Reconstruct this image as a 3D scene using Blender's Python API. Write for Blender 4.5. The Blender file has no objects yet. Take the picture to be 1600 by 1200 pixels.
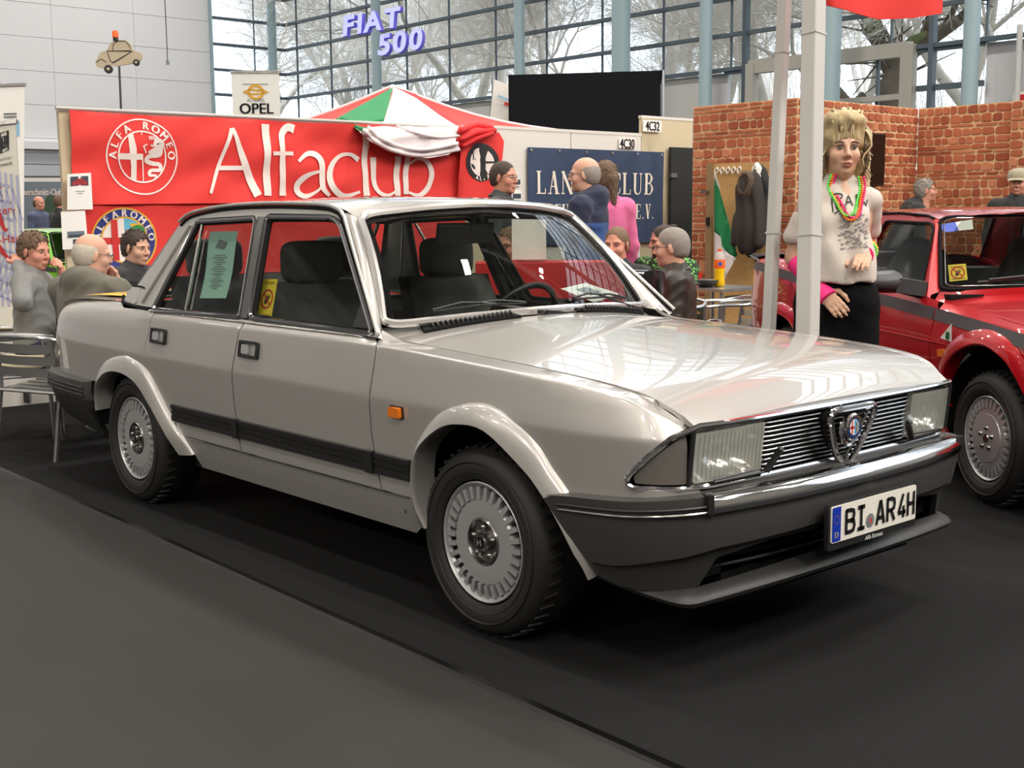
import bpy, bmesh, math, random
import numpy as np
from mathutils import Vector, Matrix, geometry
R=random.Random(7); PI=math.pi; sin=math.sin; cos=math.cos
SC=bpy.context.scene; COL=SC.collection
# ---------------- camera ----------------
CAMC=Vector((5.59411,-3.26997,1.35554)); FPX=1942.05
CR=Vector((0.65984815,0.75135239,-0.00836724)); CU=Vector((-0.09543723,0.09484927,0.99090633)); CF=Vector((-0.74531346,0.65304916,-0.1342931))
cd=bpy.data.cameras.new('camera'); cam=bpy.data.objects.new('camera',cd); COL.objects.link(cam)
cd.sensor_fit='HORIZONTAL'; cd.sensor_width=36; cd.lens=36*FPX/1600; cd.clip_start=.05; cd.clip_end=400
M=Matrix.Identity(4)
for i in range(3): M[i][0]=CR[i]; M[i][1]=CU[i]; M[i][2]=-CF[i]; M[i][3]=CAMC[i]
cam.matrix_world=M; SC.camera=cam
# ---------------- world, exposure, hall lamps and added fill lamps ----------------
SC.view_settings.view_transform='Standard'; SC.view_settings.look='None'; SC.view_settings.gamma=1; SC.view_settings.use_curve_mapping=False
SC.view_settings.exposure=0.0
SC.cycles.use_denoising=True; SC.cycles.max_bounces=8; SC.cycles.transparent_max_bounces=24; SC.cycles.caustics_reflective=False; SC.cycles.caustics_refractive=False; SC.cycles.sample_clamp_indirect=6
w=bpy.data.worlds.new('overcast_sky'); SC.world=w; w.use_nodes=True
nt=w.node_tree; bg=nt.nodes['Background']; tcw=nt.nodes.new('ShaderNodeTexCoord'); sx=nt.nodes.new('ShaderNodeSeparateXYZ'); rp=nt.nodes.new('ShaderNodeValToRGB')
nt.links.new(tcw.outputs['Generated'],sx.inputs[0]); nt.links.new(sx.outputs['Z'],rp.inputs[0]); nt.links.new(rp.outputs[0],bg.inputs[0])
rp.color_ramp.elements[0].position=0; rp.color_ramp.elements[0].color=(.74,.84,.95,1); rp.color_ramp.elements[1].position=.5; rp.color_ramp.elements[1].color=(.86,.93,1,1)
bg.inputs[1].default_value=2.9
def lamp(x,y,z,sx_,sy_,p,c=(1,.94,.86),tilt=None):
    l=bpy.data.lights.new('hall_or_fill_lamp','AREA'); l.shape='RECTANGLE'; l.size=sx_; l.size_y=sy_; l.energy=p; l.color=c; l.spread=math.radians(150)
    o=bpy.data.objects.new('hall_or_fill_lamp',l); o.location=(x,y,z); COL.objects.link(o)
    if tilt: o.rotation_euler=tilt
    return o
for ix in range(6):
    for iy in range(5):
        lamp(-24+ix*7.4,-15+iy*6.6,11.6,1.6,.4,(80,130,230,330,330)[iy])
for x in (10,14.5):
    for y in (-7,-.5,6,12.5): lamp(x,y,9.6,1.2,.4,210,tilt=(0,math.radians(62),0))  # unseen fill lamps, added so upright faces like the banner get more light
for x in (-7,-1,5,11): lamp(x,-14.5,7.6,1.2,.4,135,tilt=(math.radians(64),0,0))  # more unseen fill, added to brighten the near side of the silver car
for x,y,z in ((-6,-9,5.6),(-2.5,-11,6.2),(1,-8.5,5.2),(4.2,-12,6.4),(7.5,-9,5.8),(0,-14,6.8),(10,-13,6.5),(-9,-13,6.6)): lamp(x,y,z,.45,.2,26,(1,.9,.78))
# ---------------- helpers ----------------
def nrm(a): a=np.asarray(a,float); return a/(np.linalg.norm(a)+1e-12)
MATS={}
def lin(c):
    if isinstance(c,str): c=tuple(int(c[i:i+2],16)/255 for i in (0,2,4))
    else: c=c[:3]
    return tuple(x/12.92 if x<=.04045 else ((x+.055)/1.055)**2.4 for x in c)
def mat(name,col,rough=.5,metal=0,coat=0,spec=.5,var=0,vs=8,bump=0,bs=60,emit=None,es=1,sheen=0,trans=0,alpha=1,coatr=.03,rvar=0):
    """principled material; var = colour mottling from object-space noise, bump = fine relief"""
    m=bpy.data.materials.new(name); m.use_nodes=True; n=m.node_tree; b=n.nodes['Principled BSDF']; col=lin(col)
    b.inputs['Base Color'].default_value=(*col,1); b.inputs['Roughness'].default_value=rough; b.inputs['Metallic'].default_value=metal
    b.inputs['Coat Weight'].default_value=coat; b.inputs['Coat Roughness'].default_value=coatr; b.inputs['Specular IOR Level'].default_value=spec
    b.inputs['Sheen Weight'].default_value=sheen; b.inputs['Transmission Weight'].default_value=trans; b.inputs['Alpha'].default_value=alpha
    if emit: b.inputs['Emission Color'].default_value=(*lin(emit),1); b.inputs['Emission Strength'].default_value=es
    tc=n.nodes.new('ShaderNodeTexCoord')
    if var or rvar:
        t=n.nodes.new('ShaderNodeTexNoise'); t.inputs['Scale'].default_value=vs; t.inputs['Detail'].default_value=5; n.links.new(tc.outputs['Object'],t.inputs['Vector'])
    if var:
        mx=n.nodes.new('ShaderNodeMix'); mx.data_type='RGBA'; n.links.new(t.outputs['Fac'],mx.inputs['Factor'])
        mx.inputs['A'].default_value=(*[c*(1-var) for c in col],1); mx.inputs['B'].default_value=(*[min(1,c*(1+var)) for c in col],1); n.links.new(mx.outputs['Result'],b.inputs['Base Color'])
    if rvar:
        mr=n.nodes.new('ShaderNodeMapRange'); mr.inputs['To Min'].default_value=max(0,rough-rvar); mr.inputs['To Max'].default_value=rough+rvar
        n.links.new(t.outputs['Fac'],mr.inputs['Value']); n.links.new(mr.outputs[0],b.inputs['Roughness'])
    if bump:
        t2=n.nodes.new('ShaderNodeTexNoise'); t2.inputs['Scale'].default_value=bs; t2.inputs['Detail'].default_value=4; n.links.new(tc.outputs['Object'],t2.inputs['Vector'])
        bp=n.nodes.new('ShaderNodeBump'); bp.inputs['Strength'].default_value=bump; bp.inputs['Distance'].default_value=.01; n.links.new(t2.outputs['Fac'],bp.inputs['Height']); n.links.new(bp.outputs[0],b.inputs['Normal'])
    MATS[name]=m; return m
def glassmat(name,tint,gloss=1.0,rough=.0,ior=1.45):
    m=bpy.data.materials.new(name); m.use_nodes=True; n=m.node_tree; n.nodes.clear()
    o=n.nodes.new('ShaderNodeOutputMaterial'); t=n.nodes.new('ShaderNodeBsdfTransparent'); t.inputs[0].default_value=(*tint,1)
    g=n.nodes.new('ShaderNodeBsdfGlossy'); g.inputs['Roughness'].default_value=rough; g.inputs[0].default_value=(gloss,gloss,gloss,1)
    f=n.nodes.new('ShaderNodeFresnel'); ge=n.nodes.new('ShaderNodeNewGeometry'); mr=n.nodes.new('ShaderNodeMapRange'); mr.inputs['To Min'].default_value=ior; mr.inputs['To Max'].default_value=1/ior
    n.links.new(ge.outputs['Backfacing'],mr.inputs['Value']); n.links.new(mr.outputs[0],f.inputs[0]); x=n.nodes.new('ShaderNodeMixShader')
    n.links.new(f.outputs[0],x.inputs[0]); n.links.new(t.outputs[0],x.inputs[1]); n.links.new(g.outputs[0],x.inputs[2]); n.links.new(x.outputs[0],o.inputs[0])
    MATS[name]=m; return m
def frame(z,x=None):
    z=nrm(z); a=np.array([0,0,1.]) if abs(z[2])<.9 else np.array([1.,0,0])
    if x is not None: a=np.asarray(x,float); xx=nrm(a-z*np.dot(a,z)); return xx,np.cross(z,xx),z
    xx=nrm(np.cross(a,z)); return xx,np.cross(z,xx),z
def rotm(rx=0,ry=0,rz=0): return np.array(Matrix.Rotation(rz,3,'Z')@Matrix.Rotation(ry,3,'Y')@Matrix.Rotation(rx,3,'X'))
class MB:
    def __init__(s): s.v=[]; s.f=[]; s.m=[]
    def add(s,vs,fs,m=0,T=None):
        n=len(s.v)
        if T is not None: vs=[T(*v) for v in vs]
        s.v+=[tuple(map(float,v)) for v in vs]; s.f+=[tuple(i+n for i in f) for f in fs]; s.m+=[m]*len(fs); return s
    def box(s,c,d,rot=None,m=0,taper=1):
        c=np.asarray(c,float); h=np.asarray(d,float)/2; vs=[]
        for z in (-1,1):
            k=1 if z<0 else taper
            for x,y in ((-1,-1),(1,-1),(1,1),(-1,1)): vs.append(np.array([x*h[0]*k,y*h[1]*k,z*h[2]]))
        if rot is not None: vs=[rot@v for v in vs]
        return s.add([v+c for v in vs],[(3,2,1,0),(4,5,6,7),(0,1,5,4),(1,2,6,5),(2,3,7,6),(3,0,4,7)],m)
    def bar(s,p,q,w,h,up=(0,0,1),m=0):
        p=np.asarray(p,float); q=np.asarray(q,float); x=q-p; L=np.linalg.norm(x); x=x/L; u=np.asarray(up,float); u=nrm(u-x*np.dot(u,x)); y=np.cross(u,x)
        return s.box((p+q)/2,(L,w,h),np.stack([x,y,u],1),m)
    def tube(s,path,r,n=8,closed=False,m=0,sq=1):
        P=[np.asarray(p,float) for p in path]; k=len(P); rs=[r]*k if np.isscalar(r) else list(r)
        T=[]
        for i in range(k):
            a=P[(i-1)%k] if closed or i>0 else P[i]; b=P[(i+1)%k] if closed or i<k-1 else P[i]; T.append(nrm(b-a))
        x,y,_=frame(T[0]); vs=[]
        for i in range(k):
            x=nrm(x-T[i]*np.dot(x,T[i])); y=np.cross(T[i],x)
            for j in range(n):
                t=2*PI*j/n; vs.append(P[i]+rs[i]*(cos(t)*x+sin(t)*y*sq))
        fs=[]
        for i in range(k if closed else k-1):
            for j in range(n): a=i*n; b=((i+1)%k)*n; fs.append((a+j,a+(j+1)%n,b+(j+1)%n,b+j))
        if not closed: fs.append(tuple(range(n))[::-1]); fs.append(tuple((k-1)*n+j for j in range(n)))
        return s.add(vs,fs,m)
    def lathe(s,prof,c,axis=(0,0,1),n=24,m=0,x=None,cap=True,a0=0,a1=2*PI):
        c=np.asarray(c,float); X,Y,Z=frame(axis,x); vs=[]; full=abs(a1-a0-2*PI)<1e-6; nn=n if full else n+1
        for r,h in prof:
            for j in range(nn): t=a0+(a1-a0)*j/n; vs.append(c+Z*h+r*(cos(t)*X+sin(t)*Y))
        fs=[]
        for i in range(len(prof)-1):
            for j in range(n): a=i*nn; b=a+nn; fs.append((a+j,a+(j+1)%nn,b+(j+1)%nn,b+j))
        if cap and full:
            if prof[0][0]>1e-4: fs.append(tuple(range(n))[::-1])
            if prof[-1][0]>1e-4: fs.append(tuple((len(prof)-1)*nn+j for j in range(n)))
        return s.add(vs,fs,m)
    def ell(s,c,r,nu=16,nv=10,rot=None,m=0):
        c=np.asarray(c,float); r=np.asarray(r,float)*np.ones(3); vs=[]; fs=[]
        for i in range(nv+1):
            p=PI*i/nv
            for j in range(nu):
                t=2*PI*j/nu; v=np.array([sin(p)*cos(t),sin(p)*sin(t),cos(p)])*r
                vs.append(c+(rot@v if rot is not None else v))
        for i in range(nv):
            for j in range(nu): fs.append((i*nu+j,(i+1)*nu+j,(i+1)*nu+(j+1)%nu,i*nu+(j+1)%nu))
        return s.add(vs,fs,m)
    def grid(s,fn,nu,nv,m=0,cu=False,flip=False):
        vs=[fn(i/nu,j/nv) for j in range(nv+1) for i in range(nu+1)]; w=nu+1
        fs=[(j*w+i,j*w+i+1,(j+1)*w+i+1,(j+1)*w+i) for j in range(nv) for i in range(nu)]
        if flip: fs=[f[::-1] for f in fs]
        return s.add(vs,fs,m)
    def panel(s,polys,fn,h=.06,th=.01,m=0,flip=False,back=False,inner=True,lines=()):
        """fill a flat outline (even-odd loops) and carry it onto the surface fn(u,v,depth); rim turned in by th"""
        pts=[]; ed=[]; loops=[]
        for P in polys:
            P=[np.asarray(p,float) for p in P]; Q=[]
            for i in range(len(P)):
                a,b=P[i],P[(i+1)%len(P)]; k=max(1,int(math.ceil(np.linalg.norm(b-a)/h)))
                Q+=[a+(b-a)*j/k for j in range(k)]
            n=len(pts); pts+=Q; ed+=[(n+i,n+(i+1)%len(Q)) for i in range(len(Q))]; loops.append(np.array(Q))
        A=np.concatenate(loops); lo,hi=A.min(0),A.max(0)
        if inner:
            gx,gy=np.meshgrid(np.arange(lo[0]+h/2,hi[0],h),np.arange(lo[1]+h/2,hi[1],h)); g=np.stack([gx.ravel(),gy.ravel()],1)
            if len(g):
                d=np.full(len(g),9.)
                for L in loops:
                    Ln=np.roll(L,-1,0)
                    for a,b in zip(L,Ln):
                        e=b-a; t=np.clip(((g-a)@e)/(e@e+1e-12),0,1); d=np.minimum(d,np.linalg.norm(g-a-t[:,None]*e,axis=1))
                g=g[(d>h*.45)&inpoly(g,loops)]; pts+=list(g)
        if len(lines):
            A0=len(pts); lp=[]
            for Ln in lines:
                Ln=np.asarray(Ln,float); ins=inpoly(Ln,loops); prev=None
                for p,k in zip(Ln,ins):
                    dd=min(np.min(np.linalg.norm(L-p,axis=1)) for L in loops) if k else 0
                    if k and dd>.002:
                        pts.append(p); lp.append(p)
                        if prev is not None: ed.append((prev,len(pts)-1))
                        prev=len(pts)-1
                    else: prev=None
            if lp and inner:
                lp=np.array(lp); nb=sum(len(L) for L in loops); keep=list(range(nb))
                gi=[i for i in range(nb,A0) if np.min(np.linalg.norm(lp-pts[i],axis=1))>h*.35]
                mp={i:i for i in range(nb)}
                for k,i in enumerate(gi): mp[i]=nb+k
                off=nb+len(gi)-A0; new=[pts[i] for i in range(nb)]+[pts[i] for i in gi]+pts[A0:]
                ed=[(mp[a] if a<A0 else a+off,mp[b] if b<A0 else b+off) for a,b in ed]; pts=new
        o=geometry.delaunay_2d_cdt([Vector((p[0],p[1])) for p in pts],ed,[],0,1e-6)
        V=np.array([(v.x,v.y) for v in o[0]]); F=np.array([tuple(f) for f in o[2] if len(f)==3])
        cen=V[F].mean(1); F=F[inpoly(cen,loops)]
        a=V[F[:,1]]-V[F[:,0]]; b=V[F[:,2]]-V[F[:,0]]; neg=(a[:,0]*b[:,1]-a[:,1]*b[:,0])<0; F[neg]=F[neg][:,::-1]
        W=[fn(u,v,0) for u,v in V]; fs=[tuple(f) for f in F]
        cnt={}
        for f in fs:
            for i in range(3): cnt[(f[i],f[(i+1)%3])]=1
        bd=[e for e in cnt if (e[1],e[0]) not in cnt]
        if th:
            n=len(W); idx={}
            for e in bd:
                for k in e:
                    if k not in idx: idx[k]=len(W); W.append(fn(*V[k],th))
            if back:
                for k in range(n):
                    if k not in idx: idx[k]=len(W); W.append(fn(*V[k],th))
                fs+=[tuple(idx[i] for i in f[::-1]) for f in fs]
            fs+=[(e[1],e[0],idx[e[0]],idx[e[1]]) for e in bd]
        if flip: fs=[f[::-1] for f in fs]
        return s.add(W,fs,m)
    def build(s,name,mats,parent=None,ang=40,sub=0,bevel=0,kind=None,label=None):
        me=bpy.data.meshes.new(name); me.from_pydata(s.v,[],s.f)
        for q in (mats if isinstance(mats,(list,tuple)) else [mats]): me.materials.append(MATS[q] if isinstance(q,str) else q)
        if any(s.m): me.polygons.foreach_set('material_index',s.m)
        me.polygons.foreach_set('use_smooth',[True]*len(me.polygons)); me.update()
        if ang<180: me.set_sharp_from_angle(angle=math.radians(ang))
        return mkobj(name,me,parent,bevel,kind,label,sub)
def mkobj(name,me,parent=None,bevel=0,kind=None,label=None,sub=0):
    o=bpy.data.objects.new(name,me); COL.objects.link(o)
    if parent is not None:
        o.parent=parent; t=parent.get('_w')
        if t is not None: o.location=(-t[0],-t[1],-t[2])
    if bevel:
        b=o.modifiers.new('edge','BEVEL'); b.width=bevel; b.segments=2; b.limit_method='ANGLE'; b.angle_limit=.6
    if sub: b=o.modifiers.new('smooth','SUBSURF'); b.levels=sub; b.render_levels=sub
    if kind: o['kind']=kind
    if label: o['label']=label
    return o
def inpoly(g,loops):
    g=np.asarray(g); r=np.zeros(len(g),bool)
    for L in loops:
        L=np.asarray(L); x0,y0=L[:,0],L[:,1]; x1,y1=np.roll(x0,-1),np.roll(y0,-1)
        for a,b,c,d in zip(x0,y0,x1,y1):
            k=((b>g[:,1])!=(d>g[:,1])); 
            if k.any(): r^=k&(g[:,0]<(c-a)*(g[:,1]-b)/((d-b) if d!=b else 1e-12)+a)
    return r
def tag(o,label,cat,group=None,kind=None):
    o['label']=label; o['category']=cat
    if group: o['group']=group
    if kind: o['kind']=kind
    return o
def thing(name,label,cat,loc=(0,0,0),rz=0,group=None,world=False):
    """Empty at the thing's base; world=True: its parts' meshes are given in world coordinates"""
    o=bpy.data.objects.new(name,None); COL.objects.link(o); o.location=loc; o.rotation_euler=(0,0,rz); o.empty_display_size=.1
    if world: o['_w']=list(loc)
    return tag(o,label,cat,group)
def dup(root,loc,rz,label=None):
    r=root.copy(); COL.objects.link(r); r.location=loc; r.rotation_euler=(0,0,rz)
    if label: r['label']=label
    for ch in list(root.children):
        c=ch.copy(); COL.objects.link(c); c.parent=r
        for g in ch.children: d=g.copy(); COL.objects.link(d); d.parent=c
    return r
def struct(o): o['kind']='structure'; return o
def ray(px,py): return CF+CR*((px-800)/FPX)+CU*((600-py)/FPX)
def at(px,py,d): return np.array(CAMC+ray(px,py)*d)
def onp(px,py,ax,val):
    r=ray(px,py); return np.array(CAMC+r*((val-CAMC[ax])/r[ax]))
def interp(tab):
    xs=np.array([t[0] for t in tab],float); ys=np.array([t[1] for t in tab],float)
    # smooth monotone cubic
    h=np.diff(xs); dl=np.diff(ys)/h; mm=np.zeros(len(xs)); mm[0]=dl[0]; mm[-1]=dl[-1]
    for i in range(1,len(xs)-1):
        mm[i]=0 if dl[i-1]*dl[i]<=0 else 3*(h[i-1]+h[i])/((2*h[i]+h[i-1])/dl[i-1]+(h[i]+2*h[i-1])/dl[i])
    def f(x):
        x=min(max(x,xs[0]),xs[-1]); i=min(max(int(np.searchsorted(xs,x))-1,0),len(h)-1); t=(x-xs[i])/h[i]
        return float((2*t**3-3*t*t+1)*ys[i]+(t**3-2*t*t+t)*h[i]*mm[i]+(-2*t**3+3*t*t)*ys[i+1]+(t**3-t*t)*h[i]*mm[i+1])
    return f
def rpoly(P,r=.02,n=5):
    """round the corners of an outline; r may be a list"""
    P=[np.asarray(p,float) for p in P]; k=len(P); out=[]
    rs=[r]*k if np.isscalar(r) else r
    for i in range(k):
        a,b,c=P[i-1],P[i],P[(i+1)%k]; q=min(rs[i],.49*np.linalg.norm(a-b),.49*np.linalg.norm(c-b))
        if q<1e-6: out.append(b); continue
        p0=b+nrm(a-b)*q; p1=b+nrm(c-b)*q
        for j in range(n+1): t=j/n; out.append((1-t)**2*p0+2*t*(1-t)*b+t*t*p1)
    return out
def smooth(path,n=6):
    """Catmull-Rom through points"""
    P=[np.asarray(p,float) for p in path]; out=[]
    for i in range(len(P)-1):
        a=P[max(i-1,0)]; b=P[i]; c=P[i+1]; d=P[min(i+2,len(P)-1)]
        for j in range(n): t=j/n; out.append(.5*(2*b+(c-a)*t+(2*a-5*b+4*c-d)*t*t+(3*b-a-3*c+d)*t**3))
    out.append(P[-1]); return out
def circ(cx,cy,r,n=32,ry=None,a0=0): return [(cx+r*cos(a0+2*PI*i/n),cy+(ry or r)*sin(a0+2*PI*i/n)) for i in range(n)]
def pl(o,ux,uy):
    """flat placement: (u,v,depth) -> o+u*ux+v*uy-depth*n"""
    o=np.asarray(o,float); ux=nrm(ux); uy=nrm(uy); n=np.cross(ux,uy)
    return lambda u,v,d=0: o+u*ux+v*uy-d*n
_tc={}
def textmesh(txt,size,align='CENTER',spc=1,shear=0):
    """built-in font -> flat triangles (verts2d, faces)"""
    k=(txt,size,align,spc,shear)
    if k in _tc: return _tc[k]
    c=bpy.data.curves.new('t','FONT'); c.body=txt; c.size=size; c.align_x=align; c.space_character=spc; c.shear=shear; c.resolution_u=3
    o=bpy.data.objects.new('t',c); COL.objects.link(o); me=o.to_mesh(); r=([(v.co.x,v.co.y) for v in me.vertices],[tuple(p.vertices) for p in me.polygons]); o.to_mesh_clear(); bpy.data.objects.remove(o); _tc[k]=r; return r
def text(mb,txt,size,fn,x=0,y=0,rot=0,align='CENTER',sx=1,spc=1,m=0,shear=0,lift=.002,bold=0):
    vs,fs=textmesh(txt,size,align,spc,shear); c,s=cos(rot),sin(rot)
    for dx in ((0,) if not bold else (-bold,0,bold)):
        mb.add([fn(x+c*(a*sx+dx)-s*b,y+s*(a*sx+dx)+c*b,-lift) for a,b in vs],fs,m)
    return mb
def stroke(mb,path,w,fn,lift=.003,m=0,n=0,flat=True,mx=0):
    """ribbon of width w (or list) along a 2-D path"""
    P=smooth(path,n) if n else [np.asarray(p,float) for p in path]; k=len(P)
    if mx:
        d=np.concatenate([[0],np.cumsum([np.linalg.norm(P[i+1]-P[i]) for i in range(k-1)])]); t0=d/d[-1]; ts=sorted(set([round(float(t),6) for t in t0]+[round(float(a+(b-a)*j/max(1,int(math.ceil((b-a)*d[-1]/mx)))),6) for a,b in zip(t0,t0[1:]) for j in range(1,max(1,int(math.ceil((b-a)*d[-1]/mx))))]))
        if not np.isscalar(w): w=np.interp(ts,np.linspace(0,1,len(w)),w)
        P=[np.array([np.interp(t,t0,[p[c] for p in P]) for c in (0,1)]) for t in ts]; k=len(P)
    ws=[w]*k if np.isscalar(w) else np.interp(np.linspace(0,1,k),np.linspace(0,1,len(w)),w)
    vs=[]
    for i in range(k):
        t=nrm(P[min(i+1,k-1)]-P[max(i-1,0)]); q=np.array([-t[1],t[0]])*ws[i]/2
        if flat and 0<i<k-1:
            a=nrm(P[i]-P[i-1]); c=max(.5,np.dot(a,t)); q=q/c
        vs+=[fn(*(P[i]+q),-lift),fn(*(P[i]-q),-lift)]
    mb.add(vs,[(2*i+1,2*i+3,2*i+2,2*i) for i in range(k-1)],m); return mb
# ---------------- hall: floor, walls, glazing, trees outside ----------------
mat('hall_floor',(.19,.187,.18),.75,spec=.2,var=.30,vs=1.6,bump=.04,bs=220,rvar=.12); mat('carpet_black',(.14,.14,.142),.95,spec=.05,var=.14,vs=60,bump=.25,bs=400); mat('edge_rubber',(.05,.05,.05),.25)
mat('white_wall',(.86,.86,.87),.8); mat('wall_joint',(.76,.76,.77),.9); mat('column_blue',(.60,.69,.72),.4); mat('mullion',(.32,.37,.41),.5); mat('spandrel',(.76,.76,.75),.6); mat('frame_beige',(.66,.65,.62),.5); mat('ceiling_grey',(.62,.62,.61),.9); mat('truss',(.8,.8,.8),.5); mat('shutter_grey',(.70,.71,.74),.6)
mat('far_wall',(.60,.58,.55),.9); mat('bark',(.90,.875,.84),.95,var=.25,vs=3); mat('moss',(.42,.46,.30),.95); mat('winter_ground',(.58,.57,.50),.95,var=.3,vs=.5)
glassmat('hall_glass',(.93,.96,.98),.5,0,1.4)
XW=-27.9; YG=17.09; ZC=13.2
b=MB(); b.grid(lambda u,v:(-28+46*u,-20+37.1*v,0),1,1); struct(b.build('floor','hall_floor'))
ce=lambda x:float(np.interp(x,[-6,-1.318,.669,1.989,2.883,3.668,6],[-.95,-.964,-.977,-1.012,-1.03,-1.046,-1.10]))
b=MB(); P=[(x,ce(x)) for x in np.linspace(-3.95,6,12)]+[(6,7),(-3.95,7)]; b.panel([P],lambda u,v,d:(u,v,.002-d),.6,.002); tag(b.build('carpet','carpet_black'),'black needle-felt carpet under both cars, edged by a dark strip','carpet')
b=MB()
xs=np.linspace(-6,6,25)
for o0,z0,o1,z1 in ((-.034,.0,-.026,.009),(-.026,.009,-.004,.011),(-.004,.011,.004,.007)):
    b.add([(x,ce(x)+o0,z0) for x in xs]+[(x,ce(x)+o1,z1) for x in xs],[(i,i+1,26+i,25+i) for i in range(24)])
struct(b.build('trim_1','edge_rubber'))
# far white block wall with its blocks
b=MB(); b.add([(XW-.04,-20,0),(XW-.04,14.56,0),(XW-.04,14.56,ZC),(XW-.04,-20,ZC)],[(0,1,2,3)]); wl=struct(b.build('wall_far','wall_joint'))
me=None; pan=None
for i in range(6):
    for j in range(15):
        b=MB(); w_,h_=2.29,.86; y=14.56-w_/2-.004-i*2.3; z=.45+j*.87
        if pan is None: b.box((0,0,0),(.05,w_,h_)); pan=b.build('wall_block','white_wall',wl); o=pan
        else: o=mkobj('wall_block',pan.data,wl)
        o.location=(XW-.02+.004*((i*7+j*3)%3),y,z)
b=MB(); b.box((XW-.02,-9.6,ZC/2),(.06,20.8,ZC)); struct(b.build('wall_far','white_wall'))
b=MB(); b.box((XW+.10,9.0,3.30),(.25,2.4,.20)); b.box((XW+.12,10.1,2.9),(.2,.10,.6)); d1=struct(b.build('door_1','white_wall'))
for k in range(9):
    b=MB(); b.box((XW+.05,9.0,.25+k*.34),(.05,2.2,.32)); b.build('shutter_slat','shutter_grey',d1,bevel=.01)
# wall behind the camera and to the left, ceiling
b=MB(); b.box((-5,-20,ZC/2),(46,.2,ZC)); struct(b.build('wall_left','far_wall')); b=MB(); b.box((18,-1.5,ZC/2),(.2,37,ZC)); struct(b.build('wall_back','far_wall'))
b=MB(); b.box((-5,-1.5,ZC+.1),(46,37.2,.2)); struct(b.build('ceiling','ceiling_grey'))
for k in range(8):
    x=-26+k*5.55
    b=MB(); b.bar((x,-20,ZC-.35),(x,17,ZC-.35),.18,.22); b.build('roof_beam','truss')['kind']='structure'
# glazing: long wall (y=YG) and short wall (x=XW)
ZL=[4.25,4.93,5.64,6.36,7.10,7.82,8.5,9.2,9.9,10.6,11.3,12.0,12.7]
def window(name,horiz):
    f=horiz
    b=MB(); b.add([f(0,4.2),f(1,4.2),f(1,ZC),f(0,ZC)],[(0,1,2,3)]); return struct(b.build(name,'hall_glass'))
w1=window('window_1',lambda u,z:(XW+45.9*u,YG+.12,z)); w2=window('window_2',lambda u,z:(XW-.12,14.56+2.5*u,z))
for z in ZL:
    b=MB(); b.box((-5,YG,z),(45.8,.12,.075)); b.build('mullion','mullion',w1)
    b=MB(); b.box((XW,15.83,z),(.12,2.5,.075)); b.build('mullion','mullion',w2)
for k in range(25):
    x=XW+.55+k*1.83
    b=MB(); b.box((x,YG+.06,8.7),(.028,.05,9)); b.build('glazing_bar','mullion',w1)
b=MB(); b.box((XW-.05,16.05,8.7),(.05,.028,9)); b.build('glazing_bar','mullion',w2)
b=MB(); b.box((XW+.02,14.58,ZC/2),(.22,.06,ZC)); b.build('glazing_bar','column_blue',w2)
# spandrel wall below the glass with panels; a glazed entrance opening from x=-11 to -5.5
sp=struct(MB().box((-19.5,YG+.15,2.1),(17,.1,4.2)).box((6.3,YG+.15,2.1),(23.4,.1,4.2)).box((-8.3,YG+.15,1.0),(5.5,.1,2.0)).build('wall_right','wall_joint'))
for k in range(20):
    x=-26.5+k*2.3
    if -11.6<x<-4.5: continue
    for z,h in ((.8,1.5),(2.4,1.6),(3.72,.98)):
        b=MB(); b.box((x,YG+.08,z),(2.28,.05,h-.02)); b.build('wall_panel','spandrel',sp)
w3=struct(MB().add([(-11,YG+.14,2),(-5.3,YG+.14,2),(-5.3,YG+.14,4.25),(-11,YG+.14,4.25)],[(0,1,2,3)]).build('window_3','hall_glass'))
for (x0,x1,z0,z1) in ((-10.3,-6.75,4.10,4.36),(-10.3,-6.75,3.36,3.46),(-10.35,-10.15,2,4.3),(-6.9,-6.65,2,4.3)):
    b=MB(); b.box(((x0+x1)/2,YG-.06-(.02 if z0==2 else 0),(z0+z1)/2),(x1-x0,.16,z1-z0)); b.build('window_frame','frame_beige',w3)
for x,z0,z1 in ((-9.55,2,4.2),(-8.9,2,4.2),(-7.45,2,4.2)):
    b=MB(); b.box((x,YG+.02,(z0+z1)/2),(.06,.06,z1-z0)); b.build('glazing_bar','mullion',w3)
for x0,x1,z in ((-11,-10.3,3.1),(-6.65,-5.4,3.53),(-6.65,-5.4,4.2),(-11,-10.3,4.2)):
    b=MB(); b.box(((x0+x1)/2,YG+.02,z),(x1-x0,.08,.10)); b.build('mullion','mullion',w3)
for x in (-10.45,-6.35): b=MB(); b.box((x,YG-.02,6),(.09,.14,8)); b.build('glazing_bar','mullion',w3)
for x,r in ((XW+.15,.135),(-22.4,.13),(-16.65,.125),(-13.24,.20),(-11.04,.13),(-8.0,.195),(-5.33,.135),(.2,.13),(3,.2),(8,.13)):
    b=MB(); b.lathe([(r,0),(r,ZC)],(x,YG-.55 if r<.18 else YG-.7,0),(0,0,1),20); b.build('trim_2','column_blue')['kind']='structure'
b=MB(); b.lathe([(.05,0),(.05,4.4)],(-4.7,YG-.15,0),(0,0,1),8); b.build('trim_3','spandrel')['kind']='structure'
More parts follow.
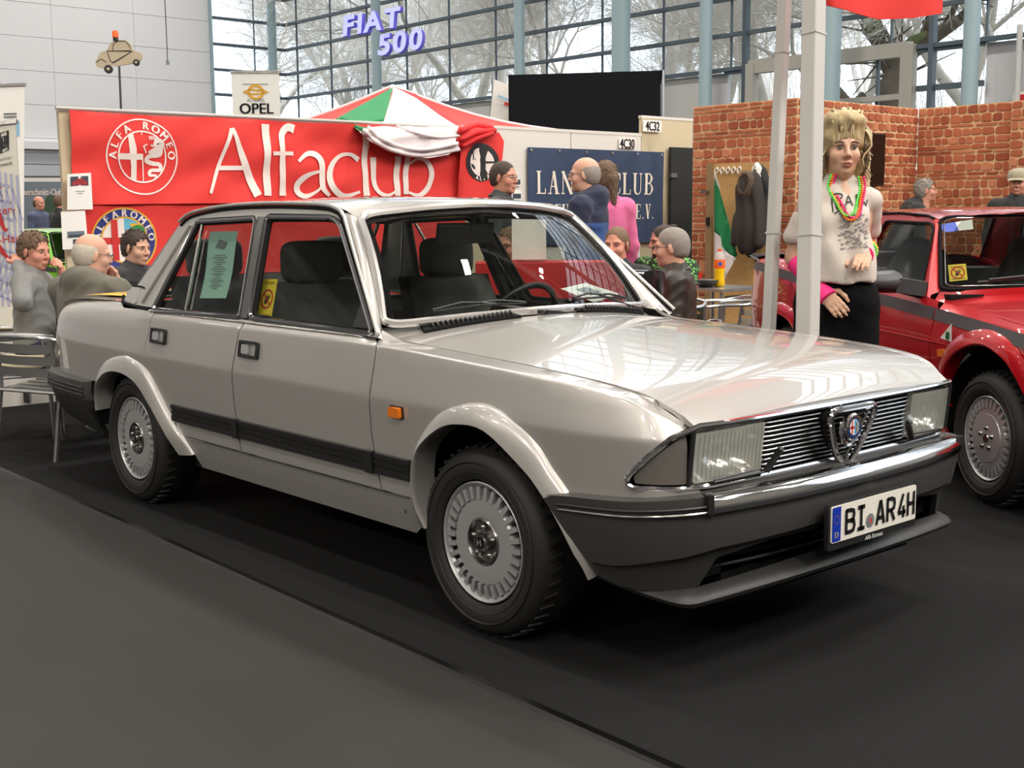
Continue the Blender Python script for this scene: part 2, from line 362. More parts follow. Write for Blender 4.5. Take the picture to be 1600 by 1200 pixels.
# bare winter trees outside
def tree_mesh(seed,H,spread,lv=6):
    rr=random.Random(seed); V=[]; F=[]
    def seg(p,q,r0,r1):
        x,y,z=frame(q-p); n=len(V); k=5 if r0>.06 else 3
        for c,r in ((p,r0),(q,r1)):
            for j in range(k): a=2*PI*j/k; V.append(c+r*(cos(a)*x+sin(a)*y))
        F.extend((n+j,n+(j+1)%k,n+k+(j+1)%k,n+k+j) for j in range(k))
    def grow(p,d,L,r,l):
        n=3 if l>1 else 2
        for i in range(n):
            d=nrm(d+np.array([rr.gauss(0,.17),rr.gauss(0,.17),rr.gauss(.02,.10)])); q=p+d*L/n; seg(p,q,r,r*.86); p=q; r*=.86
            if l>0 and (i>0 or l<lv-1) and l<lv:
                for _ in range(1 if l>3 else 2 if rr.random()<.5 else 1):
                    a=rr.uniform(0,6.28); x,y,z=frame(d); t=rr.uniform(.5,1.1); e=nrm(d*cos(t)+(x*cos(a)+y*sin(a))*sin(t)*spread+np.array([0,0,.12])); grow(p,e,L*rr.uniform(.55,.8),r*rr.uniform(.45,.65),l-1)
        if l>0:
            for _ in range(2):
                a=rr.uniform(0,6.28); x,y,z=frame(d); t=rr.uniform(.25,.7); grow(p,nrm(d*cos(t)+(x*cos(a)+y*sin(a))*sin(t)),L*rr.uniform(.6,.8),r*.75,l-1)
    grow(np.zeros(3),np.array([.05,0,1.]),H*.30,H*.022,lv)
    b=MB(); b.v=[tuple(v) for v in V]; b.f=F; b.m=[0]*len(F); return b
TM=[]
for i,(H,s) in enumerate(((15,1.0),(13,1.2),(16,.85))):
    b=tree_mesh(20+i,H,s,6); o=b.build('tree','bark',ang=180); TM.append(o)
rt=random.Random(5); k=0
TX=[(-30,31),(-23,29),(-16.5,32),(-10.5,27),(-3.5,30),(-36,25),(-41,18),(-37,12),(-27,36),(-13,37),(-7,34),(1,27),(5,34),(-19.5,25.5),(-33.5,33),(-40,30),(-46,23),(-22,40),(-5.5,41),(-16,43),(-29,44),(-10,48),(-34,22),(-31,27.5),(-26,24),(-21,22.5),(-38,29),(-43,35),(-15,23.5),(-12,32),(-37,20),(-24,28),(-18,27),(-9,25.5),(-6.5,26.5),(-3.8,25),(-12.5,25),(-7.5,31),(-1.5,24.5),(.5,29),(-5,35),(-14,28)]
for i,(x,y) in enumerate(TX):
    o=TM[i%3] if i<3 else mkobj('tree',TM[i%3].data)
    s=rt.uniform(.85,1.15); o.location=(x,y,-.2); o.rotation_euler=(0,0,rt.uniform(0,6.28)); o.scale=(s,s,s*rt.uniform(.9,1.1)); tag(o,'bare winter tree standing outside behind the glass wall','tree','bare trees outside the hall')
def limb(name,pts,r0,label):
    b=MB(); P=smooth(pts,5); b.tube(P,list(np.linspace(r0,r0*.35,len(P))),9); 
    rr=random.Random(3)
    for i in range(6,len(P),2):
        d=np.array([rr.gauss(0,.6),rr.gauss(0,.4),rr.uniform(.1,.9)]); L=rr.uniform(1,2.4); p=P[i]; q=p+d*L*.5; e=q+np.array([rr.gauss(0,.5),rr.gauss(0,.5),.5])*L*.5; b.tube([p,q,e],[r0*.28,r0*.16,r0*.05],5)
        for t in range(5): b.tube([q,q+np.array([rr.gauss(0,.6),rr.gauss(0,.5),rr.gauss(.4,.4)])],[r0*.08,.012],3)
    return b
T0=onp(1395,165,1,21.5); 
g2=lambda x,y,Y=21.5: onp(x,y,1,Y)
b=limb('x',[g2(1392,230)*np.array([1,1,0]),g2(1392,165),g2(1396,125),g2(1412,90),g2(1455,60),g2(1500,30)],.34,''); P=[g2(1398,120),g2(1385,95),g2(1370,50),g2(1345,20)]; b.tube(P,[.2,.16,.12,.08],8); b.tube([g2(1350,150),g2(1330,165),g2(1300,130),g2(1290,100)],[.12,.1,.09,.05],7)
o=b.build('mossy_tree',mat('dark_bark',(.42,.38,.33),.95,var=.3,vs=4),ang=180); b=MB()
for P in ([g2(1410,92),g2(1430,76),g2(1452,62)],[g2(1376,70),g2(1370,52),g2(1358,34)],[g2(1383,100),g2(1378,88)]): b.tube([p+np.array([0,-.06,.10]) for p in P],[.16,.18,.10][:len(P)],7)
b.build('moss_patch','moss',o,ang=180); tag(o,'thick mossy tree trunk with forked boughs outside the low window','tree')
b=MB(); rr=random.Random(11)
for k in range(5000):
    x=rr.uniform(-48,8); y=rr.choice((rr.uniform(30,50),rr.uniform(30,50))); 
    if x<-32: y=rr.uniform(4,50)
    h=rr.uniform(3,7.5); p=np.array([x,y,rr.uniform(-.3,2.5)]); q=p+np.array([rr.gauss(0,.8),rr.gauss(0,.5),h]); u=.03; b.add([p-(u,0,0),p+(u,0,0),p+(0,u,0),q],[(0,1,3),(1,2,3),(2,0,3)])
tag(b.build('undergrowth','bark',ang=180),'grey tangle of bare brushwood outside behind the trees','brush',kind='stuff')
b=MB(); b.grid(lambda u,v:(-70+110*u,17.3+60*v,-.3+5*max(0,v-.25)),8,8); b.grid(lambda u,v:(-28.2-50*u,-10+45*v,-.3+5*max(0,u-.2)),8,8,flip=True); struct(b.build('ground','winter_ground'))
# ---------------- materials ----------------
mat('silver_paint',(.78,.765,.745),.36,.58,1.0,coatr=.02); mat('chrome',(.86,.86,.87),.09,1); mat('bright_trim',(.88,.87,.86),.22,.75); mat('dull_chrome',(.62,.61,.60),.25,1); mat('alloy',(.73,.73,.73),.34,.5); mat('valance_shade_grey',(.18,.177,.172),.5); mat('bumper_grey',(.24,.235,.23),.40,var=.06,vs=30)  # valance tone is the bumper grey darkened, low shade put into the colour
mat('black_plastic',(.12,.12,.12),.42); mat('matt_black',(.06,.06,.062),.8,spec=.2); mat('gloss_black',(.10,.10,.105),.18,coat=.8); mat('tyre_rubber',(.13,.125,.12),.6,var=.15,vs=14,bump=.1,bs=90); mat('cabin_cloth',(.36,.35,.34),.9,var=.1,vs=40,sheen=.2); mat('cabin_trim',(.25,.25,.25),.6)
mat('headliner',(.50,.48,.45),.9); mat('amber',(.93,.48,.08),.25,coat=.6); mat('smoke_lens',(.42,.40,.38),.15,coat=.8); mat('lamp_bowl',(.82,.82,.80),.16,.9); mat('white_print',(.93,.93,.92),.5); mat('plate_white',(.90,.88,.84),.35,coat=.3); mat('ink',(.04,.04,.045),.5); mat('plate_blue',(.06,.19,.62),.35)
mat('badge_red',(.75,.08,.08),.3); mat('badge_blue',(.35,.62,.80),.3); mat('badge_ring',(.12,.18,.35),.3); mat('gold',(.85,.66,.25),.3,.6); mat('tail_red',(.55,.05,.04),.25,coat=.6)
glassmat('car_glass',(.66,.70,.67),.95,0,1.5); glassmat('lamp_glass',(.88,.88,.86),.9,.03,1.45)
mat('fluted_lens',(.84,.84,.80),.12,coat=.8,alpha=.42); mat('paper',(.93,.92,.90),.8); mat('green_paper',(.66,.82,.76),.8); mat('yellow_card',(.95,.84,.18),.6); mat('orange_sheet',(.88,.66,.18),.7); mat('red_ink',(.80,.12,.12),.6); mat('grey_ink',(.45,.47,.47),.7); mat('steel_blue_mirror',(.62,.70,.82),.1,.9)
# ---------------- the silver saloon ----------------
class Body:
    def __init__(s,plan,ze,al,rr,k,re):
        P=smooth([(a,b) for a,b in plan],10); P=np.array(P); L=np.concatenate([[0],np.cumsum(np.linalg.norm(np.diff(P,axis=0),axis=1))])
        mid=max(range(len(plan)),key=lambda i:plan[i][1]); x0=plan[mid][0]; i0=mid*10
        s.S=L-L[i0]+x0; s.P=P; T=np.gradient(P,axis=0); T/=np.linalg.norm(T,axis=1)[:,None]; s.N=np.stack([-T[:,1],T[:,0]],1)
        s.ze=interp(ze); s.al=interp(al); s.re=interp(re); s.k=k; s.rr=rr
    def plan(s,q):
        x=np.interp(q,s.S,s.P[:,0]); y=np.interp(q,s.S,s.P[:,1]); n=np.array([np.interp(q,s.S,s.N[:,0]),np.interp(q,s.S,s.N[:,1])]); return np.array([x,y]),nrm(n)
    def sx(s,x,front=None):
        i=np.argmax(s.P[:,1]); return float(np.interp(x,s.P[:,0],s.S)) 
    def sy(s,y): # on the nose
        k=s.P[:,0]>s.P[np.argmax(s.P[:,1]),0]+.2; return float(np.interp(-y,-s.P[k][:,1],s.S[k]))
    def pt(s,q,t):
        p,n=s.plan(q); ze=s.ze(p[0]); a=math.radians(s.al(p[0])); k=list(s.k)+[(ze,s.k[-1][1] if False else .028,ze)]
        kn=[(a_,np.array([b_,c_])) for a_,b_,c_ in k]; kn.append((ze+.5,np.array([.028+.5*cos(a),ze+.5*sin(a)])))
        def lin_(u):
            u=max(u,kn[0][0])
            for i in range(len(kn)-1):
                if u<=kn[i+1][0] or i==len(kn)-2:
                    f=(u-kn[i][0])/(kn[i+1][0]-kn[i][0]); return kn[i][1]+(kn[i+1][1]-kn[i][1])*f
        v=None
        for i in range(1,len(kn)-1):
            r=s.re(p[0]) if i==len(kn)-2 else s.rr
            if abs(t-kn[i][0])<r:
                f=(t-kn[i][0]+r)/(2*r); A=lin_(kn[i][0]-r); B=kn[i][1]; D=lin_(kn[i][0]+r); v=(1-f)**2*A+2*f*(1-f)*B+f*f*D
        if v is None: v=lin_(t)
        return np.array([p[0]-n[0]*v[0],p[1]-n[1]*v[0],v[1]])
    def surf(s,q,t,d=0):
        a=s.pt(q,t)
        if d==0: return a
        e=.004; n=nrm(np.cross(s.pt(q+e,t)-s.pt(q-e,t),s.pt(q,t+e)-s.pt(q,t-e))); 
        if n@np.array([0,1,.3])<0 and abs(n[1])>.1: n=-n
        if n[2]<-.9: n=-n
        return a-n*d
BD=Body([(-1.105,0),(-1.10,.5),(-1.093,.62),(-1.07,.69),(-1.03,.722),(-.95,.752),(-.8,.778),(-.6,.793),(-.2,.808),(.3,.819),(1.3,.823),(2.2,.822),(2.7,.82),(3.0,.815),(3.1,.808),(3.2,.795),(3.25,.785),(3.30,.770),(3.345,.735),(3.378,.688),(3.398,.62),(3.411,.45),(3.418,0)],
 [(-1.11,.872),(-.95,.892),(-.6,.908),(0,.914),(2.06,.914),(2.45,.90),(2.88,.878),(3.2,.848),(3.34,.80),(3.40,.765),(3.42,.765)],
 [(-1.1,20),(0,32),(.25,46),(1.9,46),(2.12,3),(3.4,2)],.010,[(.20,.085,.20),(.40,.024,.40),(.735,0,.735)],[(-1.1,.06),(0,.06),(.3,.014),(3.5,.007)])
car=thing('sedan','silver four-door 1980s saloon car with chrome heart grille on the black carpet','car',(1.2,0,0),world=True)
def ST(P): return [(BD.sx(x),t) for x,t in P]
def BL_(x0=-1.1,x1=4.2,up=True):
    xs=np.arange(x0,x1,.03); L=[[(q,t) for q in xs] for t in (.725,.735,.745)]
    def ze(q): return BD.ze(BD.plan(q)[0][0])
    if up: L+=[[(q,ze(q)+k*BD.re(BD.plan(q)[0][0])) for q in xs] for k in (-1,-.5,0,.5,1)]
    return L
BLN=BL_()
def both(fn,name,m,par=None,**kw):
    """the same part on the right (-y) and the left side"""
    out=[]
    for sg in (-1,1):
        b=MB(); fn(b,lambda p,sg=sg:(p[0],sg*p[1],p[2]))
        if sg<0: b.f=[f[::-1] for f in b.f]
        out.append(b.build(name,m,par or car,**kw))
    return out
def bpanel(name,polys,m='silver_paint',h=.055,th=.012,off=0,par=None,**kw):
    return both(lambda b,Mr:b.panel([ST(P) if P and not isinstance(P,tuple) else P[1] for P in polys],lambda u,v,d:Mr(BD.surf(u,v,d-off)),h,th,lines=BLN if name.endswith('door') else ()),name,m,par,**kw)
FO=[(2.255,.405),(2.262,.47),(2.28,.542),(2.32,.612),(2.42,.707),(2.52,.752),(2.63,.775),(2.74,.762),(2.89,.688),(2.965,.61),(3.03,.525)]
FOs=smooth(FO,4)
RO=[(-.385,.42),(-.37,.50),(-.31,.60),(-.18,.68),(0,.715),(.10,.714),(.26,.675),(.35,.60),(.44,.509),(.56,.405)]
ROs=smooth(RO,4)
zeF=lambda x:BD.ze(x)
fend=[(2.08,.405),(2.062,.48),(2.045,.60),(2.047,.70),(2.055,.80),(2.062,.905),(2.035,.935),(1.99,.914+.085)]
hw_=lambda x:float(np.interp(x,[1.9,2.2,2.5,2.8,3.1,3.2,3.3,3.36,3.42],[.680,.690,.690,.690,.690,.688,.682,.672,.664]))
fs=ST(fend); sN=BD.sy
for x in (2.2,2.5,2.8,3.0,3.1,3.2,3.27,3.32,3.355,3.378):
    p_=np.array([x,hw_(x)+.004]); k_=int(np.argmin(np.linalg.norm(BD.P-p_,axis=1))); w_=np.linalg.norm(BD.P[k_]-p_)-.028
    fs.append((float(BD.S[k_]),zeF(BD.P[k_][0])+max(.002,w_)))
fs+=[(sN(.690),.764),(sN(.71),.755),(sN(.742),.738)]+ST([(3.31,.695),(3.262,.645),(3.244,.622),(3.246,.605),(3.262,.598)])+[(sN(.70),.592),(sN(.64),.590),(sN(.64),.565)]+ST([(3.3,.555),(3.12,.545),(3.03,.525)]+[tuple(p) for p in FOs[::-1][1:]])
both(lambda b,Mr:b.panel([fs],lambda u,v,d:Mr(BD.surf(u,v,d)),.036,.012,lines=BLN),'front_fender','silver_paint')
DL=[(1.085,.405),(1.072,.50),(1.066,.60),(1.068,.70),(1.085,.82),(1.098,.905),(1.10,.958)]
g=.005
fd=[(x+g,t) for x,t in DL]+[(2.00,.958),(2.03,.935),(2.055,.905),(2.047,.80),(2.038,.70),(2.037,.60),(2.055,.48),(2.072,.405)]
FDR=bpanel('front_door',[fd])
RD=[(.56,.405),(.455,.509),(.365,.60),(.285,.665),(.255,.72),(.262,.80),(.285,.88),(.30,.958)]
rd=RD+[(x-g,t) for x,t in DL[::-1]]
RDR=bpanel('rear_door',[rd])
zb=lambda x:BD.ze(x)
qp=[(-.30,.42)][:0]+[tuple(p) for p in ROs[:1]]
qp=[(-.385,.42),(-.80,.42)]; qs=ST(qp)+[(-1.13,.42),(-1.13,.62),(-1.135,.88),(-1.10,.93)]
qs+=ST([(x,zb(x)+.10) for x in (-.95,-.7,-.45,-.28)]+[(-.2,zb(-.2)+.075),(-.10,zb(0)+.04),(.29,.955)]+[(x-g,t) for x,t in RD[::-1][1:-1]]+[tuple(p) for p in ROs[::-1][5:]])
both(lambda b,Mr:b.panel([qs],lambda u,v,d:Mr(BD.surf(u,v,d)),.055,.012,lines=BLN),'quarter_panel','silver_paint')
bpanel('sill',[[(.57,.40),(.62,.325),(.66,.27),(2.22,.27),(2.30,.325),(2.255,.40)]],h=.08)
# tail
ts=BD.S[0]
b=MB(); tl=[(ts,.42),(-1.132,.42),(-1.132,.62),(-1.137,.87),(-1.105,.92),(ts,.92)]
for sg in (-1,1): b.panel([tl],lambda u,v,d,sg=sg:(lambda p:(p[0],sg*p[1],p[2]))(BD.surf(u,v,d)),.07,.0,flip=sg<0)
b.build('tail_panel','silver_paint',car)
both(lambda b,Mr:b.panel([[(-1.45,.62),(-1.15,.62),(-1.15,.80),(-1.45,.80)]],lambda u,v,d:Mr(BD.surf(u,v,d-.012)),.05,.014),'tail_lamp','tail_red')
both(lambda b,Mr:b.tube([Mr(BD.surf(u,v,-.010)) for u,v in rpoly([(-1.46,.61),(-1.135,.61),(-1.135,.81),(-1.46,.81)],.02,3)],.006,6,True),'lamp_trim','chrome')
# wheel-arch flares
def flare(O,I,y0=.0):
    def f(b,Mr):
        n=44; o=[np.array(p) for p in smooth(O,8)]; i=[np.array(p) for p in smooth(I,8)]
        o=[o[int(round(k*(len(o)-1)/n))] for k in range(n+1)]; i=[i[int(round(k*(len(i)-1)/n))] for k in range(n+1)]
        rows=[]
        for k in range(n+1):
            a,c=o[k],i[k]; r=[]
            for f_,of in ((-.04,-.002),(0,.004),(.05,.012),(.25,.020),(.6,.030),(.94,.036),(1.0,.031),(1.02,.015),(1.03,-.06)):
                q=a+(c-a)*f_; r.append(Mr(BD.surf(BD.sx(q[0]),q[1],-of)))
            rows.append(r)
        w=9; b.add([p for r in rows for p in r],[(k*w+j,k*w+j+1,(k+1)*w+j+1,(k+1)*w+j) for k in range(n) for j in range(w-1)])
        b.f=[x[::-1] for x in b.f]
    both(f,'wheel_arch_flare','silver_paint',ang=50)
FI=[(2.335,.325),(2.308,.41),(2.31,.503),(2.35,.595),(2.46,.672),(2.56,.703),(2.70,.698),(2.86,.606),(2.93,.55),(3.00,.47),(3.075,.36),(3.095,.31)]
flare([(2.26,.325),(2.255,.405)]+FO[1:-1]+[(3.03,.545),(3.066,.46),(3.093,.375),(3.105,.31)],FI)
flare([(-.385,.42)]+RO[1:-1]+[(.56,.405),(.62,.325)],[(-.33,.42),(-.318,.50),(-.255,.575),(-.13,.628),(.03,.64),(.19,.61),(.30,.535),(.40,.45),(.48,.38),(.53,.325)])
# inner wheel housings and under-body
def liner(x,r):
    def f(b,Mr):
        b.grid(lambda u,v:Mr((x+r*cos(PI*(1-u)),.45+.335*v,.34+r*.95*sin(PI*(1-u)))),20,2); b.add([Mr((x-r,.47,.30)),Mr((x+r,.47,.30)),Mr((x+r,.47,.80)),Mr((x-r,.47,.80))],[(0,1,2,3)])
    both(f,'wheel_housing','matt_black')
liner(2.63,.44); liner(.06,.42)
b=MB(); b.box((1.25,0,.30),(4.2,1.0,.16)); b.box((1.3,0,.30),(1.55,1.44,.10)); b.box((3.0,0,.42),(.7,1.2,.2)); b.box((-.8,0,.42),(.5,1.3,.2)); b.build('underbody','matt_black',car)
b=MB(); b.panel([[(1.98,-.74),(2.25,-.76),(3.28,-.72),(3.28,.72),(2.25,.76),(1.98,.74)]],lambda u,v,d:np.array([u,v,.70-d]),.2,.0); b.build('engine_bay_floor','matt_black',car)
# hood
def hoodz(x,y):
    a=abs(y)/.69; e=BD.ze(x)+.006; cr=float(np.interp(x,[1.9,2.4,3.0,3.3,3.42],[.066,.050,.036,.030,.024])); return e+cr*(1-a*a)
hf=lambda y:3.414-.026*(y/.67)**2
def hoodfn(u,v,d=0):
    # u along (x), v across; the leading edge rolls over
    return np.array([u,v,hoodz(u,v)-d])
hp=[(x,-hw_(x)) for x in np.linspace(2.0,hf(.67),14)]+[(hf(y),y) for y in np.linspace(-.65,.65,14)]+[(x,hw_(x)) for x in np.linspace(hf(.67),2.0,14)]+[(2.0+.115*(1-(y/.68)**2),y) for y in np.linspace(.62,-.62,12)]
b=MB(); b.panel([hp],hoodfn,.045,.014); hood=b.build('hood','silver_paint',car)
# cowl between hood and windscreen
def wsb(u): return np.array([2.07-.125*u*u,.69*u,.985-.028*u*u])
def wst(u): return np.array([1.715-.105*u*u,.555*u,1.392-.040*u*u])
def cowl(u,v):
    y=-.69+1.38*u; q=y/.69; a=wsb(q)+np.array([-.02,0,-.012]); x2=2.0+.115*(1-q*q)-.006; c=np.array([x2,y,hoodz(x2,y)-.002]); p=a+(c-a)*v; return p
b=MB(); b.grid(cowl,24,3); b.build('cowl_panel','silver_paint',car)
b=MB()
for sg in (-1,1): b.add([(1.90,sg*.70,.93),(2.06,sg*.70,.93),(2.06,sg*.74,.92),(1.90,sg*.765,.93)],[(0,1,2,3)])
# hood lip trim under the leading edge
b=MB(); b.grid(lambda u,v:np.array([hf(-.66+1.32*u)-.004-.010*v,-.66+1.32*u,hoodz(hf(-.66+1.32*u),-.66+1.32*u)-.010-.020*v]),24,1,flip=True); b.build('hood_lip','dull_chrome',car)
# roof, screens, pillars
rze=interp([(.15,1.325),(.2,1.344),(.537,1.386),(.959,1.413),(1.36,1.405),(1.528,1.388),(1.62,1.352),(1.74,1.352)])
ry=interp([(.15,.59),(.2,.589),(.537,.571),(.959,.562),(1.36,.562),(1.528,.566),(1.62,.562),(1.74,.56)])
def roof(u,v):
    q=2*u-1; xr=.20-.07*(1-q*q); xf=1.605+.115*(1-q*q); x=xr+(xf-xr)*v; xe=.20+(1.605-.20)*v
    return np.array([x,q*ry(xe),rze(xe)+ .030*(1-abs(q)**2.5)+(.012*(1-q*q) if v>.9 else 0)*(v-.9)*10])
b=MB(); b.grid(roof,24,30,flip=True); b.build('roof','silver_paint',car)
b=MB(); b.grid(lambda u,v:roof(u,v)-np.array([0,0,.03]),10,10); b.build('headlining','headliner',car)
def ws(u,v,k=1):
    q=(2*u-1)*k; a=wsb(q); c=wst(q); p=a+(c-a)*v; p[0]+=.025*sin(PI*v); p[2]+=.012*sin(PI*v); return p
b=MB(); b.grid(lambda u,v:ws(.5+(u-.5)*.97,.03+.94*v),24,14,flip=True); wsg=b.build('windscreen','car_glass',car)
edge=rpoly([(0,0),(1,0),(1,1),(0,1)],[.07]*4,6)
b=MB(); b.tube([ws(u,v)+np.array([.010,0,.010]) for u,v in [(a+(c-a)*t for a,c in ((P,Q),)).__next__() for P,Q in zip(edge,edge[1:]+edge[:1]) for t in (0,.2,.4,.6,.8)]],.016,8,True); b.build('windscreen_trim','bright_trim',car)
b=MB()
inn=rpoly([(.035,.06),(.965,.06),(.965,.95),(.035,.95)],.05,6)
b.panel([rpoly([(0,0),(1,0),(1,1),(0,1)],.05,5),inn],lambda u,v,d:ws(u,v)-np.array([.004,0,.004]),.06,0); b.build('windscreen_seal','matt_black',car)
GY=lambda x,z:.765-(z-.945)*.44-(.0 if x>.45 else .03*((.45-x)/.5)**2)
GS=lambda x,z,d=0:np.array([x,GY(x,z)-d*.915,z-d*.40])
def apil(b,Mr):
    def f(u,v):
        a=ws(1,v); c=GS(2.032+(1.560-2.032)*v+ .012*sin(PI*v),.935+(1.372-.935)*v); p=a+(c-a)*u; p[0]+=.012*sin(PI*u); p[1]+=.006*sin(PI*u); return Mr(p)
    b.grid(f,5,14)
    b.f=[x[::-1] for x in b.f]
both(apil,'windscreen_pillar','silver_paint')
FW=[(1.130,.950),(.984,1.362),(1.48,1.355),(1.53,1.343),(1.575,1.318),(2.012,.942)]
RW=[(.250,.931),(.384,1.335),(.41,1.343),(.916,1.357),(1.070,.950)]
cp=[(-.17,.955),(-.175,1.01),(-.06,1.03),(.078,1.167),(.205,1.33),(.31,1.37),(.59,1.397),(.97,1.405),(1.37,1.395),(1.51,1.378),(1.565,1.366),(1.60,1.325),(2.034,.936)]
both(lambda b,Mr:b.panel([cp,rpoly(FW,.02,3),rpoly(RW,.02,3)],lambda u,v,d:Mr(GS(u,v,d)),.06,.02),'side_frame','silver_paint')
def wtube(P,r,name,m,off=.004,rr=.03,closed=True):
    def f(b,Mr):
        Q=rpoly(P,rr,4) if closed else smooth(P,6); c=np.mean(P,axis=0); 
        b.tube([Mr(GS(q[0],q[1],-off)) for q in Q],r,8,closed)
    both(f,name,m)
sh=lambda P,k:[tuple(np.mean(P,axis=0)+(np.array(p)-np.mean(P,axis=0))*k) for p in P]
wtube(sh(FW,.985),.012,'window_trim','chrome'); wtube(sh(RW,.98),.012,'window_trim','chrome')
wtube([(.228,1.322),(.31,1.362),(.59,1.391),(.97,1.399),(1.37,1.389),(1.50,1.372),(1.56,1.345),(1.62,1.30),(2.03,.945)],.007,'drip_rail','matt_black',.003,closed=False)
wtube([(.215,1.335),(.31,1.375),(.59,1.402),(.97,1.411),(1.37,1.401),(1.51,1.384),(1.575,1.355),(1.635,1.305),(2.04,.945)],.008,'drip_rail_edge','silver_paint',.012,closed=False)
both(lambda b,Mr:b.panel([rpoly(sh(FW,.93),.03,3)],lambda u,v,d:Mr(GS(u,v,d+.012)),.12,.0),'front_door_glass','car_glass')
both(lambda b,Mr:b.panel([rpoly(sh(RW,.92),.03,3)],lambda u,v,d:Mr(GS(u,v,d+.012)),.12,.0),'rear_door_glass','car_glass')
wtube(sh(FW,.945),.009,'window_seal','matt_black',-.006); wtube(sh(RW,.935),.009,'window_seal','matt_black',-.006)
both(lambda b,Mr:b.tube([Mr(GS(.437,1.325,.002)),Mr(GS(.565,.955,.002))],.009,6),'quarter_window_bar','dull_chrome')
both(lambda b,Mr:b.panel([[(1.075,.95),(1.125,.95),(.99,1.355),(.925,1.355)]],lambda u,v,d:Mr(GS(u,v,d-.012)),.1,.01),'door_pillar_cover','dull_chrome')
both(lambda b,Mr:b.panel([[(.23,.928),(2.02,.928),(2.01,.955),(.25,.955)]],lambda u,v,d:Mr(BD.surf(BD.sx(u),v+.012,d-.006)),.1,.01),'waist_trim','dull_chrome')
both(lambda b,Mr:(b.panel([[(1.86,.962),(1.995,.962),(1.87,1.09)]],lambda u,v,d:Mr(GS(u,v,d-.004)),.1,.01)),'mirror_triangle','black_plastic')
# C-pillar vent panel
both(lambda b,Mr:b.panel([rpoly([(-.165,.965),(.02,.955),(.02,1.03),(-.10,1.03)],.012,3)],lambda u,v,d:Mr(GS(u,v,d-.006)),.06,.01),'pillar_vent','silver_paint')
both(lambda b,Mr:(b.tube([Mr(GS(x,z,-.004)) for x,z in ((-.20,.985),(-.17,.953),(.03,.945),(.20,.94))],.007,6)),'pillar_seal','matt_black')
both(lambda b,Mr:(b.tube([Mr(GS(x,z,-.004)) for x,z in ((-.09,1.036),(.025,1.036),(.06,1.03))],.004,6)),'vent_seam','matt_black')
both(lambda b,Mr:(b.tube([Mr(GS(x,z,-.006)) for x,z in ((.10,.965),(.12,1.0),(.33,1.325))],.009,6)),'pillar_ridge','silver_paint')
# rear screen and boot
rwb=lambda q:np.array([-.30+.10*q*q,.70*q,1.0-.035*q*q]); 
def rw(u,v):
    q=2*u-1; a=rwb(q); c=roof(u,0); return a+(c-a)*v
b=MB(); b.grid(lambda u,v:rw(.04+.92*u,.04+.92*v),16,8); b.build('rear_window','car_glass',car)
b=MB(); b.tube([rw(u,v) for u,v in rpoly([(.03,.03),(.97,.03),(.97,.97),(.03,.97)],.06,4)],.012,6,True); b.build('rear_window_trim','dull_chrome',car)
def boot(u,v):
    q=2*u-1; a=rwb(q)-np.array([.01,0,.012]); xe=-1.09+.02*q*q; p=BD.surf(-1.10,.90); xx=a[0]+(xe-a[0])*v
    zz=BD.ze(xx)+.045+.016*(1-q*q) if v<1 else .90
    return np.array([xx,q*float(np.interp(xx,[-1.1,-1.0,-.8,-.2],[.66,.665,.69,.70])),max(.9,zz-(max(0,v-.85)/.15)**2*.03)])
b=MB(); b.grid(boot,16,14); b.build('boot_lid','silver_paint',car)
# rub strips
def strip(x0,x1):
    def f(b,Mr):
        for z0,z1,o in ((.467,.492,.016),(.494,.503,.013),(.505,.512,.016),(.514,.522,.012),(.524,.540,.016)): b.panel([ST([(x0,z0),(x1,z0),(x1,z1),(x0,z1)])],lambda u,v,d:Mr(BD.surf(u,v,d-o)),.3,.018)
    both(f,'rubbing_strip','black_plastic')
strip(.50,1.05); strip(1.095,2.03); strip(2.065,2.262)
for x in (1.055,2.01):
    both(lambda b,Mr:b.panel([ST([(x,.464),(x+.045,.464),(x+.045,.543),(x,.543)])],lambda u,v,d:Mr(BD.surf(u,v,d-.022)),.1,.02),'strip_end_cap','black_plastic')
both(lambda b,Mr:b.tube([Mr(BD.surf(BD.sx(x),.404,-.002)) for x in np.linspace(.62,2.26,8)],.004,4),'sill_seam','chrome')
# door handles
def handle(x,parts):
    for sg,par in zip((-1,1),parts):
        Mr=lambda p:(p[0],sg*p[1],p[2]); S=lambda o:(lambda u,v,d:Mr(BD.surf(BD.sx(u),v,d-o)))
        b=MB(); b.panel([rpoly([(x,.80),(x+.15,.80),(x+.15,.868),(x,.868)],.010,3),rpoly([(x+.014,.812),(x+.136,.812),(x+.136,.857),(x+.014,.857)],.006,2)],S(.012),.05,.014,flip=sg<0)
        b.panel([[(x+.014,.812),(x+.136,.812),(x+.136,.857),(x+.014,.857)]],S(-.004),.1,0,flip=sg<0); hb=b.build('door_handle','black_plastic',car)
        b=MB(); b.panel([rpoly([(x+.020,.816),(x+.078,.816),(x+.078,.853),(x+.020,.853)],.006,2)],S(.010),.05,.01,flip=sg<0); b.build('handle_flap','alloy',hb)
handle(.315,RDR); handle(1.125,FDR)
# side repeater
both(lambda b,Mr:b.panel([rpoly([(2.175,.682),(2.235,.682),(2.235,.716),(2.175,.716)],.004,2)],lambda u,v,d:Mr(BD.surf(u,v,d-.018)),.05,.02),'side_repeater','amber')
both(lambda b,Mr:b.panel([[(2.170,.678),(2.242,.678),(2.242,.720),(2.170,.720)]],lambda u,v,d:Mr(BD.surf(u,v,d-.004)),.05,.006),'repeater_base','black_plastic')
